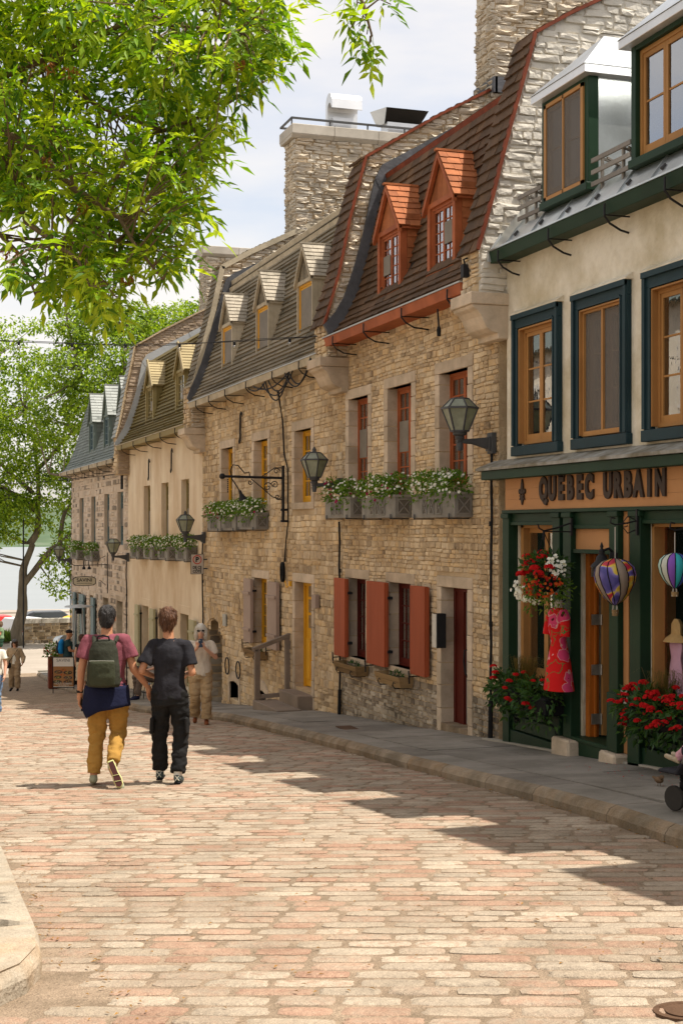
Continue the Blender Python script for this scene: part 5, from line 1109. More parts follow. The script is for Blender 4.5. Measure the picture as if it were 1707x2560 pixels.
# ---------------------------------------------------------------- black iron sign arm on house C, cables
ar = thing('iron_bracket', (7.05, 24.1, .1), 'long black wrought-iron sign arm with scrolls and gooseneck lamp, carrying no sign', 'sign bracket'); Y = 24.1
mb = MB(); mb.tube([(7.0, Y, 1.1), (7.0, Y, .1)], .028, 8); mb.box(6.96, Y - .03, .1, 7.09, Y + .03, .14); mb.box(6.96, Y - .03, .3, 7.09, Y + .03, .34); mb.build('post', blackiron, ar)
mb = MB(); mb.tube([(7.0, Y, .88), (5.92, Y, .90)], .022, 8); mb.ball((5.9, Y, .90), .055); mb.build('arm', blackiron, ar, smooth=True)
def spiral(c, r0, turns, x0dir=1, n=22, flip=1, rr_=.008):
    return [(c[0] + flip * (r0 * (1 - .85 * i / n)) * math.cos(turns * 2 * PI * i / n), c[1], c[2] + (r0 * (1 - .85 * i / n)) * math.sin(turns * 2 * PI * i / n) * x0dir) for i in range(n + 1)]
for c, r0, tn, d, f in (((6.72, Y, .72), .09, 1.3, 1, 1), ((6.85, Y, .76), .07, 1.4, 1, -1), ((6.9, Y, .55), .06, 1.2, -1, 1), ((6.88, Y, 1.0), .06, 1.2, 1, 1), ((6.4, Y, .8), .045, 1.2, -1, 1)):
    mb = MB(); mb.tube(spiral(c, r0, tn, d, flip=f), .009, 5); mb.build('scroll', blackiron, ar)
mb = MB(); mb.tube([(6.98, Y, .5), (6.8, Y, .55), (6.6, Y, .72), (6.42, Y, .86)], .01, 5); mb.tube([(6.98, Y, 1.06), (6.85, Y, 1.06), (6.7, Y, .96), (6.62, Y, .91)], .009, 5); mb.build('brace', blackiron, ar)
mb = MB(); mb.tube([(6.4, Y, .9), (6.38, Y, .98), (6.3, Y, .96), (6.18, Y - .02, 1.09), (6.08, Y - .04, 1.1), (6.03, Y - .05, 1.0), (6.06, Y - .06, .85), (6.16, Y - .07, .7), (6.2, Y - .08, .62)], .011, 6); mb.build('gooseneck', blackiron, ar)
mb = MB(); mb.lathe((6.24, Y - .08, .52), [(.085, -.03), (.05, .03), (.03, .08), (.025, .14)], 10, M=Matrix.Rotation(-.35, 3, 'Y')); mb.build('lamp_shade', blackiron, ar, smooth=True)
mb = MB()
for i in range(7): mb.ball((6.0, Y, .84 - i * .035), .013, 6, sc=(1, .5, 1.4))
c_ = mb.build('chain', blackiron, ar); c_['kind'] = 'stuff'
def hang(a, b, sag, n=14): a = Vector(a); b = Vector(b); return [a.lerp(b, i / n) - Vector((0, 0, sag * 4 * (i / n) * (1 - i / n))) for i in range(n + 1)]
cb = thing('cable_bundle', (6.9, 23.6, 2.3), 'tangle of black cables looped under the grey eaves and down to the wall plug', 'cables')
rr = random.Random(14)
for (a, b, s) in [((6.74, 21.6, 2.75), (6.74, 23.1, 2.62), .35), ((6.74, 21.6, 2.7), (6.76, 22.9, 2.6), .28), ((6.76, 22.7, 2.62), (6.76, 24.6, 2.58), .3), ((6.75, 22.9, 2.62), (6.76, 24.4, 2.6), .4), ((6.76, 22.9, 2.6), (6.76, 24.2, 2.6), .24), ((6.76, 24.4, 2.6), (6.76, 25.6, 2.6), .1), ((6.78, 23.0, 2.64), (6.75, 25.2, 2.6), .16)]:
    mb = MB(); mb.tube(hang(a, b, s), .013, 5); mb.build('cable', cable, cb)
for d in (0, .03):
    mb = MB(); mb.tube([(6.95 + d, 24.3 + d, 2.45), (7.03, 24.22 + d, 1.9), (7.03, 24.12 + d, 1.3), (7.06, 24.02, 1.05), (7.06, 24.0, .1), (7.06, 24.15, -.3), (7.06, 24.2 + d, -.6)], .012, 5); mb.build('cable', cable, cb)
mb = MB()
for i in range(5): mb.tube([(7.04 - .01 * i, 24.2 + .07 * math.cos(t) , -.78 + .17 * math.sin(t)) for t in [2 * PI * k / 12 + i for k in range(13)]], .012, 5)
mb.build('cable_coil', cable, cb); mb = MB(); mb.tube([(7.05, 24.2, -.9), (7.05, 24.05, -1.05), (7.05, 23.85, -1.0)], .01, 5); mb.box(7.03, 23.8, -1.02, 7.09, 23.88, -.93); mb.build('plug', yellow, cb)
def bulbstring(pts, nb, label, seed):
    t = thing('string_lights', pts[0], label, 'string lights', 'string lights over the street'); mb = MB(); mb.tube(pts, .006, 5); mb.build('cable', cable, t)
    mb = MB(); mb.tube([Vector(p) + Vector((0, .02, .025 * math.sin(i * .9))) for i, p in enumerate(pts)], .005, 4); mb.build('cable', cable, t)
    L = len(pts) - 1
    for i in range(nb):
        f = (i + .5) / nb * L; k = int(f); p = Vector(pts[k]).lerp(Vector(pts[k + 1]), f - k)
        mb = MB(); mb.lathe(p, [(.02, -.06), (.024, -.01), (.012, 0)], 7); sk = mb.build('socket', cable, t); mb = MB(); mb.ball(p + Vector((0, 0, -.085)), .033, 8); mb.build('bulb', glassmat('bulb_glass', (.9, .88, .8), .12, .1), sk, smooth=True)
bulbstring([tuple(p) for p in hang((6.72, 21.2, 3.0), (-3.6, 26.2, 3.95), .42, 22)], 13, 'upper string of clear bulbs crossing from the red-shingled parapet', 1)
bulbstring([tuple(p) for p in hang((6.95, 40.3, 1.55), (-4, 42.5, 2.1), .55, 20)], 11, 'lower string of bulbs crossing at the far plaster house corner', 2)
mb = MB(); rr = random.Random(4)
for i in range(5): mb.tube([(6.95, 40.35 + .14 * math.cos(t + i), 1.35 + .25 * math.sin(t)) for t in [2 * PI * k / 10 for k in range(11)]], .016, 5)
o = mb.build('cable_coil', cable); tag(o, 'black coil of cable hung at the corner of the plaster house', 'cables')
# iron anchors, rings, plaques
def S_iron(Y, z0, z1, label):
    m_ = (z0 + z1) / 2; mb = MB(); mb.tube([(7.06, Y - .12, z1 - .1), (7.05, Y - .11, z1 - .02), (7.05, Y - .05, z1), (7.05, Y, z1 - .05), (7.05, Y + .01, m_), (7.05, Y + .02, z0 + .05), (7.05, Y + .08, z0), (7.05, Y + .13, z0 + .03), (7.06, Y + .13, z0 + .1)], [.008, .012, .016, .018, .02, .018, .016, .012, .008], 6)
    o = mb.build('wall_anchor', blackiron); tag(o, label, 'wall anchor', 'S-shaped iron wall anchors')
S_iron(27.3, 1.68, 2.29, 'S-shaped black iron anchor on the rubble wall above ochre windows')
S_iron(36.85, 1.25, 1.8, 'S-shaped iron anchor on peach plaster above the farther two windows'); S_iron(33.95, 1.35, 1.92, 'S-shaped iron anchor on peach plaster nearest the parking sign')
for Y, lb in ((28.3, 'iron ring on the wall nearer the arched passage'), (27.4, 'iron ring on the wall nearer the mauve shutters')):
    mb = MB(); mb.tube([(7.03, Y + .17 * math.cos(t), -2.82 + .17 * math.sin(t)) for t in [2 * PI * k / 20 for k in range(21)]], .014, 6, cap=False); o = mb.build('wall_ring', blackiron); tag(o, lb, 'iron ring', 'iron rings on the rubble wall')
pm = mat('grey_plaque', [(.38, .37, .32), (.46, .45, .4)], .6, 6, .6, dirt=.2)
mb = MB(); mb.box(7.04, 28.5, -2.03, 7.075, 28.75, -1.78); o = mb.build('wall_plaque', pm, bev=.01); tag(o, 'small greenish stone plaque beside the arched passage', 'plaque')
mb = MB(); mb.box(7.0, 22.22, -1.32, 7.075, 22.42, -1.1); o = mb.build('mailbox', shm, bev=.006); tag(o, 'mauve-grey letter box beside the yellow door', 'letter box')
pb = thing('door_panel_sign', (7.0, 16.95, -1.55), 'narrow white panel with black side beside the dark red door', 'wall sign'); mb = MB(); mb.box(6.94, 16.86, -1.54, 7.07, 17.0, -1.1); mb.build('casing', blackiron, pb); mb = MB(); mb.box(6.932, 16.862, -1.535, 6.9395, 16.998, -1.105); mb.build('face_plate', mat('white_plate', [(.55, .52, .46), (.6, .57, .5)], .5, dirt=.15), pb)
mb = MB(); mb.tube([(6.74, 16.35, 2.72), (6.75, 16.33, 2.5)], .012, 5); mb.lathe((6.75, 16.33, 2.38), [(.025, 0), (.03, .08), (.02, .12)], 8); o = mb.build('hanging_plug', cable); tag(o, 'short black plug lead hanging from the red eaves', 'cable')
mb = MB(); mb.box(6.66, 15.36, 2.95, 6.735, 15.44, 3.1); mb.tube([(6.7, 15.4, 3.1), (6.68, 15.4, 3.16), (6.73, 15.4, 3.18)], .012, 5); o = mb.build('junction_box', blackiron); tag(o, 'small black electrical box on the stone pier above the corbel', 'electrical box')
# parking sign and restaurant signs
whm = mat('sign_white', [(.50, .45, .38), (.56, .5, .43)], .5, 6, .6, dirt=.12); redm = mat('sign_red', [(.5, .05, .03), (.55, .06, .035)], .5, dirt=0)
ps = thing('parking_sign', (6.82, 30.35, -1.0), 'white parking sign reading DE CE COTE, fixed to the wall edge', 'sign')
cx = 6.86; Yp = 30.3
mb = MB(); mb.box(cx - .145, Yp, -1.005, cx + .145, Yp + .008, -.565); mb.build('panel', whm, ps, bev=.004)
mb = MB(); b = .01
for a in ((cx - .145, -1.005, cx + .145, -1.005 + b), (cx - .145, -.565 - b, cx + .145, -.565), (cx - .145, -.995, cx - .145 + b, -.575), (cx + .145 - b, -.995, cx + .145, -.575)): mb.box(a[0], Yp - .004, a[1], a[2], Yp - .001, a[3])
mb.build('border', cable, ps)
n = 28; mb = MB(); vs = []
for k in range(n + 1):
    t = 2 * PI * k / n
    for r_ in (.078, .1): vs.append((cx + r_ * math.cos(t), Yp - .003, -.69 + r_ * math.sin(t)))
mb.add(vs, [(2 * k, 2 * k + 1, 2 * k + 3, 2 * k + 2) for k in range(n)]); mb.build('ring', redm, ps)
text('lettering', 'P', .15, (cx, Yp - .003, -.692), (PI / 2, 0, 0), cable, ps, ext=.001, bold=.006); text('lettering', 'DE CE', .085, (cx, Yp - .003, -.86), (PI / 2, 0, 0), cable, ps, ext=.001, bold=.003, sx=.85); text('lettering', 'CÔTÉ', .085, (cx, Yp - .003, -.945), (PI / 2, 0, 0), cable, ps, ext=.001, bold=.003, sx=.85)
mb = MB(); mb.box(7.0, Yp + .008, -.9, 7.1, Yp + .03, -.87); mb.box(7.0, Yp + .008, -.7, 7.1, Yp + .03, -.67); mb.build('clip', greyiron, ps)
sv = thing('restaurant_sign', (6.4, 43.6, -1.7), 'cream oval hanging sign reading SAVINI on a black iron arm', 'sign'); Ys = 43.5
mb = MB(); mb.tube([(7.05, Ys, -.75), (7.05, Ys, -2.0)], .015, 6); mb.build('post', blackiron, sv); mb = MB(); mb.tube([(7.05, Ys, -1.12), (6.05, Ys, -1.14), (5.98, Ys, -1.1)], .013, 6); mb.tube([(7.0, Ys, -.85), (6.8, Ys, -.95), (6.75, Ys, -1.1)], .009, 5); mb.tube([(7.0, Ys, -1.75), (6.86, Ys, -1.62), (6.8, Ys, -1.6)], .009, 5); mb.build('arm', blackiron, sv)
ov = [(.35, .08), (.27, .13), (.08, .15), (-.08, .15), (-.27, .13), (-.35, .08), (-.35, -.08), (-.27, -.13), (-.08, -.15), (.08, -.15), (.27, -.13), (.35, -.08)]
mb = MB(); mb.pull([(6.35 + x, Ys, -1.62 + z) for x, z in ov], (0, .03, 0)); mb.build('sign_edge', blackiron, sv); mb = MB(); mb.pull([(6.35 + x * .93, Ys - .006, -1.62 + z * .86) for x, z in ov], (0, .006, 0)); mb.build('sign_face', mat('cream_sign', [(.56, .5, .36), (.62, .56, .42)], .5, dirt=.1), sv)
text('lettering', 'SAVINI', .15, (6.35, Ys - .009, -1.59), (PI / 2, 0, 0), cable, sv, ext=.001, bold=.002, sx=1.05); text('lettering', 'RESTAURANT VINOTHÈQUE', .036, (6.35, Ys - .009, -1.69), (PI / 2, 0, 0), cable, sv, ext=.001)
for x in (6.32, 6.48):
    mb = MB(); mb.tube([(x, Ys, -1.12), (x, Ys - .03, -.98), (x, Ys - .09, -.98), (x, Ys - .1, -1.12)], .009, 5); mb.lathe((x, Ys - .1, -1.26), [(.055, 0), (.045, .06), (.02, .1), (.015, .15)], 8); mb.build('sign_lamp', blackiron, sv)
# ---------------------------------------------------------------- at the shop: basket, wind spinners, dress form, lantern, plants
hb = thing('hanging_basket', (6.67, 13.2, -.7), 'hanging basket of red geraniums, white and orange million bells', 'hanging basket')
mb = MB(); mb.box(6.965, 13.26, -.08, 6.985, 13.3, .1); mb.tube([(6.97, 13.28, .05), (6.8, 13.26, .0), (6.62, 13.2, -.03), (6.56, 13.19, .0), (6.55, 13.19, .04)], .009, 5); mb.tube([(6.97, 13.28, -.04), (6.62, 13.2, -.035)], .007, 5); mb.build('bracket', blackiron, hb)
bc = Vector((6.66, 13.2, -.5))
mb = MB()
for a in range(3): mb.tube([(6.62, 13.2, -.04), bc + Vector((.16 * math.cos(a * 2.1), .16 * math.sin(a * 2.1), .05))], .005, 4)
mb.tube([(6.62, 13.2, -.03), (6.62, 13.2, -.12)], .014, 5); mb.build('hanger', cable, hb)
mb = MB(); mb.lathe(bc, [(.08, -.16), (.14, -.1), (.17, .02), (.17, .05)], 12); mb.build('basket_pot', cable, hb, smooth=True)
cloud(hb, bc + Vector((0, 0, .1)), (.24, .24, .13), 330, .085, gerleaf, [], 7); cloud(hb, bc + Vector((0, 0, -.12)), (.28, .3, .16), 520, .045, boxleaf, [], 8, hang=.5)
def scatter_blooms(parent, c, s, n, m, rad, nm, bias, seed, dn=(-.6, -.6, .3)):
    r = random.Random(seed); mb = MB(); c = Vector(c)
    for i in range(n):
        v = (rvec(r) + Vector(bias)).normalized(); p = c + Vector((v.x * s[0], v.y * s[1], v.z * s[2])) * r.uniform(.85, 1.12); bloom(mb, p, v + Vector(dn), rad * r.uniform(.8, 1.2))
    o = mb.build(nm, m, parent); o['kind'] = 'stuff'
scatter_blooms(hb, bc + Vector((-.05, .12, -.13)), (.25, .24, .15), 60, petw, .02, 'white_blossoms', (-.9, .3, -.6), 3)
scatter_blooms(hb, bc + Vector((-.02, -.1, -.08)), (.26, .22, .15), 64, peto, .018, 'orange_blossoms', (-.9, -.8, -.1), 4)
scatter_blooms(hb, bc + Vector((0, -.2, .1)), (.12, .1, .12), 34, petw, .021, 'white_blossoms', (-.5, -.9, .2), 5)
def gerhead(parent, p, r, seed):
    rn = random.Random(seed); mb = MB(); p = Vector(p)
    for i in range(24):
        v = rvec(rn); v.z = abs(v.z) * .8; bloom(mb, p + Vector((v.x, v.y, v.z * .7)) * r * .8, v + Vector((-.2, -.2, .3)), r * .38)
    mb.build('geranium_head', petr, parent)
for i, (dx, dy, dz) in enumerate([(-.14, .32, .02), (-.2, .2, .02), (-.22, .02, .05), (-.12, .22, .2), (-.1, .3, .13), (-.16, .14, .12), (-.12, .06, .16), (-.1, -.08, .2), (-.2, -.12, .09), (-.1, -.24, .1), (-.2, -.2, .04), (0, .1, .24)]): gerhead(hb, bc + Vector((dx, dy, dz)), .062, i)
def spinner(c, r, h, cols, label, name, br, nseg=12, swirl=0, seed=1):
    t = thing(name, c, label, 'wind spinner', 'hot-air balloon wind spinners'); cx, cy, cz = c
    pf = [(0, .02), (.1, .35), (.25, .66), (.45, .9), (.65, 1.0), (.82, .9), (.93, .62), (.98, .3), (1.0, .12)]
    for k in range(nseg):
        mb = MB(); a0, a1 = 2 * PI * k / nseg + .04, 2 * PI * (k + 1) / nseg - .02; vs = []
        for z, q in pf:
            for j in range(4):
                a = a0 + (a1 - a0) * j / 3 + swirl * (1 - z); rr_ = r * (q * .92 + .08) * (1 + .06 * math.sin(PI * j / 3)); vs.append((cx + rr_ * math.cos(a), cy + rr_ * math.sin(a), cz + z * h))
        mb.add(vs, [(i * 4 + j, i * 4 + j + 1, i * 4 + j + 5, i * 4 + j + 4) for i in range(len(pf) - 1) for j in range(3)]); mb.build('gore', cols[k % len(cols)], t, smooth=True)
        mb = MB(); mb.tube([(cx + r * (q * .94 + .08) * math.cos(a0 - .03 + swirl * (1 - z)), cy + r * (q * .94 + .08) * math.sin(a0 - .03 + swirl * (1 - z)), cz + z * h) for z, q in pf], .0045, 4); mb.build('seam_wire', cable, t)
    mb = MB(); mb.lathe((cx, cy, 0), [(.028, cz - .14 * h / .6), (.034, cz - .06 * h / .6)], 8); mb.build('gondola', wbm, t); mb = MB()
    for a in range(4): mb.tube([(cx + .03 * math.cos(a * 1.57), cy + .03 * math.sin(a * 1.57), cz - .07), (cx + r * .1 * math.cos(a * 1.57), cy + r * .1 * math.sin(a * 1.57), cz + .02)], .003, 4)
    mb.tube([(cx, cy, cz + h), (cx, cy, br[2] - .02)], .004, 4); mb.build('strings', curtain, t)
    mb = MB(); mb.box(br[0] - .01, cy - .015, br[2] - .1, br[0] + .01, cy + .015, br[2] + .15); mb.tube([(br[0], cy, br[2] + .04), (cx + .15, cy, br[2] + .02), (cx, cy, br[2]), (cx - .05, cy, br[2] + .02), (cx - .04, cy, br[2] + .07), (cx, cy, br[2] + .06)], .008, 5)
    for q in (.05, -.05): mb.tube([(br[0] - .02, cy, br[2] + q), (br[0] - .1, cy, br[2] + q * 1.6), (br[0] - .15, cy, br[2] + q * .5), (br[0] - .1, cy, br[2] + q * .2)], .006, 4)
    mb.build('bracket', blackiron, t); return t
def tiedye():
    m = bpy.data.materials.new('tie_dye_nylon'); m.use_nodes = True; n = m.node_tree.nodes; l = m.node_tree.links; g = n.new('ShaderNodeNewGeometry'); w = n.new('ShaderNodeTexNoise'); w.inputs['Scale'].default_value = 4.2; w.inputs['Detail'].default_value = 0; w.inputs['Distortion'].default_value = 1.2
    r = n.new('ShaderNodeValToRGB'); e = r.color_ramp.elements
    for i, (p_, c) in enumerate([(.28, (.06, .05, .22)), (.42, (.2, .15, .45)), (.47, (.65, .5, .05)), (.53, (.6, .25, .03)), (.58, (.5, .02, .03)), (.72, (.3, .01, .06))]):
        if i > 1: e.new(p_)
        e[i].position = p_; e[i].color = (*c, 1)
    l.new(g.outputs['Position'], w.inputs['Vector']); l.new(w.outputs[0], r.inputs[0]); l.new(r.outputs[0], n['Principled BSDF'].inputs['Base Color']); n['Principled BSDF'].inputs['Roughness'].default_value = .6; return m
td = tiedye(); nyt = mat('taupe_nylon', [(.22, .17, .13), (.28, .22, .17)], .6, dirt=0)
spinner((6.73, 11.93, -.73), .19, .44, [td, td, nyt], 'large tie-dye hot-air balloon spinner hanging in front of the shop door', 'wind_spinner', (6.965, 0, .03), swirl=.5)
cols = [mat('nylon_' + k, [c, c], .6, dirt=0) for k, c in (('pale', (.5, .52, .45)), ('purple', (.22, .09, .42)), ('turquoise', (.04, .38, .42)), ('blue', (.05, .1, .4)), ('yellow', (.7, .42, .03)), ('mint', (.35, .5, .42)))]
spinner((6.74, 10.9, -.53), .14, .31, cols, 'small purple and turquoise balloon spinner before the display window', 'wind_spinner', (6.97, 0, -.02), nseg=12)
# dress form with red floral dress
df = thing('dress_form', (6.86, 13.33, -1.66), 'red floral short-sleeved dress on a headless white form by the shop door', 'dress')
def loft(mb, rings, n=16, m=0):
    o = len(mb.v)
    for (x, y, z, rx, ry) in rings:
        for j in range(n): t = 2 * PI * j / n; mb.v.append((x + rx * math.cos(t), y + ry * math.sin(t), z)); mb.r.append(0.0)
    for i in range(len(rings) - 1):
        for j in range(n): q = (j + 1) % n; mb.f.append((o + i * n + j, o + i * n + q, o + (i + 1) * n + q, o + (i + 1) * n + j)); mb.m.append(m)
    mb.f.append(tuple(o + j for j in range(n))[::-1]); mb.f.append(tuple(o + (len(rings) - 1) * n + j for j in range(n))); mb.m += [m, m]; return mb
def floral():
    m = bpy.data.materials.new('red_floral_cotton'); m.use_nodes = True; n = m.node_tree.nodes; l = m.node_tree.links; g = n.new('ShaderNodeNewGeometry')
    v = n.new('ShaderNodeTexVoronoi'); v.inputs['Scale'].default_value = 6.0; v.inputs['Randomness'].default_value = 1
    nz_ = n.new('ShaderNodeTexNoise'); nz_.inputs['Scale'].default_value = 9; mxv = n.new('ShaderNodeMix'); mxv.data_type = 'VECTOR'; mxv.inputs[0].default_value = .12
    l.new(g.outputs['Position'], nz_.inputs['Vector']); l.new(g.outputs['Position'], mxv.inputs[4]); l.new(nz_.outputs['Color'], mxv.inputs[5]); l.new(mxv.outputs[1], v.inputs['Vector'])
    r = n.new('ShaderNodeValToRGB'); e = r.color_ramp.elements; r.color_ramp.interpolation = 'CONSTANT'
    for i, (p_, c) in enumerate([(0, (.09, .008, .01)), (.14, (.6, .05, .14)), (.36, (.62, .32, .3)), (.40, (.6, .012, .012)), (.66, (.03, .2, .05)), (.69, (.6, .012, .012))]):
        if i > 1: e.new(p_)
        e[i].position = p_; e[i].color = (*c, 1)
    l.new(v.outputs['Distance'], r.inputs[0]); l.new(r.outputs[0], n['Principled BSDF'].inputs['Base Color']); n['Principled BSDF'].inputs['Roughness'].default_value = .8; n['Principled BSDF'].inputs['Specular IOR Level'].default_value = .15; return m
fl_ = floral(); bx, by = 6.86, 13.33
mb = MB(); loft(mb, [(bx, by, -1.69, .15, .21), (bx, by, -1.6, .14, .19), (bx, by, -1.42, .12, .155), (bx, by, -1.3, .10, .12), (bx, by, -1.18, .08, .085), (bx - .01, by, -1.04, .10, .125), (bx, by, -.95, .10, .135), (bx, by, -.87, .075, .14), (bx, by, -.83, .045, .07)]); mb.build('dress', fl_, df, smooth=True)
for s in (-1, 1):
    mb = MB(); mb.tube([(bx, by + s * .1, -.87), (bx - .01, by + s * .16, -.94), (bx - .02, by + s * .185, -1.02), (bx - .03, by + s * .19, -1.12)], [.05, .055, .052, .055], 10); mb.build('sleeve', fl_, df, smooth=True)
mb = MB(); loft(mb, [(bx, by, -.86, .05, .06), (bx, by, -.81, .042, .048), (bx, by, -.76, .045, .05), (bx, by, -.75, .03, .035)]); mb.build('neck_form', whm, df, smooth=True); mb = MB(); mb.tube([(bx, by, -.8), (6.97, by + .05, -.75)], .008, 5); mb.build('hook', blackiron, df)
# black lantern by the door
dlm = thing('door_lantern', (6.8, 12.3, -.35), 'black domed lantern beside the shop door, behind the large balloon spinner', 'lantern')
mb = MB(); mb.lathe((6.82, 12.35, -.38), [(.11, 0), (.1, .02), (.06, .06), (.05, .1), (.03, .12), (.03, .16), (.012, .18), (.018, .2), (.004, .24)], 12); mb.build('hood', blackiron, dlm, smooth=True)
mb = MB(); mb.lathe((6.82, 12.35, -.52), [(.04, 0), (.07, .04), (.075, .12), (.05, .14)], 10); mb.build('glass_globe', glassE, dlm, smooth=True); mb = MB(); mb.tube([(6.96, 12.35, -.26), (6.9, 12.35, -.2), (6.84, 12.35, -.22)], .014, 6); mb.lathe((6.96, 12.35, -.3), [(.05, -.02), (.05, .06)], 8); mb.build('bracket', blackiron, dlm)
mb = MB(); mb.box(7.0, 12.17, -1.72, 7.08, 12.32, -1.58); o = mb.build('socket_box', pm, bev=.004); tag(o, 'grey outdoor socket box on the tan strip by the door', 'electrical box')
# geranium window boxes on the shop
def ger_box(y0, y1, z, label, seed, nh, extra=0, x=6.86):
    t = thing('geranium_box', (x, (y0 + y1) / 2, z), label, 'flower box', 'geranium boxes on the shop front'); r = random.Random(seed); L = y1 - y0; n = max(2, int(L / .3))
    mb = MB(); mb.box(x - .1, y0, z - .16, x + .16, y1, z + .02); mb.build('trough', cable, t, bev=.01)
    for y in (y0 + .15, y1 - .15):
        mb = MB(); mb.tube([(7.02, y, z - .16), (x - .1, y, z - .16)], .009, 5); mb.tube([(7.02, y, z - .38), (6.9, y, z - .26), (x - .05, y, z - .17)], .009, 5); mb.tube(spiral((6.98, y, z - .36), .035, 1.2), .007, 4); mb.build('bracket', blackiron, t)
    for i in range(n): cloud(t, (x - .02, y0 + L * (i + .5) / n, z + r.uniform(0, .07)), (.22, L / n * .8, .2), 260, .085, gerleaf, [], seed + i, hang=.35)
    for i in range(nh):
        v = (rvec(r) + Vector((-.9, -.3, .4))).normalized(); p = Vector((x - .02 + v.x * .22, y0 + L * r.random(), z + .04 + v.z * .24)); gerhead(t, p, r.uniform(.035, .05), seed * 9 + i)
        mb = MB(); mb.tube([p, (x, p.y, z)], .004, 4); mb.build('flower_stalk', gerleaf, t)
    mb = MB()
    for i in range(260):
        a = r.uniform(-.6, .6); b = r.uniform(-.5, .5); p = Vector((x + r.uniform(-.05, .05), y0 + L * (.5 + r.uniform(-.12, .12)), z + .05)); q = p + Vector((a * .16, b * .22, r.uniform(.22, .38))); e = q + Vector((a * .2, b * .25, -r.uniform(0, .12)))
        s = Vector((.0025, .0025, 0)); mb.add([p - s, p + s, q + s, q - s, e], [(0, 1, 2, 3), (3, 2, 4)], 0, r.random())
    o = mb.build('grass_plumes', leafmat('tawny_grass', [(.10, .12, .03), (.22, .16, .06), (.3, .2, .1)], .3), t); o['kind'] = 'stuff'
    return t
gerb = ger_box(13.45, 14.75, -1.82, 'geranium box with tawny grass and few red heads, below the narrower shop window', 50, 14); gerb2 = ger_box(10.6, 11.85, -1.7, 'geranium box crowded with bright red blooms, below the wide display window', 70, 60)
# display window: hat and pink dress
pk = mat('pink_dress_cotton', [(.5, .27, .36), (.6, .36, .45)], .85, 12, .8, dirt=.15); straw = mat('straw', [(.42, .26, .10), (.52, .34, .15)], .85, 30, .9, .5, 80, dirt=.15)
dm = thing('display_form', (7.32, 11.66, -1.65), 'pale pink dress with a straw sun hat in the shop display window', 'dress')
dx, dy = 7.32, 11.66
mb = MB(); loft(mb, [(dx, dy, -1.62, .15, .2), (dx, dy, -1.4, .14, .18), (dx, dy, -1.22, .12, .155), (dx, dy, -1.1, .13, .18), (dx, dy, -1.03, .1, .16), (dx, dy, -1.0, .04, .06)]); mb.build('dress', pk, dm, smooth=True)
mb = MB(); mb.lathe((dx - .02, dy, -1.02), [(.19, -.05), (.17, -.02), (.115, .02), (.11, .12), (.085, .165), (.02, .175)], 16); mb.build('straw_hat', straw, dm, smooth=True); mb = MB(); mb.tube([(dx, dy, -1.02), (dx, dy, -2.1)], .02, 6); mb.build('stand', greyiron, dm)
mb = MB(); mb.box(7.3, 10.3, -2.1, 8.5, 12.0, -1.65); o = mb.build('display_plinth', wbm, bev=.01); tag(o, 'wooden display platform behind the shop window', 'platform')
for i, (x, y, z, c) in enumerate([(7.36, 13.95, -1.62, (.1, .2, .6)), (7.4, 14.15, -1.6, (.6, .5, .1)), (7.38, 14.3, -1.62, (.6, .1, .1))]):
    mb = MB(); mb.lathe((x, y, z), [(.03, -.1), (.045, 0), (.03, .08), (.01, .1)], 8); o = mb.build('souvenir_figurine', mat('souvenir_%s' % 'abc'[i], [c, c], .4, dirt=0)); tag(o, ['small blue souvenir on the sill inside the narrow shop window', 'small yellow souvenir on the sill inside the narrow shop window', 'small red souvenir on the sill inside the narrow shop window'][i], 'souvenir', 'souvenirs in the shop window')
# sparrow, valve cover, fallen petals
sp = mat('sparrow_brown', [(.10, .06, .03), (.2, .13, .08)], .9, 40, 1, dirt=0); gz = -drop(10.4) + .13
mb = MB(); c = Vector((6.28, 10.4, gz + .055)); mb.ball(c, .035, 10, sc=(1.0, 1.35, .85)); mb.ball(c + Vector((-.0, -.045, .03)), .02, 8); mb.tube([c + Vector((0, -.06, .03)), c + Vector((0, -.078, .027))], [.006, .001], 5); mb.tube([c + Vector((0, .03, .0)), c + Vector((0, .1, .01))], [.018, .008], 6)
for s in (-.012, .012): mb.tube([c + Vector((s, 0, -.02)), c + Vector((s, 0, -.055))], .002, 4)
o = mb.build('sparrow', sp, smooth=True); tag(o, 'small brown sparrow on the pavement near the stroller', 'bird')
rust = mat('rusty_iron', [(.09, .05, .03), (.16, .09, .05)], .8, 20, .8, .3, 60, dirt=.3)
vc = thing('valve_cover', (3.04, 4.82, -drop(4.82)), 'round rusty iron valve cover set in the cobbles', 'valve cover'); z = -drop(4.82)
tl = Matrix.Rotation(-.07, 3, 'X'); mb = MB(); mb.lathe((3.04, 4.82, z), [(.135, -.05), (.135, .012), (.115, .014), (.11, .006), (.09, .006)], 24, M=tl); mb.build('rim', rust, vc); mb = MB(); mb.lathe((3.04, 4.82, z), [(.088, -.02), (.088, .012), (.06, .013), (.055, .009), (.015, .009), (.012, .016)], 20, M=tl); mb.build('lid', rust, vc)
dcv = MB(); dcv.obox(Matrix.Translation((6.2, 18.2, -drop(18.2) + .131)), .22, .42, .012); o = dcv.build('drain_cover', rust, bev=.004); tag(o, 'dark iron drain cover in the pavement by the red-shuttered house', 'drain cover')
mb = MB(); rr = random.Random(77)
for i in range(60):
    x, y = rr.uniform(6.3, 6.95), rr.uniform(10.2, 12.2); z = -drop(y) + .137; a = rr.uniform(0, 6); s = rr.uniform(.006, .012); mb.add([(x + s * math.cos(a + k * 1.57), y + s * math.sin(a + k * 1.57) * .7, z + .003 * (k % 2)) for k in range(4)], [(0, 1, 2, 3)])
o = mb.build('fallen_petals', petr); o['kind'] = 'stuff'
mb = MB()
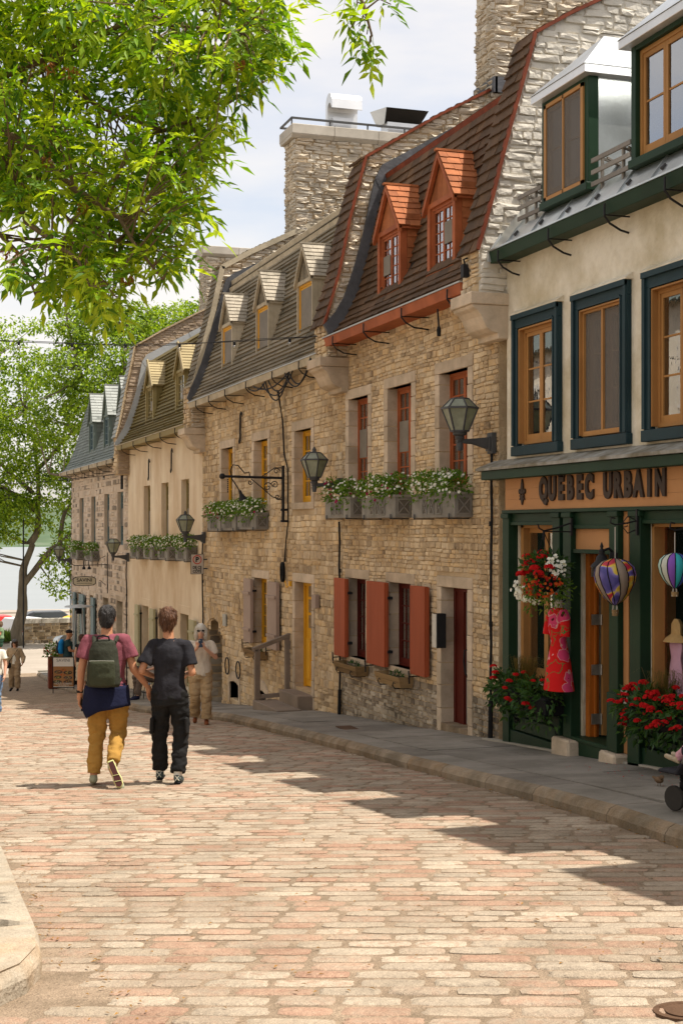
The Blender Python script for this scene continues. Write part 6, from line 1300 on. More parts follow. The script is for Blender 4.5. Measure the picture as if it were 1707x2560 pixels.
for i in range(420):
    x, y = rr.uniform(.8, 5.2), rr.uniform(4.5, 14) if rr.random() < .6 else rr.uniform(5.5, 9.5)
    if rr.random() < .3: x = .82 + rr.uniform(0, .25)
    z = -drop(y) + .014; leaf(mb, Vector((x, y, z)), Vector((rr.uniform(-1, 1), rr.uniform(-1, 1), .05)), Vector((0, 0, 1)), rr.uniform(.015, .04), rr.uniform(.006, .015), 0, rr.random())
o = mb.build('leaf_litter', mat('dry_litter', [(.16, .08, .02), (.3, .15, .03), (.1, .06, .03)], .9, dirt=0)); o['kind'] = 'stuff'

mb = MB(); rr = random.Random(78)
for i in range(520):
    y = rr.uniform(6, 40); e = rr.random(); x = kerbX(y) - rr.uniform(.0, .16) ** 1.3 if e < .6 else WX - .03 - rr.uniform(0, .12) ** 1.2; z = -drop(y) + (.012 if e < .6 else .136)
    leaf(mb, Vector((x, y, z)), Vector((rr.uniform(-1, 1), rr.uniform(-1, 1), .1)), Vector((0, 0, 1)), rr.uniform(.02, .05), rr.uniform(.008, .02), 0, rr.random())
o = mb.build('gutter_litter', MATS['dry_litter']); o['kind'] = 'stuff'
# ================================================================ people
skin = mat('tanned_skin', [(.42, .19, .10), (.50, .24, .13)], .55, 8, .7, .05, 60, dirt=0, spec=.3, coords='o')
skinp = mat('fair_skin', [(.55, .30, .20), (.62, .36, .25)], .55, 8, .7, dirt=0, spec=.3, coords='o')
def cloth(name, a, b=None, st=None): return mat(name, [a, b or tuple(x * 1.18 for x in a)], .88, 6, .8, .35, 30, dirt=.12, ds=6, spec=.1, coords='o', stretch=st)
def remesh(mb, name, m, parent, vox=.01, sm=6, wr=0, wf=14, ws=(1, 1, 1), seed=0, dec=None):
    me = mb.mesh(name, m); o = bpy.data.objects.new(name, me); SC.collection.objects.link(o)
    r = o.modifiers.new('r', 'REMESH'); r.mode = 'VOXEL'; r.voxel_size = vox; r.use_smooth_shade = True
    if sm: s = o.modifiers.new('s', 'SMOOTH'); s.factor = .5; s.iterations = sm
    dg = bpy.context.evaluated_depsgraph_get(); nm = bpy.data.meshes.new_from_object(o.evaluated_get(dg)); bpy.data.objects.remove(o); bpy.data.meshes.remove(me)
    nm.name = name; nm.materials.clear(); nm.materials.append(m)
    if wr:
        for v, n in zip(nm.vertices, [x.normal.copy() for x in nm.vertices]):
            c = Vector((v.co.x * ws[0], v.co.y * ws[1], v.co.z * ws[2])) * wf + Vector((seed, seed * 2.3, 0)); v.co += n * wr * (noise.noise(c) + .5 * noise.noise(c * 2.3))
    nm.polygons.foreach_set('use_smooth', [True] * len(nm.polygons)); nm.update(); return link(name, nm, parent)
def cap(mb, a, b, ra, rb, n=12, k=5):
    a = Vector(a); b = Vector(b); mb.tube([a.lerp(b, i / k) for i in range(k + 1)], [ra + (rb - ra) * i / k for i in range(k + 1)], n); mb.ball(a, ra, n); mb.ball(b, rb, n); return mb
def ell(mb, c, r, n=16): return mb.ball(c, 1.0, n, sc=r)
def limb(mb, pts, rs):
    for (a, b), (p, q) in zip(zip(pts, pts[1:]), zip(rs, rs[1:])): cap(mb, a, b, p, q)
def hand(mb, w, e, side, curl=.5, s=1.0, grip=None):
    """palm and five unequal bent fingers continuing the forearm E->W; SIDE = towards the thumb"""
    d = (Vector(w) - Vector(e)).normalized() if grip is None else Vector(grip).normalized(); sd = Vector(side); sd = (sd - d * sd.dot(d)).normalized(); nn = d.cross(sd).normalized()
    w = Vector(w); pc = w + d * .045 * s
    cap(mb, w, w + d * .03 * s, .027 * s, .03 * s)
    for q in (-.024, -.008, .008, .024): cap(mb, w + d * .02 * s + sd * q * .7 * s, w + d * .078 * s + sd * q * s, .015 * s, .0125 * s, 8, 2)
    for i, (q, L) in enumerate(((.026, .072), (.009, .08), (-.009, .075), (-.025, .058))):
        a = w + d * .085 * s + sd * q * s; c1 = curl * .9; d1 = (d * math.cos(c1) + nn * math.sin(c1)); d2 = (d * math.cos(c1 * 2.1) + nn * math.sin(c1 * 2.1))
        b = a + d1 * L * .5 * s; c = b + d2 * L * .5 * s; cap(mb, a, b, .0105 * s, .0095 * s, 8, 2); cap(mb, b, c, .0095 * s, .008 * s, 8, 2)
    a = w + d * .025 * s + sd * .024 * s; b = a + (d * .6 + sd * .7 + nn * .3).normalized() * .04 * s; c = b + (d * .9 + nn * .5).normalized() * .03 * s; cap(mb, a, b, .013 * s, .011 * s, 8, 2); cap(mb, b, c, .011 * s, .009 * s, 8, 2)
BASE = dict(pel=(0, 0, .94), wa=(0, 0, 1.08), ch=(0, .01, 1.27), nk=(0, 0, 1.46), hd=(0, .015, 1.625), shL=(-.185, 0, 1.40), shR=(.185, 0, 1.40), elL=(-.235, -.02, 1.12), elR=(.235, -.02, 1.12), haL=(-.26, .03, .87), haR=(.26, .03, .87),
            hpL=(-.09, 0, .9), hpR=(.09, 0, .9), knL=(-.1, .03, .5), knR=(.1, .03, .5), anL=(-.1, -.01, .085), anR=(.1, -.01, .085), toL=(-.12, .14, .03), toR=(.12, .14, .03), face=1)
def person(loc, rz, label, J, top, bottom, shoe, sk, hair=None, height=1.78, vox=.011, sleeve=.55, long_sleeve=False, curlL=.5, curlR=.5, build=1.0, skirt=False, legs=1.0, soleL=None, top_len=.0, gripL=None, gripR=None, group=None, loose=1.0, extra=None, shorts=False, shoe2=None, eyes=True):
    j = dict(BASE); j.update(J); V = {k: Vector(v) for k, v in j.items() if k != 'face'}
    t = thing('person', loc, label, 'person', group, rz=rz, local=True); s = height / 1.78; t.scale = (s, s, s); B = build
    b = MB(); hd = V['hd']
    ell(b, hd + Vector((0, -.005, .03)), (.076, .095, .098)); ell(b, hd + Vector((0, .02, -.035)), (.06, .072, .085)); cap(b, hd + Vector((0, .088, .0)), hd + Vector((0, .104, -.028)), .010, .013, 8, 2)
    for q in (-1, 1): ell(b, hd + Vector((q * .079, -.005, -.005)), (.010, .02, .031), 10)
    cap(b, V['nk'] - Vector((0, 0, .05)), hd + Vector((0, -.015, -.06)), .062 * B, .052)
    P, W, C, N = V['pel'], V['wa'], V['ch'], V['nk']
    tor = [(P.x, P.y, P.z - .1, .14 * B, .1 * B), (P.x, P.y, P.z, .162 * B, .118 * B), (W.x, W.y, W.z, .138 * B, .1 * B), (C.x, C.y, C.z, .150 * B, .105 * B), (C.x, C.y, C.z + .1, .142 * B, .085 * B), (N.x, N.y, N.z - .02, .08, .06)]
    loft(b, tor)
    for q in 'LR':
        cap(b, V['nk'] - Vector((0, 0, .07)), V['sh' + q] - Vector((0, 0, .008)), .036, .040 * B); limb(b, [V['sh' + q], V['el' + q], V['ha' + q]], [.042 * B, .039 * B, .026 * B])
        d = 1 if q == 'L' else -1
        limb(b, [V['hp' + q], V['kn' + q], V['an' + q]], [.072 * B, .045 * B, .036]); mid = V['kn' + q].lerp(V['an' + q], .3) + Vector((0, -.006, 0)); ell(b, mid, (.043 * B, .047 * B, .09))
        cap(b, V['an' + q] - Vector((0, .02, .03)), V['to' + q], .034, .027)
        th = Vector((-d * .3, 1, 0)) if gripL is None or q == 'R' else Vector((0, .2, 1))
        hand(b, V['ha' + q], V['el' + q], (0, 1, .25) if (gripL if q == 'L' else gripR) is None else (0, -.1, 1), curlL if q == 'L' else curlR, grip=(gripL if q == 'L' else gripR))
    remesh(b, 'body', sk, t, vox * .75 if vox < .012 else vox, 3)
    # shirt
    g = .016 * loose; b = MB(); loft(b, [(P.x, P.y, P.z - .03 - top_len, (.165 + g) * B, (.12 + g) * B), (P.x, P.y, P.z + .03, (.168 + g) * B, (.12 + g) * B), (W.x, W.y, W.z, (.15 + g) * B, (.108 + g) * B), (C.x, C.y, C.z, (.165 + g) * B, (.12 + g) * B), (C.x, C.y, C.z + .11, (.160 + g * .6) * B, (.1 + g) * B), (N.x, N.y, N.z - .03, .08, .068), (N.x, N.y + .01, N.z + .005, .066, .06)], 20)
    for q in 'LR':
        cap(b, N - Vector((0, 0, .06)), V['sh' + q], .046 + g * .6, .050 * B + g * .6); e = V['sh' + q].lerp(V['el' + q], 1.0 if long_sleeve else sleeve)
        if sleeve > 0: b.tube([V['sh' + q].lerp(e, i / 5) for i in range(6)], [.050 * B + g * .7 + .0035 * i * (0 if long_sleeve else 1) for i in range(6)], 14)
        if long_sleeve: cap(b, V['el' + q], V['ha' + q].lerp(V['el' + q], .08), .05 * B + g, .042 + g * .6)
    remesh(b, 'shirt', top, t, vox, 4, wr=.017, wf=6, ws=(1.5, 1, .8), seed=loc[0])
    g = .018 * loose; b = MB()
    if skirt:
        loft(b, [(P.x, P.y, .35, .2, .17), (P.x, P.y, P.z - .1, .18 * B, .14 * B), (P.x, P.y, P.z + .05, .15 * B, .115 * B)], 20)
    else:
        loft(b, [(P.x, P.y, P.z - .14, (.155 + g) * B, (.105 + g) * B), (P.x, P.y, P.z - .04, (.168 + g * .6) * B, (.118 + g) * B), (P.x, P.y, P.z + .06, (.15 + g * .4) * B, (.108 + g * .6) * B)], 20)
        for q in 'LR':
            kn, an = V['kn' + q], V['an' + q]; k2 = .5 if shorts else 1
            cap(b, V['hp' + q], kn if not shorts else V['hp' + q].lerp(kn, .75), .092 * B + g, (.066 * B + g) * (1.2 if shorts else 1))
            if not shorts: e = kn.lerp(an, .93); b.ball(kn, .063 * B + g, 12); b.tube([kn.lerp(e, i / 6) for i in range(7)], [.063 * B + g + (.054 * loose - .063 * B - g + .012) * i / 6 * legs for i in range(7)], 14)
    remesh(b, 'trousers' if not shorts and not skirt else ('shorts' if shorts else 'skirt'), bottom, t, vox, 3, wr=.020, wf=7, ws=(1, 1, 1.9), seed=loc[1])
    for q in 'LR':
        b = MB(); an, to = V['an' + q], V['to' + q]; d = (to - an); d.z = min(d.z, d.z); up = Vector((0, 0, 1)) if abs(d.normalized().z) < .75 else Vector((0, -1, 0))
        heel = an - Vector((0, 0, .035)) - d.normalized() * .02; cap(b, heel, to, .042, .036); cap(b, an, heel, .04, .043); cap(b, heel.lerp(to, .6), to, .044, .038)
        so = remesh(b, 'shoe', shoe, t, .011, 4)
        if soleL and q in soleL: pass
    if hair: hair(t, hd, V)
    if eyes and vox < .02 or eyes == 2:
        for q in (-1, 1):
            b = MB(); b.ball(hd + Vector((q * .029, .083, .012)), .0095, 8); b.build('eye', dark, t)
        b = MB(); b.tube([hd + Vector((-.022, .088, -.058)), hd + Vector((0, .096, -.06)), hd + Vector((.022, .088, -.058))], .0055, 5); b.build('mouth', mat('lip', [(.4, .12, .1), (.42, .14, .11)], .6, dirt=0), t)
    if extra: extra(t, V)
    return t
def hairmat(n, a, b): return mat(n, [a, b], .55, 40, 1, .5, 90, dirt=0, spec=.35, coords='o', stretch=(1, 1, .25))
def strands(ho, t, m, n, L, seed=1):
    me = ho.data; rr = random.Random(seed); mb = MB(); nv = len(me.vertices)
    for i in range(n):
        v = me.vertices[rr.randrange(nv)]; nn = v.normal; d = (Vector((rr.uniform(-.35, .35), rr.uniform(-.3, .3), -1)) + nn * .35); d = (d - nn * d.dot(nn) * .75).normalized(); s = d.cross(nn); s = s.normalized() * rr.uniform(.0012, .0028); l_ = L * rr.uniform(.5, 1.2)
        p = v.co + nn * .001; q = p + d * l_ * .6 + nn * .004; e = q + d * l_ * .4 - Vector((0, 0, .002)); mb.add([p - s, p + s, q + s, q - s, e], [(0, 1, 2, 3), (3, 2, 4)], 0, rr.random())
    mb.build('hair_strands', m, t)['kind'] = 'stuff'
def short_hair(m, thick=1.0, fringe=0):
    def f(t, h, V):
        b = MB(); ell(b, h + Vector((0, -.012, .042)), (.083 * thick, .1 * thick, .098 * thick)); ell(b, h + Vector((0, -.05, -.01)), (.072 * thick, .058 * thick, .075)); ell(b, h + Vector((0, -.058, -.05)), (.055, .035, .04))
        if fringe: ell(b, h + Vector((0, .03, .075)), (.082, .075, .055))
        strands(remesh(b, 'hair', m, t, .008, 3, wr=.010 * (1 + fringe * .6), wf=48, ws=(1, 1, .35)), t, m, 2200, .024 + .02 * fringe)
    return f
def long_hair(m, L=.2, w=.1):
    def f(t, h, V):
        b = MB(); ell(b, h + Vector((0, -.015, .045)), (.09, .105, .095)); ell(b, h + Vector((0, -.055, -.03)), (w, .07, L * .6)); 
        for q in (-1, 1): ell(b, h + Vector((q * .08, -.005, -.03)), (.03, .055, L * .55))
        strands(remesh(b, 'hair', m, t, .010, 3, wr=.008, wf=26, ws=(1, 1, .35)), t, m, 2200, .07)
    return f
def cap_hat(m, back=None):
    def f(t, h, V):
        if back: back(t, h, V)
        b = MB(); ell(b, h + Vector((0, -.005, .07)), (.092, .108, .075)); remesh(b, 'cap', m, t, .01, 2); b = MB(); b.lathe(h + Vector((0, .075, .055)), [(.075, 0), (.075, .01)], 14, M=Matrix.Diagonal((1, 1.15, 1))); b.build('cap_brim', m, t, smooth=True)
    return f
RZ = -YAW
# the man with the backpack
navy = cloth('navy_cotton', (.012, .014, .035)); mustard = cloth('mustard_chino', (.34, .185, .042), (.42, .235, .058)); mauve = cloth('mauve_polo', (.19, .058, .075), (.26, .08, .10)); packm = cloth('olive_black_canvas', (.030, .032, .022), (.045, .047, .033))
shoeg = mat('lime_grey_trainer', [(.28, .28, .2), (.4, .42, .28)], .7, 14, 1, dirt=.2, coords='o')
def man_extra(t, V):
    b = MB(); P = V['pel']
    loft(b, [(0, -.19, 1.0, .15, .075), (0, -.2, 1.03, .165, .085), (0, -.2, 1.2, .16, .085), (0, -.19, 1.36, .14, .075), (0, -.18, 1.44, .11, .055), (0, -.17, 1.46, .07, .035)], 20); remesh(b, 'backpack', packm, t, .01, 3, wr=.005, wf=10)
    b = MB(); loft(b, [(0, -.255, 1.02, .125, .03), (0, -.265, 1.1, .13, .035), (0, -.26, 1.24, .125, .03), (0, -.25, 1.27, .12, .02)], 16); remesh(b, 'front_pocket', cloth('olive_canvas', (.045, .05, .03)), t, .008, 3)
    b = MB(); b.tube([(-.12, -.296, 1.262), (0, -.302, 1.266), (.12, -.296, 1.262)], .004, 5); b.build('pocket_zip', mat('zip_grey', [(.2, .2, .17), (.25, .25, .2)], .4, dirt=0, coords='o'), t)
    b = MB(); b.tube([(-.06, -.2, 1.45), (-.055, -.215, 1.49), (0, -.22, 1.505), (.055, -.215, 1.49), (.06, -.2, 1.45)], .009, 6); b.build('grab_loop', cable, t)
    for q in (-1, 1):
        b = MB(); pts = [(q * .1, -.13, 1.43), (q * .115, -.06, 1.475), (q * .12, .02, 1.465), (q * .125, .1, 1.36), (q * .13, .12, 1.2), (q * .15, .03, 1.08), (q * .13, -.13, 1.04)]
        b.tube(pts, .021, 8); b.build('shoulder_strap', packm, t, smooth=True)
    # navy jumper knotted round the waist
    b = MB(); n = 22; vs = []; hem = [.80, .765, .73, .70, .69, .70, .72, .735, .75, .76, .765, .77, .775, .78, .785, .79, .795, .8, .8, .8, .8, .8, .8]
    for r_ in range(7):
        for i in range(n + 1):
            a = PI * (1.06 + .98 * i / n); f = r_ / 6; z = 1.0 + (hem[i] - 1.0) * f * (1.0); rad = 1 + .12 * f + .03 * math.sin(i * 1.7) * f; vs.append((.205 * rad * math.cos(a), .145 * rad * math.sin(a) - .02 * f, z))
    b.add(vs, [(r_ * (n + 1) + i, r_ * (n + 1) + i + 1, (r_ + 1) * (n + 1) + i + 1, (r_ + 1) * (n + 1) + i) for r_ in range(6) for i in range(n)]); o = b.build('jumper_at_waist', navy, t, smooth=True); m_ = o.modifiers.new('t', 'SOLIDIFY'); m_.thickness = .012
    b = MB(); loft(b, [(0, 0, .985, .19, .135), (0, 0, 1.02, .19, .135)], 20); b.build('jumper_sleeves', navy, t, smooth=True)
    h = V['haL']; b = MB(); b.obox(Matrix.Translation(h + Vector((.015, .03, -.085))) @ Matrix.Rotation(.25, 4, 'X'), .012, .075, .15); b.build('phone', cable, t, bev=.005)
    b = MB(); b.lathe(h + Vector((.0, 0, .035)), [(.033, -.012), (.035, .012)], 12); b.build('wristwatch', cable, t); b = MB(); b.lathe(V['haR'] + Vector((-.01, -.005, .04)), [(.031, -.006), (.031, .006)], 12); b.build('bracelet', mat('bead_blue_grey', [(.15, .2, .26), (.2, .26, .32)], .5, dirt=0, coords='o'), t)
    # sole of the lifted foot
    an, to = V['anR'], V['toR']; d = (to - an).normalized(); sn = Vector((0, -1, .35)); sn = (sn - d * sn.dot(d)).normalized(); sx = d.cross(sn)
    pts = [(-.03, -.045), (.03, -.045), (.034, .02), (.03, .08), (.043, .15), (.038, .215), (.0, .235), (-.036, .21), (-.044, .15), (-.033, .08), (-.034, .02)]
    b = MB(); b.pull([an + sx * u + d * v + sn * .035 for u, v in pts], sn * .022); b.build('shoe_midsole', mat('pale_yellow_midsole', [(.6, .6, .25), (.7, .7, .35)], .7, dirt=.1, coords='o'), t, bev=.006)
    b = MB(); b.pull([an + sx * u * .8 + d * (.01 + v * .93) + sn * .056 for u, v in pts], sn * .006); b.build('shoe_tread', mat('maroon_rubber', [(.06, .02, .022), (.09, .035, .03)], .8, dirt=.1, coords='o'), t)
    for v in (.1, .16): b = MB(); b.bar(an + sx * .03 + d * v + sn * .064, an - sx * .03 + d * (v + .012) + sn * .064, .006, .004); b.build('tread_groove', MATS['pale_yellow_midsole'], t)
person((2.27, 14.05, -drop(14.05) - .005), RZ, 'man in mauve polo, olive backpack and mustard trousers walking away, phone in hand', dict(hd=(0, .03, 1.655), nk=(0, 0, 1.505), ch=(0, .01, 1.3), elL=(-.245, -.03, 1.15), haL=(-.265, .0, .90), elR=(.265, -.01, 1.16), haR=(.40, .10, .96), shL=(-.185, 0, 1.445), shR=(.185, 0, 1.445),
       knL=(-.105, .06, .5), anL=(-.13, .0, .095), toL=(-.16, .15, .035), knR=(.1, .12, .52), anR=(.1, -.27, .25), toR=(.19, -.315, .045), hpL=(-.1, 0, .9), hpR=(.1, 0, .9)), mauve, mustard, shoeg, skin,
       hair=short_hair(hairmat('dark_greying_hair', (.007, .006, .006), (.045, .038, .034))), height=1.78, vox=.0095, sleeve=.62, build=1.04, gripR=(.1, .2, -1), extra=man_extra, eyes=False)
# the boy beside him
blk = cloth('black_cotton_tee', (.018, .018, .022), (.032, .03, .034)); blk2 = cloth('black_cargo_cloth', (.012, .012, .012), (.026, .025, .024)); shoeb = mat('black_teal_trainer', [(.015, .02, .02), (.05, .08, .08), (.3, .3, .28)], .6, 30, 1, dirt=0, coords='o')
def boy_extra(t, V):
    for q in (-1, 1):
        b = MB(); b.obox(Matrix.Translation((q * .175, -.01, .60)) @ Matrix.Rotation(q * -.05, 4, 'Y'), .035, .15, .17); b.build('cargo_pocket', blk2, t, bev=.015)
    for q in 'LR':
        a = V['an' + q]; b = MB(); b.lathe(a + Vector((0, 0, .0)), [(.043, 0), (.042, .05)], 12); b.build('white_sock', petw, t, smooth=True)
        b = MB(); b.lathe(a + Vector((0, 0, .045)), [(.052, 0), (.062, .02), (.06, .05), (.05, .06)], 14); b.build('ribbed_cuff', blk2, t, smooth=True)
        h = a - Vector((0, .035, .045)); b = MB(); b.box(h.x - .035, h.y - .02, h.z - .035, h.x + .035, h.y + .22, h.z - .015); b.build('shoe_sole', cable, t, bev=.008)
        b = MB(); b.bar(h + Vector((-.02, -.025, .0)), h + Vector((.02, -.02, .05)), .008, .006); b.bar(h + Vector((.02, -.025, .0)), h + Vector((-.02, -.02, .05)), .008, .006); b.build('heel_stripe', petw, t)
person((2.86, 13.86, -drop(13.86)), RZ, 'boy in black T-shirt and black cargo trousers walking arm in arm with the man', dict(hd=(-.02, .03, 1.65), nk=(-.005, 0, 1.475), shL=(-.17, 0, 1.41), shR=(.17, 0, 1.41), elL=(-.275, -.07, 1.15), haL=(-.17, .16, 1.07), elR=(.235, -.05, 1.13), haR=(.14, .2, 1.09),
       knL=(-.11, .1, .5), anL=(-.115, .14, .1), toL=(-.14, .3, .03), knR=(.115, .04, .5), anR=(.09, -.06, .1), toR=(.1, .1, .03)), blk, blk2, shoeb, skin, hair=short_hair(hairmat('warm_brown_hair', (.045, .018, .008), (.16, .065, .025)), 1.07, 1), height=1.74, vox=.0095, sleeve=.74, build=.93, loose=1.25, top_len=.05, extra=boy_extra, eyes=False, legs=.75)
# the woman photographing
def phone_extra(t, V):
    h = V['hd']; b = MB(); b.obox(Matrix.Translation((0.0, .30, 1.44)), .075, .012, .15); b.build('phone', mat('dark_blue_phone', [(.03, .05, .08), (.04, .06, .1)], .4, dirt=0, coords='o'), t, bev=.006)
    b = MB(); b.lathe((.02, .312, 1.49), [(.012, 0), (.012, .004)], 10, M=Matrix.Rotation(-PI / 2, 3, 'X')); b.build('camera_lens', pm, t)
    for q in (-1, 1): b = MB(); b.ball(h + Vector((q * .033, .088, .012)), .026, 10, sc=(1.15, .4, .85)); b.build('sunglass_lens', cable, t, smooth=True)
    b = MB(); b.bar(h + Vector((-.02, .095, .018)), h + Vector((.02, .095, .018)), .006); 
    for q in (-1, 1): b.bar(h + Vector((q * .06, .085, .015)), h + Vector((q * .082, -.01, .012)), .005)
    b.build('sunglass_frame', cable, t)
cream = cloth('cream_linen_blouse', (.58, .50, .40), (.68, .60, .49)); khaki = cloth('khaki_trousers', (.34, .24, .13), (.42, .30, .17)); loaf = mat('brown_loafer', [(.15, .045, .015), (.2, .06, .02)], .5, dirt=0, coords='o')
person((5.06, 22.1, -drop(22.1)), PI - YAW + .1, 'white-haired woman in sunglasses holding up a phone, cream blouse and khaki trousers', dict(elL=(-.26, .08, 1.17), haL=(-.06, .26, 1.36), elR=(.26, .08, 1.17), haR=(.06, .26, 1.35), knL=(-.1, .12, .52), anL=(-.1, .1, .085), toL=(-.1, .24, .03), knR=(.1, .05, .5), anR=(.1, -.22, .12), toR=(.1, -.1, .04)), cream, khaki, loaf, skinp,
       hair=long_hair(hairmat('white_hair', (.6, .55, .46), (.78, .73, .64)), .19, .1), height=1.62, vox=.012, sleeve=.8, loose=1.5, top_len=.06, curlL=.9, curlR=.9, gripL=(.25, .3, .9), gripR=(-.25, .3, .9), extra=phone_extra, eyes=False)
# walkers further down
def bag_extra(t, V):
    b = MB(); b.obox(Matrix.Translation((.2, .16, .88)), .22, .09, .19); b.build('shoulder_bag', cable, t, bev=.03); b = MB(); b.tube([(-.12, .1, 1.42), (-.05, .15, 1.3), (.1, .16, 1.08), (.18, .17, .96)], .011, 5); b.build('bag_strap', cable, t)
    b = MB(); loft(b, [(0, .03, .93, .12, .13), (0, .035, 1.1, .1, .12), (0, .035, 1.3, .09, .125), (0, .02, 1.4, .05, .09)], 14); b.build('white_tee', petw, t, smooth=True)
person((4.4, 44.8, -drop(44.8)), PI - YAW, 'woman in grey cap and beige jacket with a black shoulder bag, walking up the street', dict(elL=(-.29, -.04, 1.15), haL=(-.3, .12, .98), elR=(.3, -.03, 1.15), haR=(.2, .15, .99), knL=(-.12, .1, .5), anL=(-.12, .08, .09), anR=(.12, -.1, .11)), cloth('beige_jacket', (.36, .27, .17)), cloth('sand_trousers', (.27, .20, .125)), cable, skinp,
       hair=cap_hat(cloth('grey_cap', (.13, .13, .13)), long_hair(hairmat('brown_hair', (.06, .03, .015), (.14, .075, .04)), .16, .085)), height=1.62, vox=.014, long_sleeve=True, loose=2.0, top_len=.1, extra=bag_extra, legs=.1, eyes=2)
def bp_extra(t, V):
    b = MB(); loft(b, [(0, -.2, 1.02, .14, .08), (0, -.22, 1.15, .16, .11), (0, -.2, 1.36, .14, .09), (0, -.17, 1.46, .08, .05)], 16); remesh(b, 'backpack', cloth('bright_blue_nylon', (.012, .17, .42)), t, .014, 3); b = MB(); loft(b, [(0, -.3, 1.04, .1, .05), (0, -.31, 1.18, .11, .05), (0, -.27, 1.36, .08, .03)], 14); b.build('black_pocket', cable, t, smooth=True)
person((5.95, 44.3, -drop(44.3) + .1), -PI / 2 - .1, 'man in black cap and teal T-shirt with a blue and black backpack, side on', dict(hd=(0, .05, 1.62), elL=(-.22, .06, 1.13), haL=(-.15, .3, 1.06), elR=(.22, .06, 1.13), haR=(.15, .3, 1.06)), cloth('dark_teal_cotton', (.022, .05, .055)), cloth('slate_shorts', (.05, .055, .06)), cable, skin, hair=cap_hat(cable), height=1.78, vox=.014, extra=bp_extra, build=1.08, shorts=True)
person((5.85, 40.6, -drop(40.6) + .05), RZ - .5, 'woman in black sleeveless top and long cream skirt half hidden behind the man', dict(elR=(.24, .02, 1.12)), cloth('black_vest', (.015, .015, .016)), cloth('cream_skirt', (.46, .39, .28)), petw, skinp, hair=short_hair(hairmat('auburn_hair', (.05, .02, .01), (.12, .05, .03)), 1.05), height=1.66, vox=.014, skirt=True, sleeve=0, eyes=False)
person((5.78, 65.2, -drop(65.2)), PI - YAW - 1.2, 'woman in sage green T-shirt and dark green shorts standing by the roadside', dict(elL=(-.25, .05, 1.13), haL=(-.1, .18, 1.05)), cloth('sage_tee', (.15, .22, .12)), cloth('dark_green_shorts', (.02, .05, .03)), cable, skin, hair=long_hair(hairmat('mouse_hair', (.12, .07, .03), (.2, .12, .06)), .15, .085), height=1.66, vox=.016, build=1.22, shorts=True, loose=1.4, eyes=2)
person((2.52, 29.8, -drop(29.8)), PI - YAW, 'person in pale jeans and white blouse, cut by the picture edge', dict(elL=(-.25, .02, 1.12), haL=(-.25, .12, .9), knL=(-.1, .1, .5), anL=(-.1, .08, .09)), petw, cloth('pale_blue_jeans', (.15, .22, .34)), petw, skinp, hair=long_hair(MATS['brown_hair'], .16, .085), height=1.68, vox=.014, eyes=2)
# seated person with bistro table and chairs
def bistro_chair(x, y, rz, label):
    t = thing('bistro_chair', (x, y, -drop(y) + .13), label, 'chair', 'black iron bistro chairs', rz=rz, local=True)
    mb = MB(); mb.lathe((0, 0, .44), [(.2, 0), (.2, .02)], 16); mb.build('seat', blackiron, t)
    for a, b in ((-.15, -.15), (.15, -.15), (-.15, .15), (.15, .15)): mb = MB(); mb.tube([(a, b, .44), (a * 1.2, b * 1.2, 0)], .01, 5); mb.build('leg', blackiron, t)
    mb = MB(); mb.tube([(-.17, -.17, .44), (-.17, -.2, .7), (-.1, -.21, .84), (.1, -.21, .84), (.17, -.2, .7), (.17, -.17, .44)], .01, 5); mb.tube([(.07 * math.cos(a), -.205, .66 + .09 * math.sin(a)) for a in [2 * PI * k / 12 for k in range(13)]], .008, 5); mb.build('backrest', blackiron, t); return t
bistro_chair(6.35, 32.5, PI * .62, 'black iron bistro chair with the seated person, below the plaster house'); bistro_chair(6.45, 34.6, -PI / 2, 'empty black iron bistro chair farther along the plaster house')
tb = thing('bistro_table', (6.2, 33.5, -drop(33.5) + .13), 'round black iron bistro table on the pavement by the plaster house', 'table', local=True)
mb = MB(); mb.lathe((0, 0, .70), [(.3, 0), (.3, .02)], 20); mb.build('table_top', blackiron, tb); mb = MB(); mb.tube([(0, 0, 0.03), (0, 0, .7)], .02, 8); mb.build('pedestal', blackiron, tb)
for k in range(3): mb = MB(); a = k * 2.09; mb.tube([(0, 0, .14), (.15 * math.cos(a), .15 * math.sin(a), .1), (.26 * math.cos(a), .26 * math.sin(a), .0)], .012, 5); mb.build('foot', blackiron, tb)
person((6.3, 32.45, -drop(32.45) + .13), PI * .62, 'person in grey-white shirt seated outside the plaster house, mostly behind the walking pair', dict(pel=(0, -.02, .54), wa=(0, -.03, .68), ch=(0, -.01, .88), nk=(0, .0, 1.06), hd=(0, .03, 1.225), shL=(-.18, 0, 1.0), shR=(.18, 0, 1.0), elL=(-.22, .05, .76), elR=(.22, .05, .76), haL=(-.1, .26, .7), haR=(.1, .26, .7), hpL=(-.09, 0, .52), hpR=(.09, 0, .52), knL=(-.1, .42, .52), knR=(.1, .42, .52), anL=(-.1, .48, .1), anR=(.1, .36, .1), toL=(-.1, .64, .03), toR=(.1, .52, .03)),
       cloth('grey_white_shirt', (.36, .34, .32)), cloth('taupe_trousers', (.13, .1, .08)), navy, skinp, hair=short_hair(hairmat('sandy_hair', (.2, .13, .07), (.32, .22, .13)), 1.05), height=1.72, vox=.014, eyes=2)
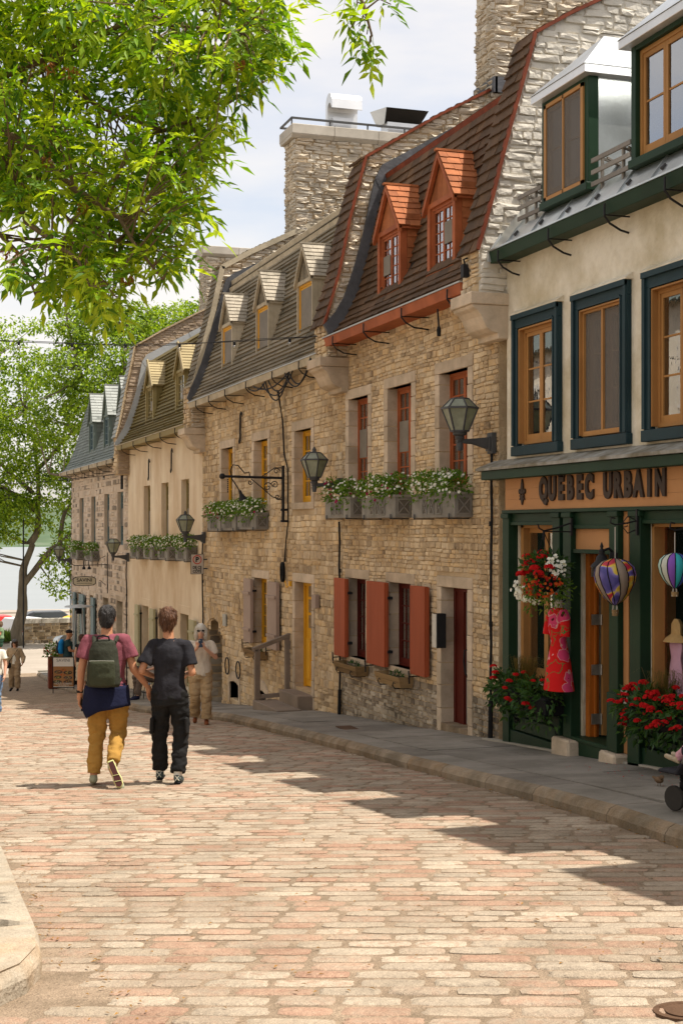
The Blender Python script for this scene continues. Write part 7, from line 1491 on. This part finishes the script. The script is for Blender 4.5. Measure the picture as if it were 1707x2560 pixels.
# stroller with a small child, front wheels at the kerb
sr = thing('stroller', (5.66, 8.9, -drop(8.9) + .13), 'dark grey stroller at the picture edge, child in pink with beige shoes', 'stroller', rz=math.radians(14), local=True)
grm = cloth('charcoal_seat_fabric', (.03, .03, .035)); whl = mat('grey_wheel_plastic', [(.16, .15, .14), (.22, .21, .2)], .5, dirt=0, coords='o')
def wheel(x, y, r, w=.03):
    mb = MB(); Mx = Matrix.Rotation(PI / 2, 3, 'Y'); mb.lathe((x, y, r), [(r * .72, -w / 2), (r * .95, -w / 2), (r, -w * .3), (r, w * .3), (r * .95, w / 2), (r * .72, w / 2)], 22, M=Mx); ty = mb.build('tyre', mat('tyre_rubber', [(.03, .028, .025), (.05, .045, .04)], .85, dirt=.1, coords='o'), sr, smooth=True)
    mb = MB(); mb.lathe((x, y, r), [(r * .2, -w * .45), (r * .25, w * .45)], 12, M=Mx)
    for k in range(6): a = k * PI / 3; mb.bar((x, y + r * .15 * math.cos(a), r + r * .15 * math.sin(a)), (x, y + r * .76 * math.cos(a), r + r * .76 * math.sin(a)), .012, .018)
    mb.build('rim', whl, ty)
for x in (-.07, .07): wheel(x, .12, .092)
for x in (-.27, .31): wheel(x, -.62, .12)
mb = MB(); mb.lathe((0, .1, 0), [(.03, .14), (.03, .2), (.022, .21), (.03, .22), (.022, .23), (.03, .24), (.022, .25), (.03, .26), (.03, .32)], 12); mb.tube([(-.05, .12, .092), (0, .1, .16), (.05, .12, .092)], .014, 6); mb.build('front_fork', cable, sr)
mb = MB()
for q in (-1, 1): mb.tube([(q * .03, .1, .3), (q * .2, -.1, .42), (q * .26, -.4, .7), (q * .26, -.68, 1.0)], .013, 7); mb.tube([(q * .22, -.2, .5), (q * .28, -.62, .14)], .012, 7)
mb.tube([(-.26, -.68, 1.0), (.26, -.68, 1.0)], .016, 7); mb.build('frame', whl, sr)
b = MB(); b.obox(Matrix.Translation((0, -.2, .47)), .34, .34, .06); b.obox(Matrix.Translation((0, -.42, .68)) @ Matrix.Rotation(.45, 4, 'X'), .34, .05, .5); b.obox(Matrix.Translation((0, -.01, .36)) @ Matrix.Rotation(-.9, 4, 'X'), .3, .2, .03); b.obox(Matrix.Translation((0, .12, .29)), .3, .2, .03); remesh(b, 'seat', grm, sr, .014, 3)
mb = MB(); vs = []
for i in range(7):
    for k in range(9): a = .2 + i * .28; c = PI * k / 8; vs.append((.2 * math.cos(c), -.5 + .3 * math.sin(a) * .9, .8 + .28 * math.sin(c) * .9 * math.sin(a * .9 + .4)))
mb.add(vs, [(i * 9 + k, i * 9 + k + 1, i * 9 + k + 10, i * 9 + k + 9) for i in range(6) for k in range(8)]); o = mb.build('canopy', grm, sr, smooth=True)
person((5.66 - .0, 8.9, -drop(8.9) + .14), math.radians(14), 'small child in pink sitting in the stroller, beige shoes stretched forward', dict(pel=(0, -.48, .98), wa=(0, -.52, 1.12), ch=(0, -.55, 1.3), nk=(0, -.55, 1.44), hd=(0, -.52, 1.62), shL=(-.16, -.55, 1.38), shR=(.16, -.55, 1.38), elL=(-.22, -.45, 1.15), elR=(.22, -.45, 1.15), haL=(-.12, -.25, 1.1), haR=(.12, -.25, 1.1), hpL=(-.09, -.45, .96), hpR=(.09, -.45, .96), knL=(-.12, -.05, 1.02), knR=(.12, -.05, 1.0), anL=(-.09, .24, .76), anR=(.05, .22, .74), toL=(-.14, .42, .78), toR=(0, .42, .80)),
       cloth('pale_pink_knit', (.55, .3, .36)), MATS['pale_pink_knit'], mat('beige_toddler_shoe', [(.38, .3, .2), (.5, .42, .3)], .7, 20, 1, dirt=.1, coords='o'), skinp, hair=short_hair(MATS['sandy_hair']), height=.86, vox=.016, eyes=2)
# ================================================================ restaurant terrace things at the street end
sb = thing('sandwich_board', (5.45, 41.5, -drop(41.5)), 'standing menu board reading SAVINI with photographs of dishes', 'menu board'); z0 = -drop(41.5)
F = Matrix.Translation((5.46, 41.5, z0)) @ Matrix.Rotation(-YAW * .9, 4, 'Z') @ Matrix.Rotation(.06, 4, 'X')
def fb(x0, zz0, x1, zz1, y0, y1, m, name, par, **k):
    mb = MB(); mb.obox(F @ Matrix.Translation(((x0 + x1) / 2, (y0 + y1) / 2, (zz0 + zz1) / 2)), x1 - x0, y1 - y0, zz1 - zz0); return mb.build(name, m, par, **k)
for x in (-.31, .29): fb(x, 0, x + .02, 1.06, -.01, .02, cable, 'frame_post', sb)
fb(-.31, 1.04, .31, 1.06, -.011, .021, cable, 'frame_rail', sb); fb(-.31, .16, .31, .18, -.011, .021, cable, 'frame_rail', sb)
fb(-.29, .18, .29, 1.04, 0, .012, mat('poster_paper', [(.7, .68, .63), (.75, .73, .69)], .6, dirt=0, coords='o'), 'poster', sb)
fb(-.288, .2, .288, .78, -.003, -.001, mat('poster_table_brown', [(.32, .15, .06), (.42, .22, .09)], .6, 8, dirt=.1, coords='o'), 'poster_table', sb)
rr = random.Random(9)
for x, z, w, c, d in [(-.14, .62, .12, (.35, .06, .02), 1), (.13, .6, .13, (.4, .22, .05), 1), (-.16, .47, .11, (.16, .2, .04), 1), (.13, .45, .13, (.45, .25, .2), 1), (-.17, .33, .13, (.5, .45, .36), 1), (.12, .33, .12, (.3, .06, .04), 1), (0, .68, .09, (.45, .1, .03), 0), (-.02, .54, .07, (.5, .08, .04), 0)]:
    mb = MB(); vs = [F @ Vector((x + w * math.cos(a), -.004, z + w * .42 * math.sin(a))) for a in [2 * PI * k / 14 for k in range(14)]]; mb.add(vs, [tuple(range(14))]); mb.build('printed_plate', mat('plate_rim_%d' % int(d), [(.05, .04, .04), (.1, .08, .07)] if d else [(.5, .1, .04), (.5, .12, .05)], .5, dirt=0, coords='o'), sb)
    mb = MB()
    for k in range(14): a = rr.uniform(0, 6.3); q = rr.random() ** .5 * .75; cx_, cz_ = x + w * q * math.cos(a), z + w * .4 * q * math.sin(a); s = rr.uniform(.012, .022); mb.add([F @ Vector((cx_ + s * math.cos(t), -.0055, cz_ + s * .7 * math.sin(t))) for t in (0, 1.2, 2.5, 3.8, 5)], [(0, 1, 2, 3, 4)], 0, rr.random())
    mb.build('printed_food', mat('food_%d' % int(x * 100 + z * 1000), [c, (.5, .35, .12), tuple(q * .6 for q in c), (.12, .2, .04)], .6, 4, .1, dirt=0, coords='o'), sb)['kind'] = 'stuff'
def ftext(s, size, x, z, m, **k):
    o = text('lettering', s, size, (0, 0, 0), (PI / 2, 0, 0), m, None, ext=.0005, **k); o.matrix_local = F @ Matrix.Translation((x, -.006, z)) @ Matrix.Rotation(PI / 2, 4, 'X'); attach(o, sb); return o
ftext('SAVINI', .13, 0, .955, mat('grey_print', [(.16, .16, .16), (.18, .18, .18)], .6, dirt=0, coords='o'), sx=1.0); ftext('NOUS SOMMES', .075, 0, .275, whm, bold=.002); ftext('OUVERTS', .075, 0, .215, whm, bold=.002)
ht = thing('patio_heater', (6.37, 44.9, -drop(44.9) + .1), 'tall pyramid patio heater with flat silver hood beside the blue shutters', 'patio heater', local=True)
for a, b in ((-1, -1), (1, -1), (-1, 1), (1, 1)): mb = MB(); mb.bar((a * .2, b * .2, .75), (a * .1, b * .1, 2.35), .03); mb.build('frame_post', zinc, ht)
mb = MB(); mb.pull([(-.22, -.22, 0), (.22, -.22, 0), (.2, -.2, .78), (-.2, -.2, .78)], (0, .42, 0)); mb.build('base', cable, ht); mb = MB(); mb.tube([(0, 0, .8), (0, 0, 2.25)], .05, 10); mb.build('flame_tube', glassE, ht, smooth=True); mb = MB(); mb.lathe((0, 0, 0), [(.1, 2.25), (.12, 2.42)], 10); mb.build('burner', cable, ht); mb = MB(); mb.lathe((0, 0, 0), [(.45, 2.46), (.4, 2.5), (.1, 2.54)], 24); mb.build('hood', zinc, ht)
pl = thing('terrace_planter', (5.6, 47.2, -drop(47.2) + .1), 'red-trimmed planter of pale green and white flowers behind the menu board', 'planter')
mb = MB(); mb.box(5.5, 45.3, -drop(45.3), 5.78, 45.6, -drop(45.3) + 1.0); mb.build('planter_body', redtrim, pl, bev=.02); cloud(pl, (5.62, 45.4, -drop(45.3) + 1.22), (.26, .2, .2), 260, .1, boxleaf, [(petw, 40, .03, 'white_blossoms', (0, -.5, .6)), (petr, 12, .03, 'red_blossoms', (-.8, -.4, -.3))], 300)
gr = thing('terrace_oven', (6.0, 48.0, -drop(48)), 'round steel drum oven with dark mouth on a wooden crate at the terrace', 'oven')
mb = MB(); mb.lathe((6.2, 47.9, -drop(48) + 1.42), [(.19, -.2), (.21, -.16), (.21, .3), (.17, .34)], 20, M=Matrix.Rotation(PI / 2 - .15, 3, 'X') @ Matrix.Rotation(.25, 3, 'Y')); mb.build('drum', tin, gr, smooth=True); mb = MB(); mb.lathe((6.17, 47.68, -drop(48) + 1.40), [(.16, -.02), (.14, .05)], 18, M=Matrix.Rotation(PI / 2 - .15, 3, 'X')); mb.build('oven_mouth', cable, gr)
mb = MB(); mb.box(5.95, 47.75, -drop(48), 6.45, 48.3, -drop(48) + 1.2); mb.build('crate', wbm, gr, bev=.01)
mn = thing('menu_stand', (6.3, 43.2, -drop(43.2) + .1), 'small dark menu stand in front of the man with the blue backpack', 'menu stand'); z = -drop(43.2)
mb = MB(); mb.obox(Matrix.Translation((6.3, 43.2, z + 1.25)) @ Matrix.Rotation(-.5, 4, 'X'), .4, .03, .28); mb.build('menu_panel', cable, mn); mb = MB(); mb.tube([(6.3, 43.2, z), (6.3, 43.2, z + 1.2)], .02, 6); mb.lathe((6.3, 43.2, z), [(.18, .1), (.18, .14)], 14); mb.build('stand', cable, mn)
# ================================================================ far end: low wall, bollard, cars, post
wl_ = thing('low_wall', (9.5, 76, -6), 'low rubble wall with pale coping stones at the end of the street', 'wall')
mb = MB(); mb.box(7.95, 76, -6.4, 16, 76.4, -5.02); mb.build('wall_core', lime, wl_)
pieces('wall_stone', wl_, rubble(Frame((0, 76, 0), (1, 0, 0), (0, 0, 1), (0, -1, 0)), lambda v: (7.95, 12.5), -6.1, -5.02, h=(.12, .22), w=(.2, .5), d=.03, rr=random.Random(2), gap=.03), STONES, mat('brown_rubble', [(.12, .09, .06), (.22, .16, .1), (.4, .3, .18), (.46, .38, .28), (.25, .22, .19)], .9, 9, .3, .4, 20, dirt=.3), limit=150)
x = 7.9
while x < 13: mb = MB(); mb.box(x, 75.93, -5.02, x + .93, 76.47, -4.78); mb.build('coping_stone', MATS['pale_coping'], wl_, bev=.01); x += .95
bo = MB(); bo.lathe((6.1, 63.2, -drop(63.2)), [(.1, 0), (.1, .72), (.085, .8), (.02, .82)], 12); o = bo.build('bollard', mat('grey_bollard', [(.3, .3, .29), (.38, .38, .36)], .6, dirt=.15), smooth=True); tag(o, 'grey metal bollard behind the capped woman', 'bollard')
mb = MB(); mb.tube([(7.55, 72.5, -6), (7.55, 72.5, 0.5)], .035, 8); o = mb.build('thin_post', cable); tag(o, 'thin dark pole beside the big tree trunk', 'pole')
def car(x, y, rz, label, paintm, L=4.4, W=1.8, H=1.55, roofm=None, z=None, van=False):
    z = z if z is not None else -6.75; t = thing('parked_car', (x, y, z), label, 'car', 'cars parked beyond the wall', rz=rz, local=True)
    s = [(-L / 2, .35), (-L / 2, .8), (-L / 2 + .15, .95), (-L / 2 + (.25 if van else .55), H - .1), (-L / 2 + .9, H), (L * .12, H), (L * .27, 1.02), (L / 2 - .15, .88), (L / 2, .6), (L / 2, .35)]
    mb = MB(); mb.add([(x_, -W / 2 + (.0 if z_ < 1.1 else .14), z_) for x_, z_ in s] + [(x_, W / 2 - (.0 if z_ < 1.1 else .14), z_) for x_, z_ in s], [tuple(range(10)), tuple(range(19, 9, -1))] + [(i, i + 10, (i + 1) % 10 + 10, (i + 1) % 10) for i in range(10)]); mb.build('body', paintm, t, bev=.05)
    gl = mat('car_glass', [(.02, .025, .03), (.03, .035, .04)], .1, dirt=0, spec=.6, coords='o')
    mb = MB(); mb.add([(-L / 2 + .17, -W / 2 + .18, 1.0), (-L / 2 + .17, W / 2 - .18, 1.0), (-L / 2 + .45, W / 2 - .28, H - .15), (-L / 2 + .45, -W / 2 + .28, H - .15)], [(0, 1, 2, 3)]); mb.build('rear_window', gl, t); o = t.children[-1]; o.location.x = -.03
    for q in (-1, 1):
        mb = MB(); mb.add([(-L / 2 + .7, q * (W / 2 - .04), 1.02), (L * .22, q * (W / 2 - .04), 1.02), (L * .1, q * (W / 2 - .14), H - .12), (-L / 2 + .9, q * (W / 2 - .14), H - .12)], [(0, 1, 2, 3)]); o = mb.build('side_window', gl, t); o.location.y = q * .02
        for xx in (-L * .31, L * .32): mb = MB(); mb.lathe((xx, q * (W / 2 - .1), .33), [(.33, -.1), (.33, .1)], 16, M=Matrix.Rotation(PI / 2, 3, 'X')); mb.build('wheel', cable, t)
        mb = MB(); mb.box(-L / 2 - .01, q * W * .42 - .12, .72, -L / 2 + .1, q * W * .42 + .12, .9); mb.build('tail_light', petr, t)
    return t
wpaint = mat('white_car_paint', [(.6, .6, .6), (.65, .65, .65)], .3, dirt=0, spec=.5, coords='o'); rpaint = mat('red_car_paint', [(.5, .02, .015), (.55, .025, .02)], .3, dirt=0, spec=.5, coords='o'); ypaint = mat('yellow_car_paint', [(.7, .4, .02), (.75, .45, .03)], .4, dirt=0, coords='o')
car(8.55, 84, PI / 2 + .35, 'white hatchback parked behind the big tree trunk', wpaint, z=-6.72); car(8.0, 91, .15, 'red pickup behind the white hatchback', rpaint, H=1.7, L=4.6, z=-7.15, van=True); car(13.3, 88, .1, 'yellow car roof just above the low wall', ypaint, z=-6.95); car(11.6, 93, .0, 'dark car roof above the low wall', mat('dark_car_paint', [(.03, .035, .04), (.04, .045, .05)], .3, dirt=0, spec=.5, coords='o'), z=-6.9)
hd_ = MB(); rr = random.Random(1)
for i in range(900):
    p = Vector((rr.uniform(5.5, 7.4), rr.uniform(76.3, 77), -6.0)); leaf(hd_, p, Vector((rr.uniform(-.5, .5), rr.uniform(-.5, .5), 1)), rvec(rr), rr.uniform(.3, .8), .06, 0, rr.random())
o = hd_.build('tall_grass', leafmat('bright_grass', [(.08, .16, .02), (.16, .26, .04)], .4)); o['kind'] = 'stuff'
mb = MB(); mb.box(3, 76.8, -6.2, 7.3, 76.95, -5.75); o = mb.build('planting_kerb', dressed); tag(o, 'low stone edging behind the roadside grass', 'kerb')
# ================================================================ trees
barkm = mat('grey_brown_bark', [(.09, .07, .05), (.17, .14, .10), (.26, .22, .16)], .95, 5, 1, .9, 14, dirt=.35, ds=3, stretch=(1, 1, .3))
twigm = mat('brown_twig_bark', [(.10, .065, .035), (.2, .14, .08)], .9, 12, 1, .3, 50, dirt=0)
farleaf = leafmat('elm_leaf', [(.05, .11, .008), (.13, .23, .012), (.26, .38, .028), (.34, .46, .04), (.09, .17, .01)], .48)
nearleaf = leafmat('boxelder_leaf', [(.04, .11, .006), (.09, .20, .008), (.17, .31, .010), (.30, .44, .018), (.46, .56, .03), (.13, .25, .01)], .5)
def grow(mb, pts, r0, r1, n=8, wob=.12, rr=None):
    out = []; P = [Vector(p) for p in pts]; k = 6; L = []
    for a, b in zip(P, P[1:]):
        for i in range(k): L.append(a.lerp(b, i / k))
    L.append(P[-1]); N = len(L)
    L = [p + Vector((noise.noise(p * .8), noise.noise(p * .8 + Vector((9, 0, 0))), noise.noise(p * .8 + Vector((0, 9, 0))))) * wob * min(1, i / 3) for i, p in enumerate(L)]
    mb.tube(L, [(r0 + (r1 - r0) * i / (N - 1)) * (1 + .12 * noise.noise(p * 3)) for i, p in enumerate(L)], n); return L
def leaf_clump(mb, c, rad, n, L, rr, flat=.7):
    for i in range(n):
        v = rvec(rr) * rr.random() ** .45; p = c + Vector((v.x * rad, v.y * rad, v.z * rad * flat)); leaf(mb, p, v + rvec(rr) * .7 + Vector((0, 0, -.35)), rvec(rr) + Vector((0, 0, 1.0)), L * rr.uniform(.7, 1.4), L * rr.uniform(.45, .75), 0, rr.random())
def tree(name, base, label, trunk, limbs, blobs, ncl, nl, L, seed, r0=.25, cr=(.45, 1.0), lm=farleaf):
    t = thing(name, base, label, 'tree'); rr = random.Random(seed); mb = MB(); path = grow(mb, trunk, r0, r0 * .45, 12, .25); mb.build('trunk', barkm, t, smooth=60)
    nodes = list(path)
    for q in limbs:
        mb = MB(); pts = q[0]; L_ = grow(mb, pts, q[1], q[1] * .25, 7, .3); nodes += L_[3:]; mb.build('limb', barkm, t, smooth=60)
    cr_ = MB(); tw = MB()
    for i in range(ncl):
        b = blobs[i % len(blobs)] if i < len(blobs) * 3 else rr.choices(blobs, weights=[x[4] for x in blobs])[0]
        v = rvec(rr) * rr.random() ** .38; c = Vector((b[0] + v.x * b[3], b[1] + v.y * b[3] * .8, b[2] + v.z * (b[5] if len(b) > 5 else b[3])))
        leaf_clump(cr_, c, rr.uniform(*cr), nl, L, rr, .55)
        if i % 2 == 0:
            nn = min(nodes, key=lambda p: (p - c).length); m_ = nn.lerp(c, .5) + Vector((0, 0, -.15)); tw.tube([nn, m_, c], [.05, .03, .012], 5)
    tw.build('branches', barkm, t, smooth=60)['kind'] = 'stuff'
    o = cr_.build('crown', lm, t); o['kind'] = 'stuff'; return t
tree('street_tree', (7.55, 74.6, -6), 'large leafy tree with thick leaning trunk before the river', [(7.55, 74.6, -6.1), (7.5, 74.6, -4.5), (7.75, 74.6, -2.5), (8.1, 74.6, -.8)],
     [([(8.1, 74.6, -.8), (8.6, 74.3, .6), (8.4, 74, 3), (7.8, 74, 6)], .2), ([(7.7, 74.6, -3), (9.2, 74, -1), (10.2, 73.5, 1.5), (10.6, 73, 4)], .19), ([(9.0, 74, -1.4), (8.9, 73.6, -1.0), (9.8, 73.4, -.2)], .13), ([(8.5, 74.3, .8), (6, 74, 2.5), (3.5, 74, 3.5)], .14), ([(8.4, 74, 3), (10.5, 74, 5), (11.5, 74, 8)], .12), ([(8.2, 74, 1.8), (5.5, 75, 4.5), (5, 75, 8)], .12)],
     [(8.0, 74, 5.0, 3.6, 3), (5.5, 74.5, 4.2, 3.0, 2), (10.2, 74, 2.6, 2.6, 2, 3.0), (7.0, 74.5, 8.4, 2.6, 1.5), (9.9, 73, -2.3, 1.6, 1.1, 2.3), (6.0, 74.5, 1.2, 2.6, 1.3, 1.5), (11.4, 72.5, .2, 1.4, .8, 2.6), (5.4, 74, -.4, 1.6, .6, 1.0), (7.2, 74, .6, 1.8, .8, 1.2)], 370, 60, .2, 41, r0=.33)
tree('street_tree', (12.2, 70.5, -6), 'tall second tree rising behind the slate-roofed house', [(12.2, 70.5, -6.1), (11.6, 70.5, -1), (11.0, 70.5, 3), (10.9, 70.5, 6)],
     [([(11.3, 70.5, .5), (9.8, 70.5, 2.2), (8.4, 70.5, 2.6)], .17), ([(11, 70.5, 4), (12, 70.5, 7), (12.6, 70.5, 10)], .13), ([(10.9, 70.5, 6), (9.6, 70.5, 9), (9.4, 70.5, 11.5)], .12)],
     [(10.8, 70.5, 8.6, 2.6, 3, 3.0), (12.9, 70.5, 7.6, 2.6, 2, 3.2), (9.3, 70.5, 6.0, 2.2, 1.5), (10.2, 71, 10.6, 1.6, .8, 1.3), (13.5, 71, 10.2, 1.8, 1.0, 1.4)], 240, 62, .19, 42, r0=.3)
tree('street_tree', (17.5, 78, -6), 'treetop showing above the gables right of the other trees', [(17.5, 78, -6.1), (17.3, 78, 0), (17.2, 78, 6)],
     [([(17.2, 78, 5), (16.2, 78, 9), (15.6, 78, 11)], .13), ([(17.2, 78, 5), (18.6, 78, 9), (18.8, 78, 12)], .13)], [(15.4, 78, 10.2, 1.7, 1, 1.5), (17.9, 78, 11.3, 1.9, 1.4, 1.6), (16.6, 78, 8.6, 2.4, 1)], 110, 60, .19, 43, r0=.28)
tree('street_tree', (3.2, 79, -6), 'paler tree at the left edge behind the large one', [(3.2, 79, -6.1), (3.4, 79, 0), (3.8, 79, 4)],
     [([(3.6, 79, 2), (5.2, 79, 5), (5.6, 79, 8)], .14)], [(5.6, 79, 7.0, 2.0, 1.5, 2.2), (4.0, 79, 4.5, 2.6, 1)], 90, 60, .19, 44, r0=.28)
# the overhanging tree near the camera
nt = thing('overhanging_tree', (-3.4, 7.6, -drop(7.6)), 'bright green overhanging tree whose leafy boughs fill the upper left corner', 'tree')
CX0, HZ0, FF_ = 853.5, 1320.0, 3556.0; sY, cY = math.sin(YAW), math.cos(YAW)
def at(x, y, Z): k = (x - CX0) / FF_; return Vector((Z * (sY + k * cY), Z * (cY - k * sY), Z * (HZ0 - y) / FF_))   # a spot in the air: direction and distance in metres
mb = MB(); grow(mb, [(-3.4, 7.6, -drop(7.6)), (-3.2, 7.7, .3), (-2.4, 7.9, 2.2), (-1.2, 8.1, 3.2)], .24, .13, 14, .1); mb.build('trunk', barkm, nt, smooth=60)
limbs = [[(-350, -250, 8.2), (-60, 250, 8.2), (230, 105, 8.0), (370, 20, 7.8), (560, -120, 7.8)], [(-200, 120, 7.8), (0, 190, 7.8), (130, 140, 7.7), (330, 50, 7.6), (450, 60, 7.4), (610, 70, 7.4)], [(-100, 330, 8), (20, 385, 7.8), (110, 480, 7.5), (190, 560, 7.4), (290, 600, 7.4)],
         [(-200, 60, 8.3), (100, 150, 8.3), (250, 260, 8.1), (420, 320, 7.9), (560, 270, 7.9), (690, 190, 8)], [(100, 380, 7.6), (190, 470, 7.2), (300, 540, 7.2), (330, 600, 7.1), (400, 690, 7.1)], [(-150, 420, 7.5), (30, 420, 7.3), (80, 560, 7.1), (200, 650, 7.0), (230, 720, 7.0)], [(300, -250, 7.6), (480, -60, 7.6), (600, 10, 7.6), (690, 50, 7.6)], [(-150, 600, 7.8), (0, 590, 7.7), (60, 650, 7.6), (100, 760, 7.6)], [(700, -300, 7.3), (850, -120, 7.3), (900, 10, 7.3), (920, 90, 7.3)]]
nodes = []
for q in limbs:
    mb = MB(); L_ = grow(mb, [Vector((-1.2, 8.1, 3.2))] + [at(*p) for p in q], .026, .005, 7, .05); nodes += L_; mb.build('bough', twigm, nt, smooth=60)
poly = [(-260, -330), (850, -330), (780, -60), (765, 30), (800, 95), (735, 100), (690, 150), (715, 185), (668, 240), (600, 300), (560, 370), (548, 462), (528, 542), (498, 575), (500, 640), (470, 690), (452, 660), (440, 560), (400, 560), (410, 640), (330, 660), (320, 720), (300, 790), (240, 800), (200, 730), (120, 740), (40, 730), (-60, 700), (-260, 650)]
def inpoly(x, y):
    c = False; j = len(poly) - 1
    for i in range(len(poly)):
        a, b = poly[i], poly[j]
        if (a[1] > y) != (b[1] > y) and x < (b[0] - a[0]) * (y - a[1]) / (b[1] - a[1]) + a[0]: c = not c
        j = i
    return c
def compound(i):
    r = random.Random(i + 77); mb = MB(); n = r.choice([5, 5, 7, 7, 3]); p = Vector((0, 0, 0)); k = (n - 1) // 2; prs = [Vector((0, 0, 0))]
    for j in range(k + 1): prs.append(Vector((0, .05 + .035 * j, -.012 * (j + 1) ** 1.5)))
    L = .078
    for j in range(1, k + 1):
        for s in (-1, 1):
            d = Vector((s * .9, .55, -.30 + r.uniform(-.25, .15))); leaf(mb, prs[j], d, Vector((r.uniform(-.3, .3), r.uniform(-.2, .3), 1)), L * r.uniform(.7, 1.2), L * r.uniform(.28, .38), 0, .0, r.uniform(.05, .3))
    leaf(mb, prs[-1], Vector((0, 1, -.45)), Vector((0, .2, 1)), L * r.uniform(1.05, 1.3), L * .36, 0, 0, .15)
    for a, b in zip(prs, prs[1:]): s = Vector((.0012, 0, 0)); mb.add([a - s, a + s, b + s, b - s], [(0, 1, 2, 3)])
    return mb
CMP = [compound(i) for i in range(10)]
rr = random.Random(21); items = []; tw = MB()
def spray(c, rr, n=7, spread=.13, bare=False):
    nn = min(nodes, key=lambda p: (p - c).length); d0 = (c - nn); d0 = d0.normalized() if d0.length > .01 else rvec(rr); e = c + Vector((0, 0, -.02)); mid = nn.lerp(c, .55) + Vector((0, 0, .03)); tw.tube([nn, mid, e], [.006, .0045, .003], 5)
    for i in range(n):
        f = rr.uniform(.1, 1); p = mid.lerp(e, f) + rvec(rr) * spread * rr.random(); d = (d0 * .5 + rvec(rr) * .9 + Vector((0, 0, -.25))).normalized(); up = (Vector((0, 0, 1)) + rvec(rr) * .5).normalized(); x = d.cross(up).normalized(); u = x.cross(d).normalized(); s = rr.uniform(.75, 1.25)
        M = Matrix((x * s, d * s, u * s)).transposed().to_4x4(); M.translation = p; items.append((M, rr.random()))
cnt = 0
while cnt < 470:
    x, y = rr.uniform(-260, 850), rr.uniform(-330, 810)
    if not inpoly(250 + (x - 250) / .85, 200 + (y - 200) / .88): continue
    if 425 < x < 545 and 600 < y < 690 and rr.random() < .6: continue
    if noise.noise(Vector((x * .006, y * .006, 3))) < -.30: continue
    spray(at(x, y, rr.uniform(6.7, 9.0)), rr, 7); cnt += 1
for i in range(len(poly)):                                        # the ragged rim of hanging sprays
    a, b = poly[i], poly[(i + 1) % len(poly)]
    if a[1] < -200 or a[0] < -100: continue
    for k in range(3):
        f = rr.random(); spray(at(250 + (a[0] + (b[0] - a[0]) * f - 250) * .85, 200 + (a[1] + (b[1] - a[1]) * f - 200) * .92, rr.uniform(6.9, 8)), rr, 4, .06)
for x, y in [(885, 10), (900, 40), (915, 70), (925, 110), (935, 130), (890, 60), (955, 25), (985, 35), (905, 90), (930, 150), (880, 100)]: spray(at(x - 8, y - 35, 7.3), rr, 2, .03)
for i in range(46): spray(Vector((rr.uniform(-4.5, .8), rr.uniform(6, 11), rr.uniform(2.2, 4.6))), rr, 7, .3)
pieces('leaf', nt, items, CMP, nearleaf, limit=290, stuff='leaf_mass')
tw.build('twigs', twigm, nt)['kind'] = 'stuff'
mb = MB()
for x, y in [(125, 165), (175, 178), (120, 395), (205, 520), (318, 692), (20, 620), (30, 640), (600, 155)]:
    c = at(x, y, 7.1)
    for i in range(22): leaf(mb, c + rvec(rr) * .03, rvec(rr) + Vector((0, 0, -1)), rvec(rr), .035, .01, 0, rr.random())
mb.build('seed_clusters', mat('brown_seed_keys', [(.22, .08, .02), (.35, .15, .04)], .8, dirt=0, trans=.2), nt)['kind'] = 'stuff'
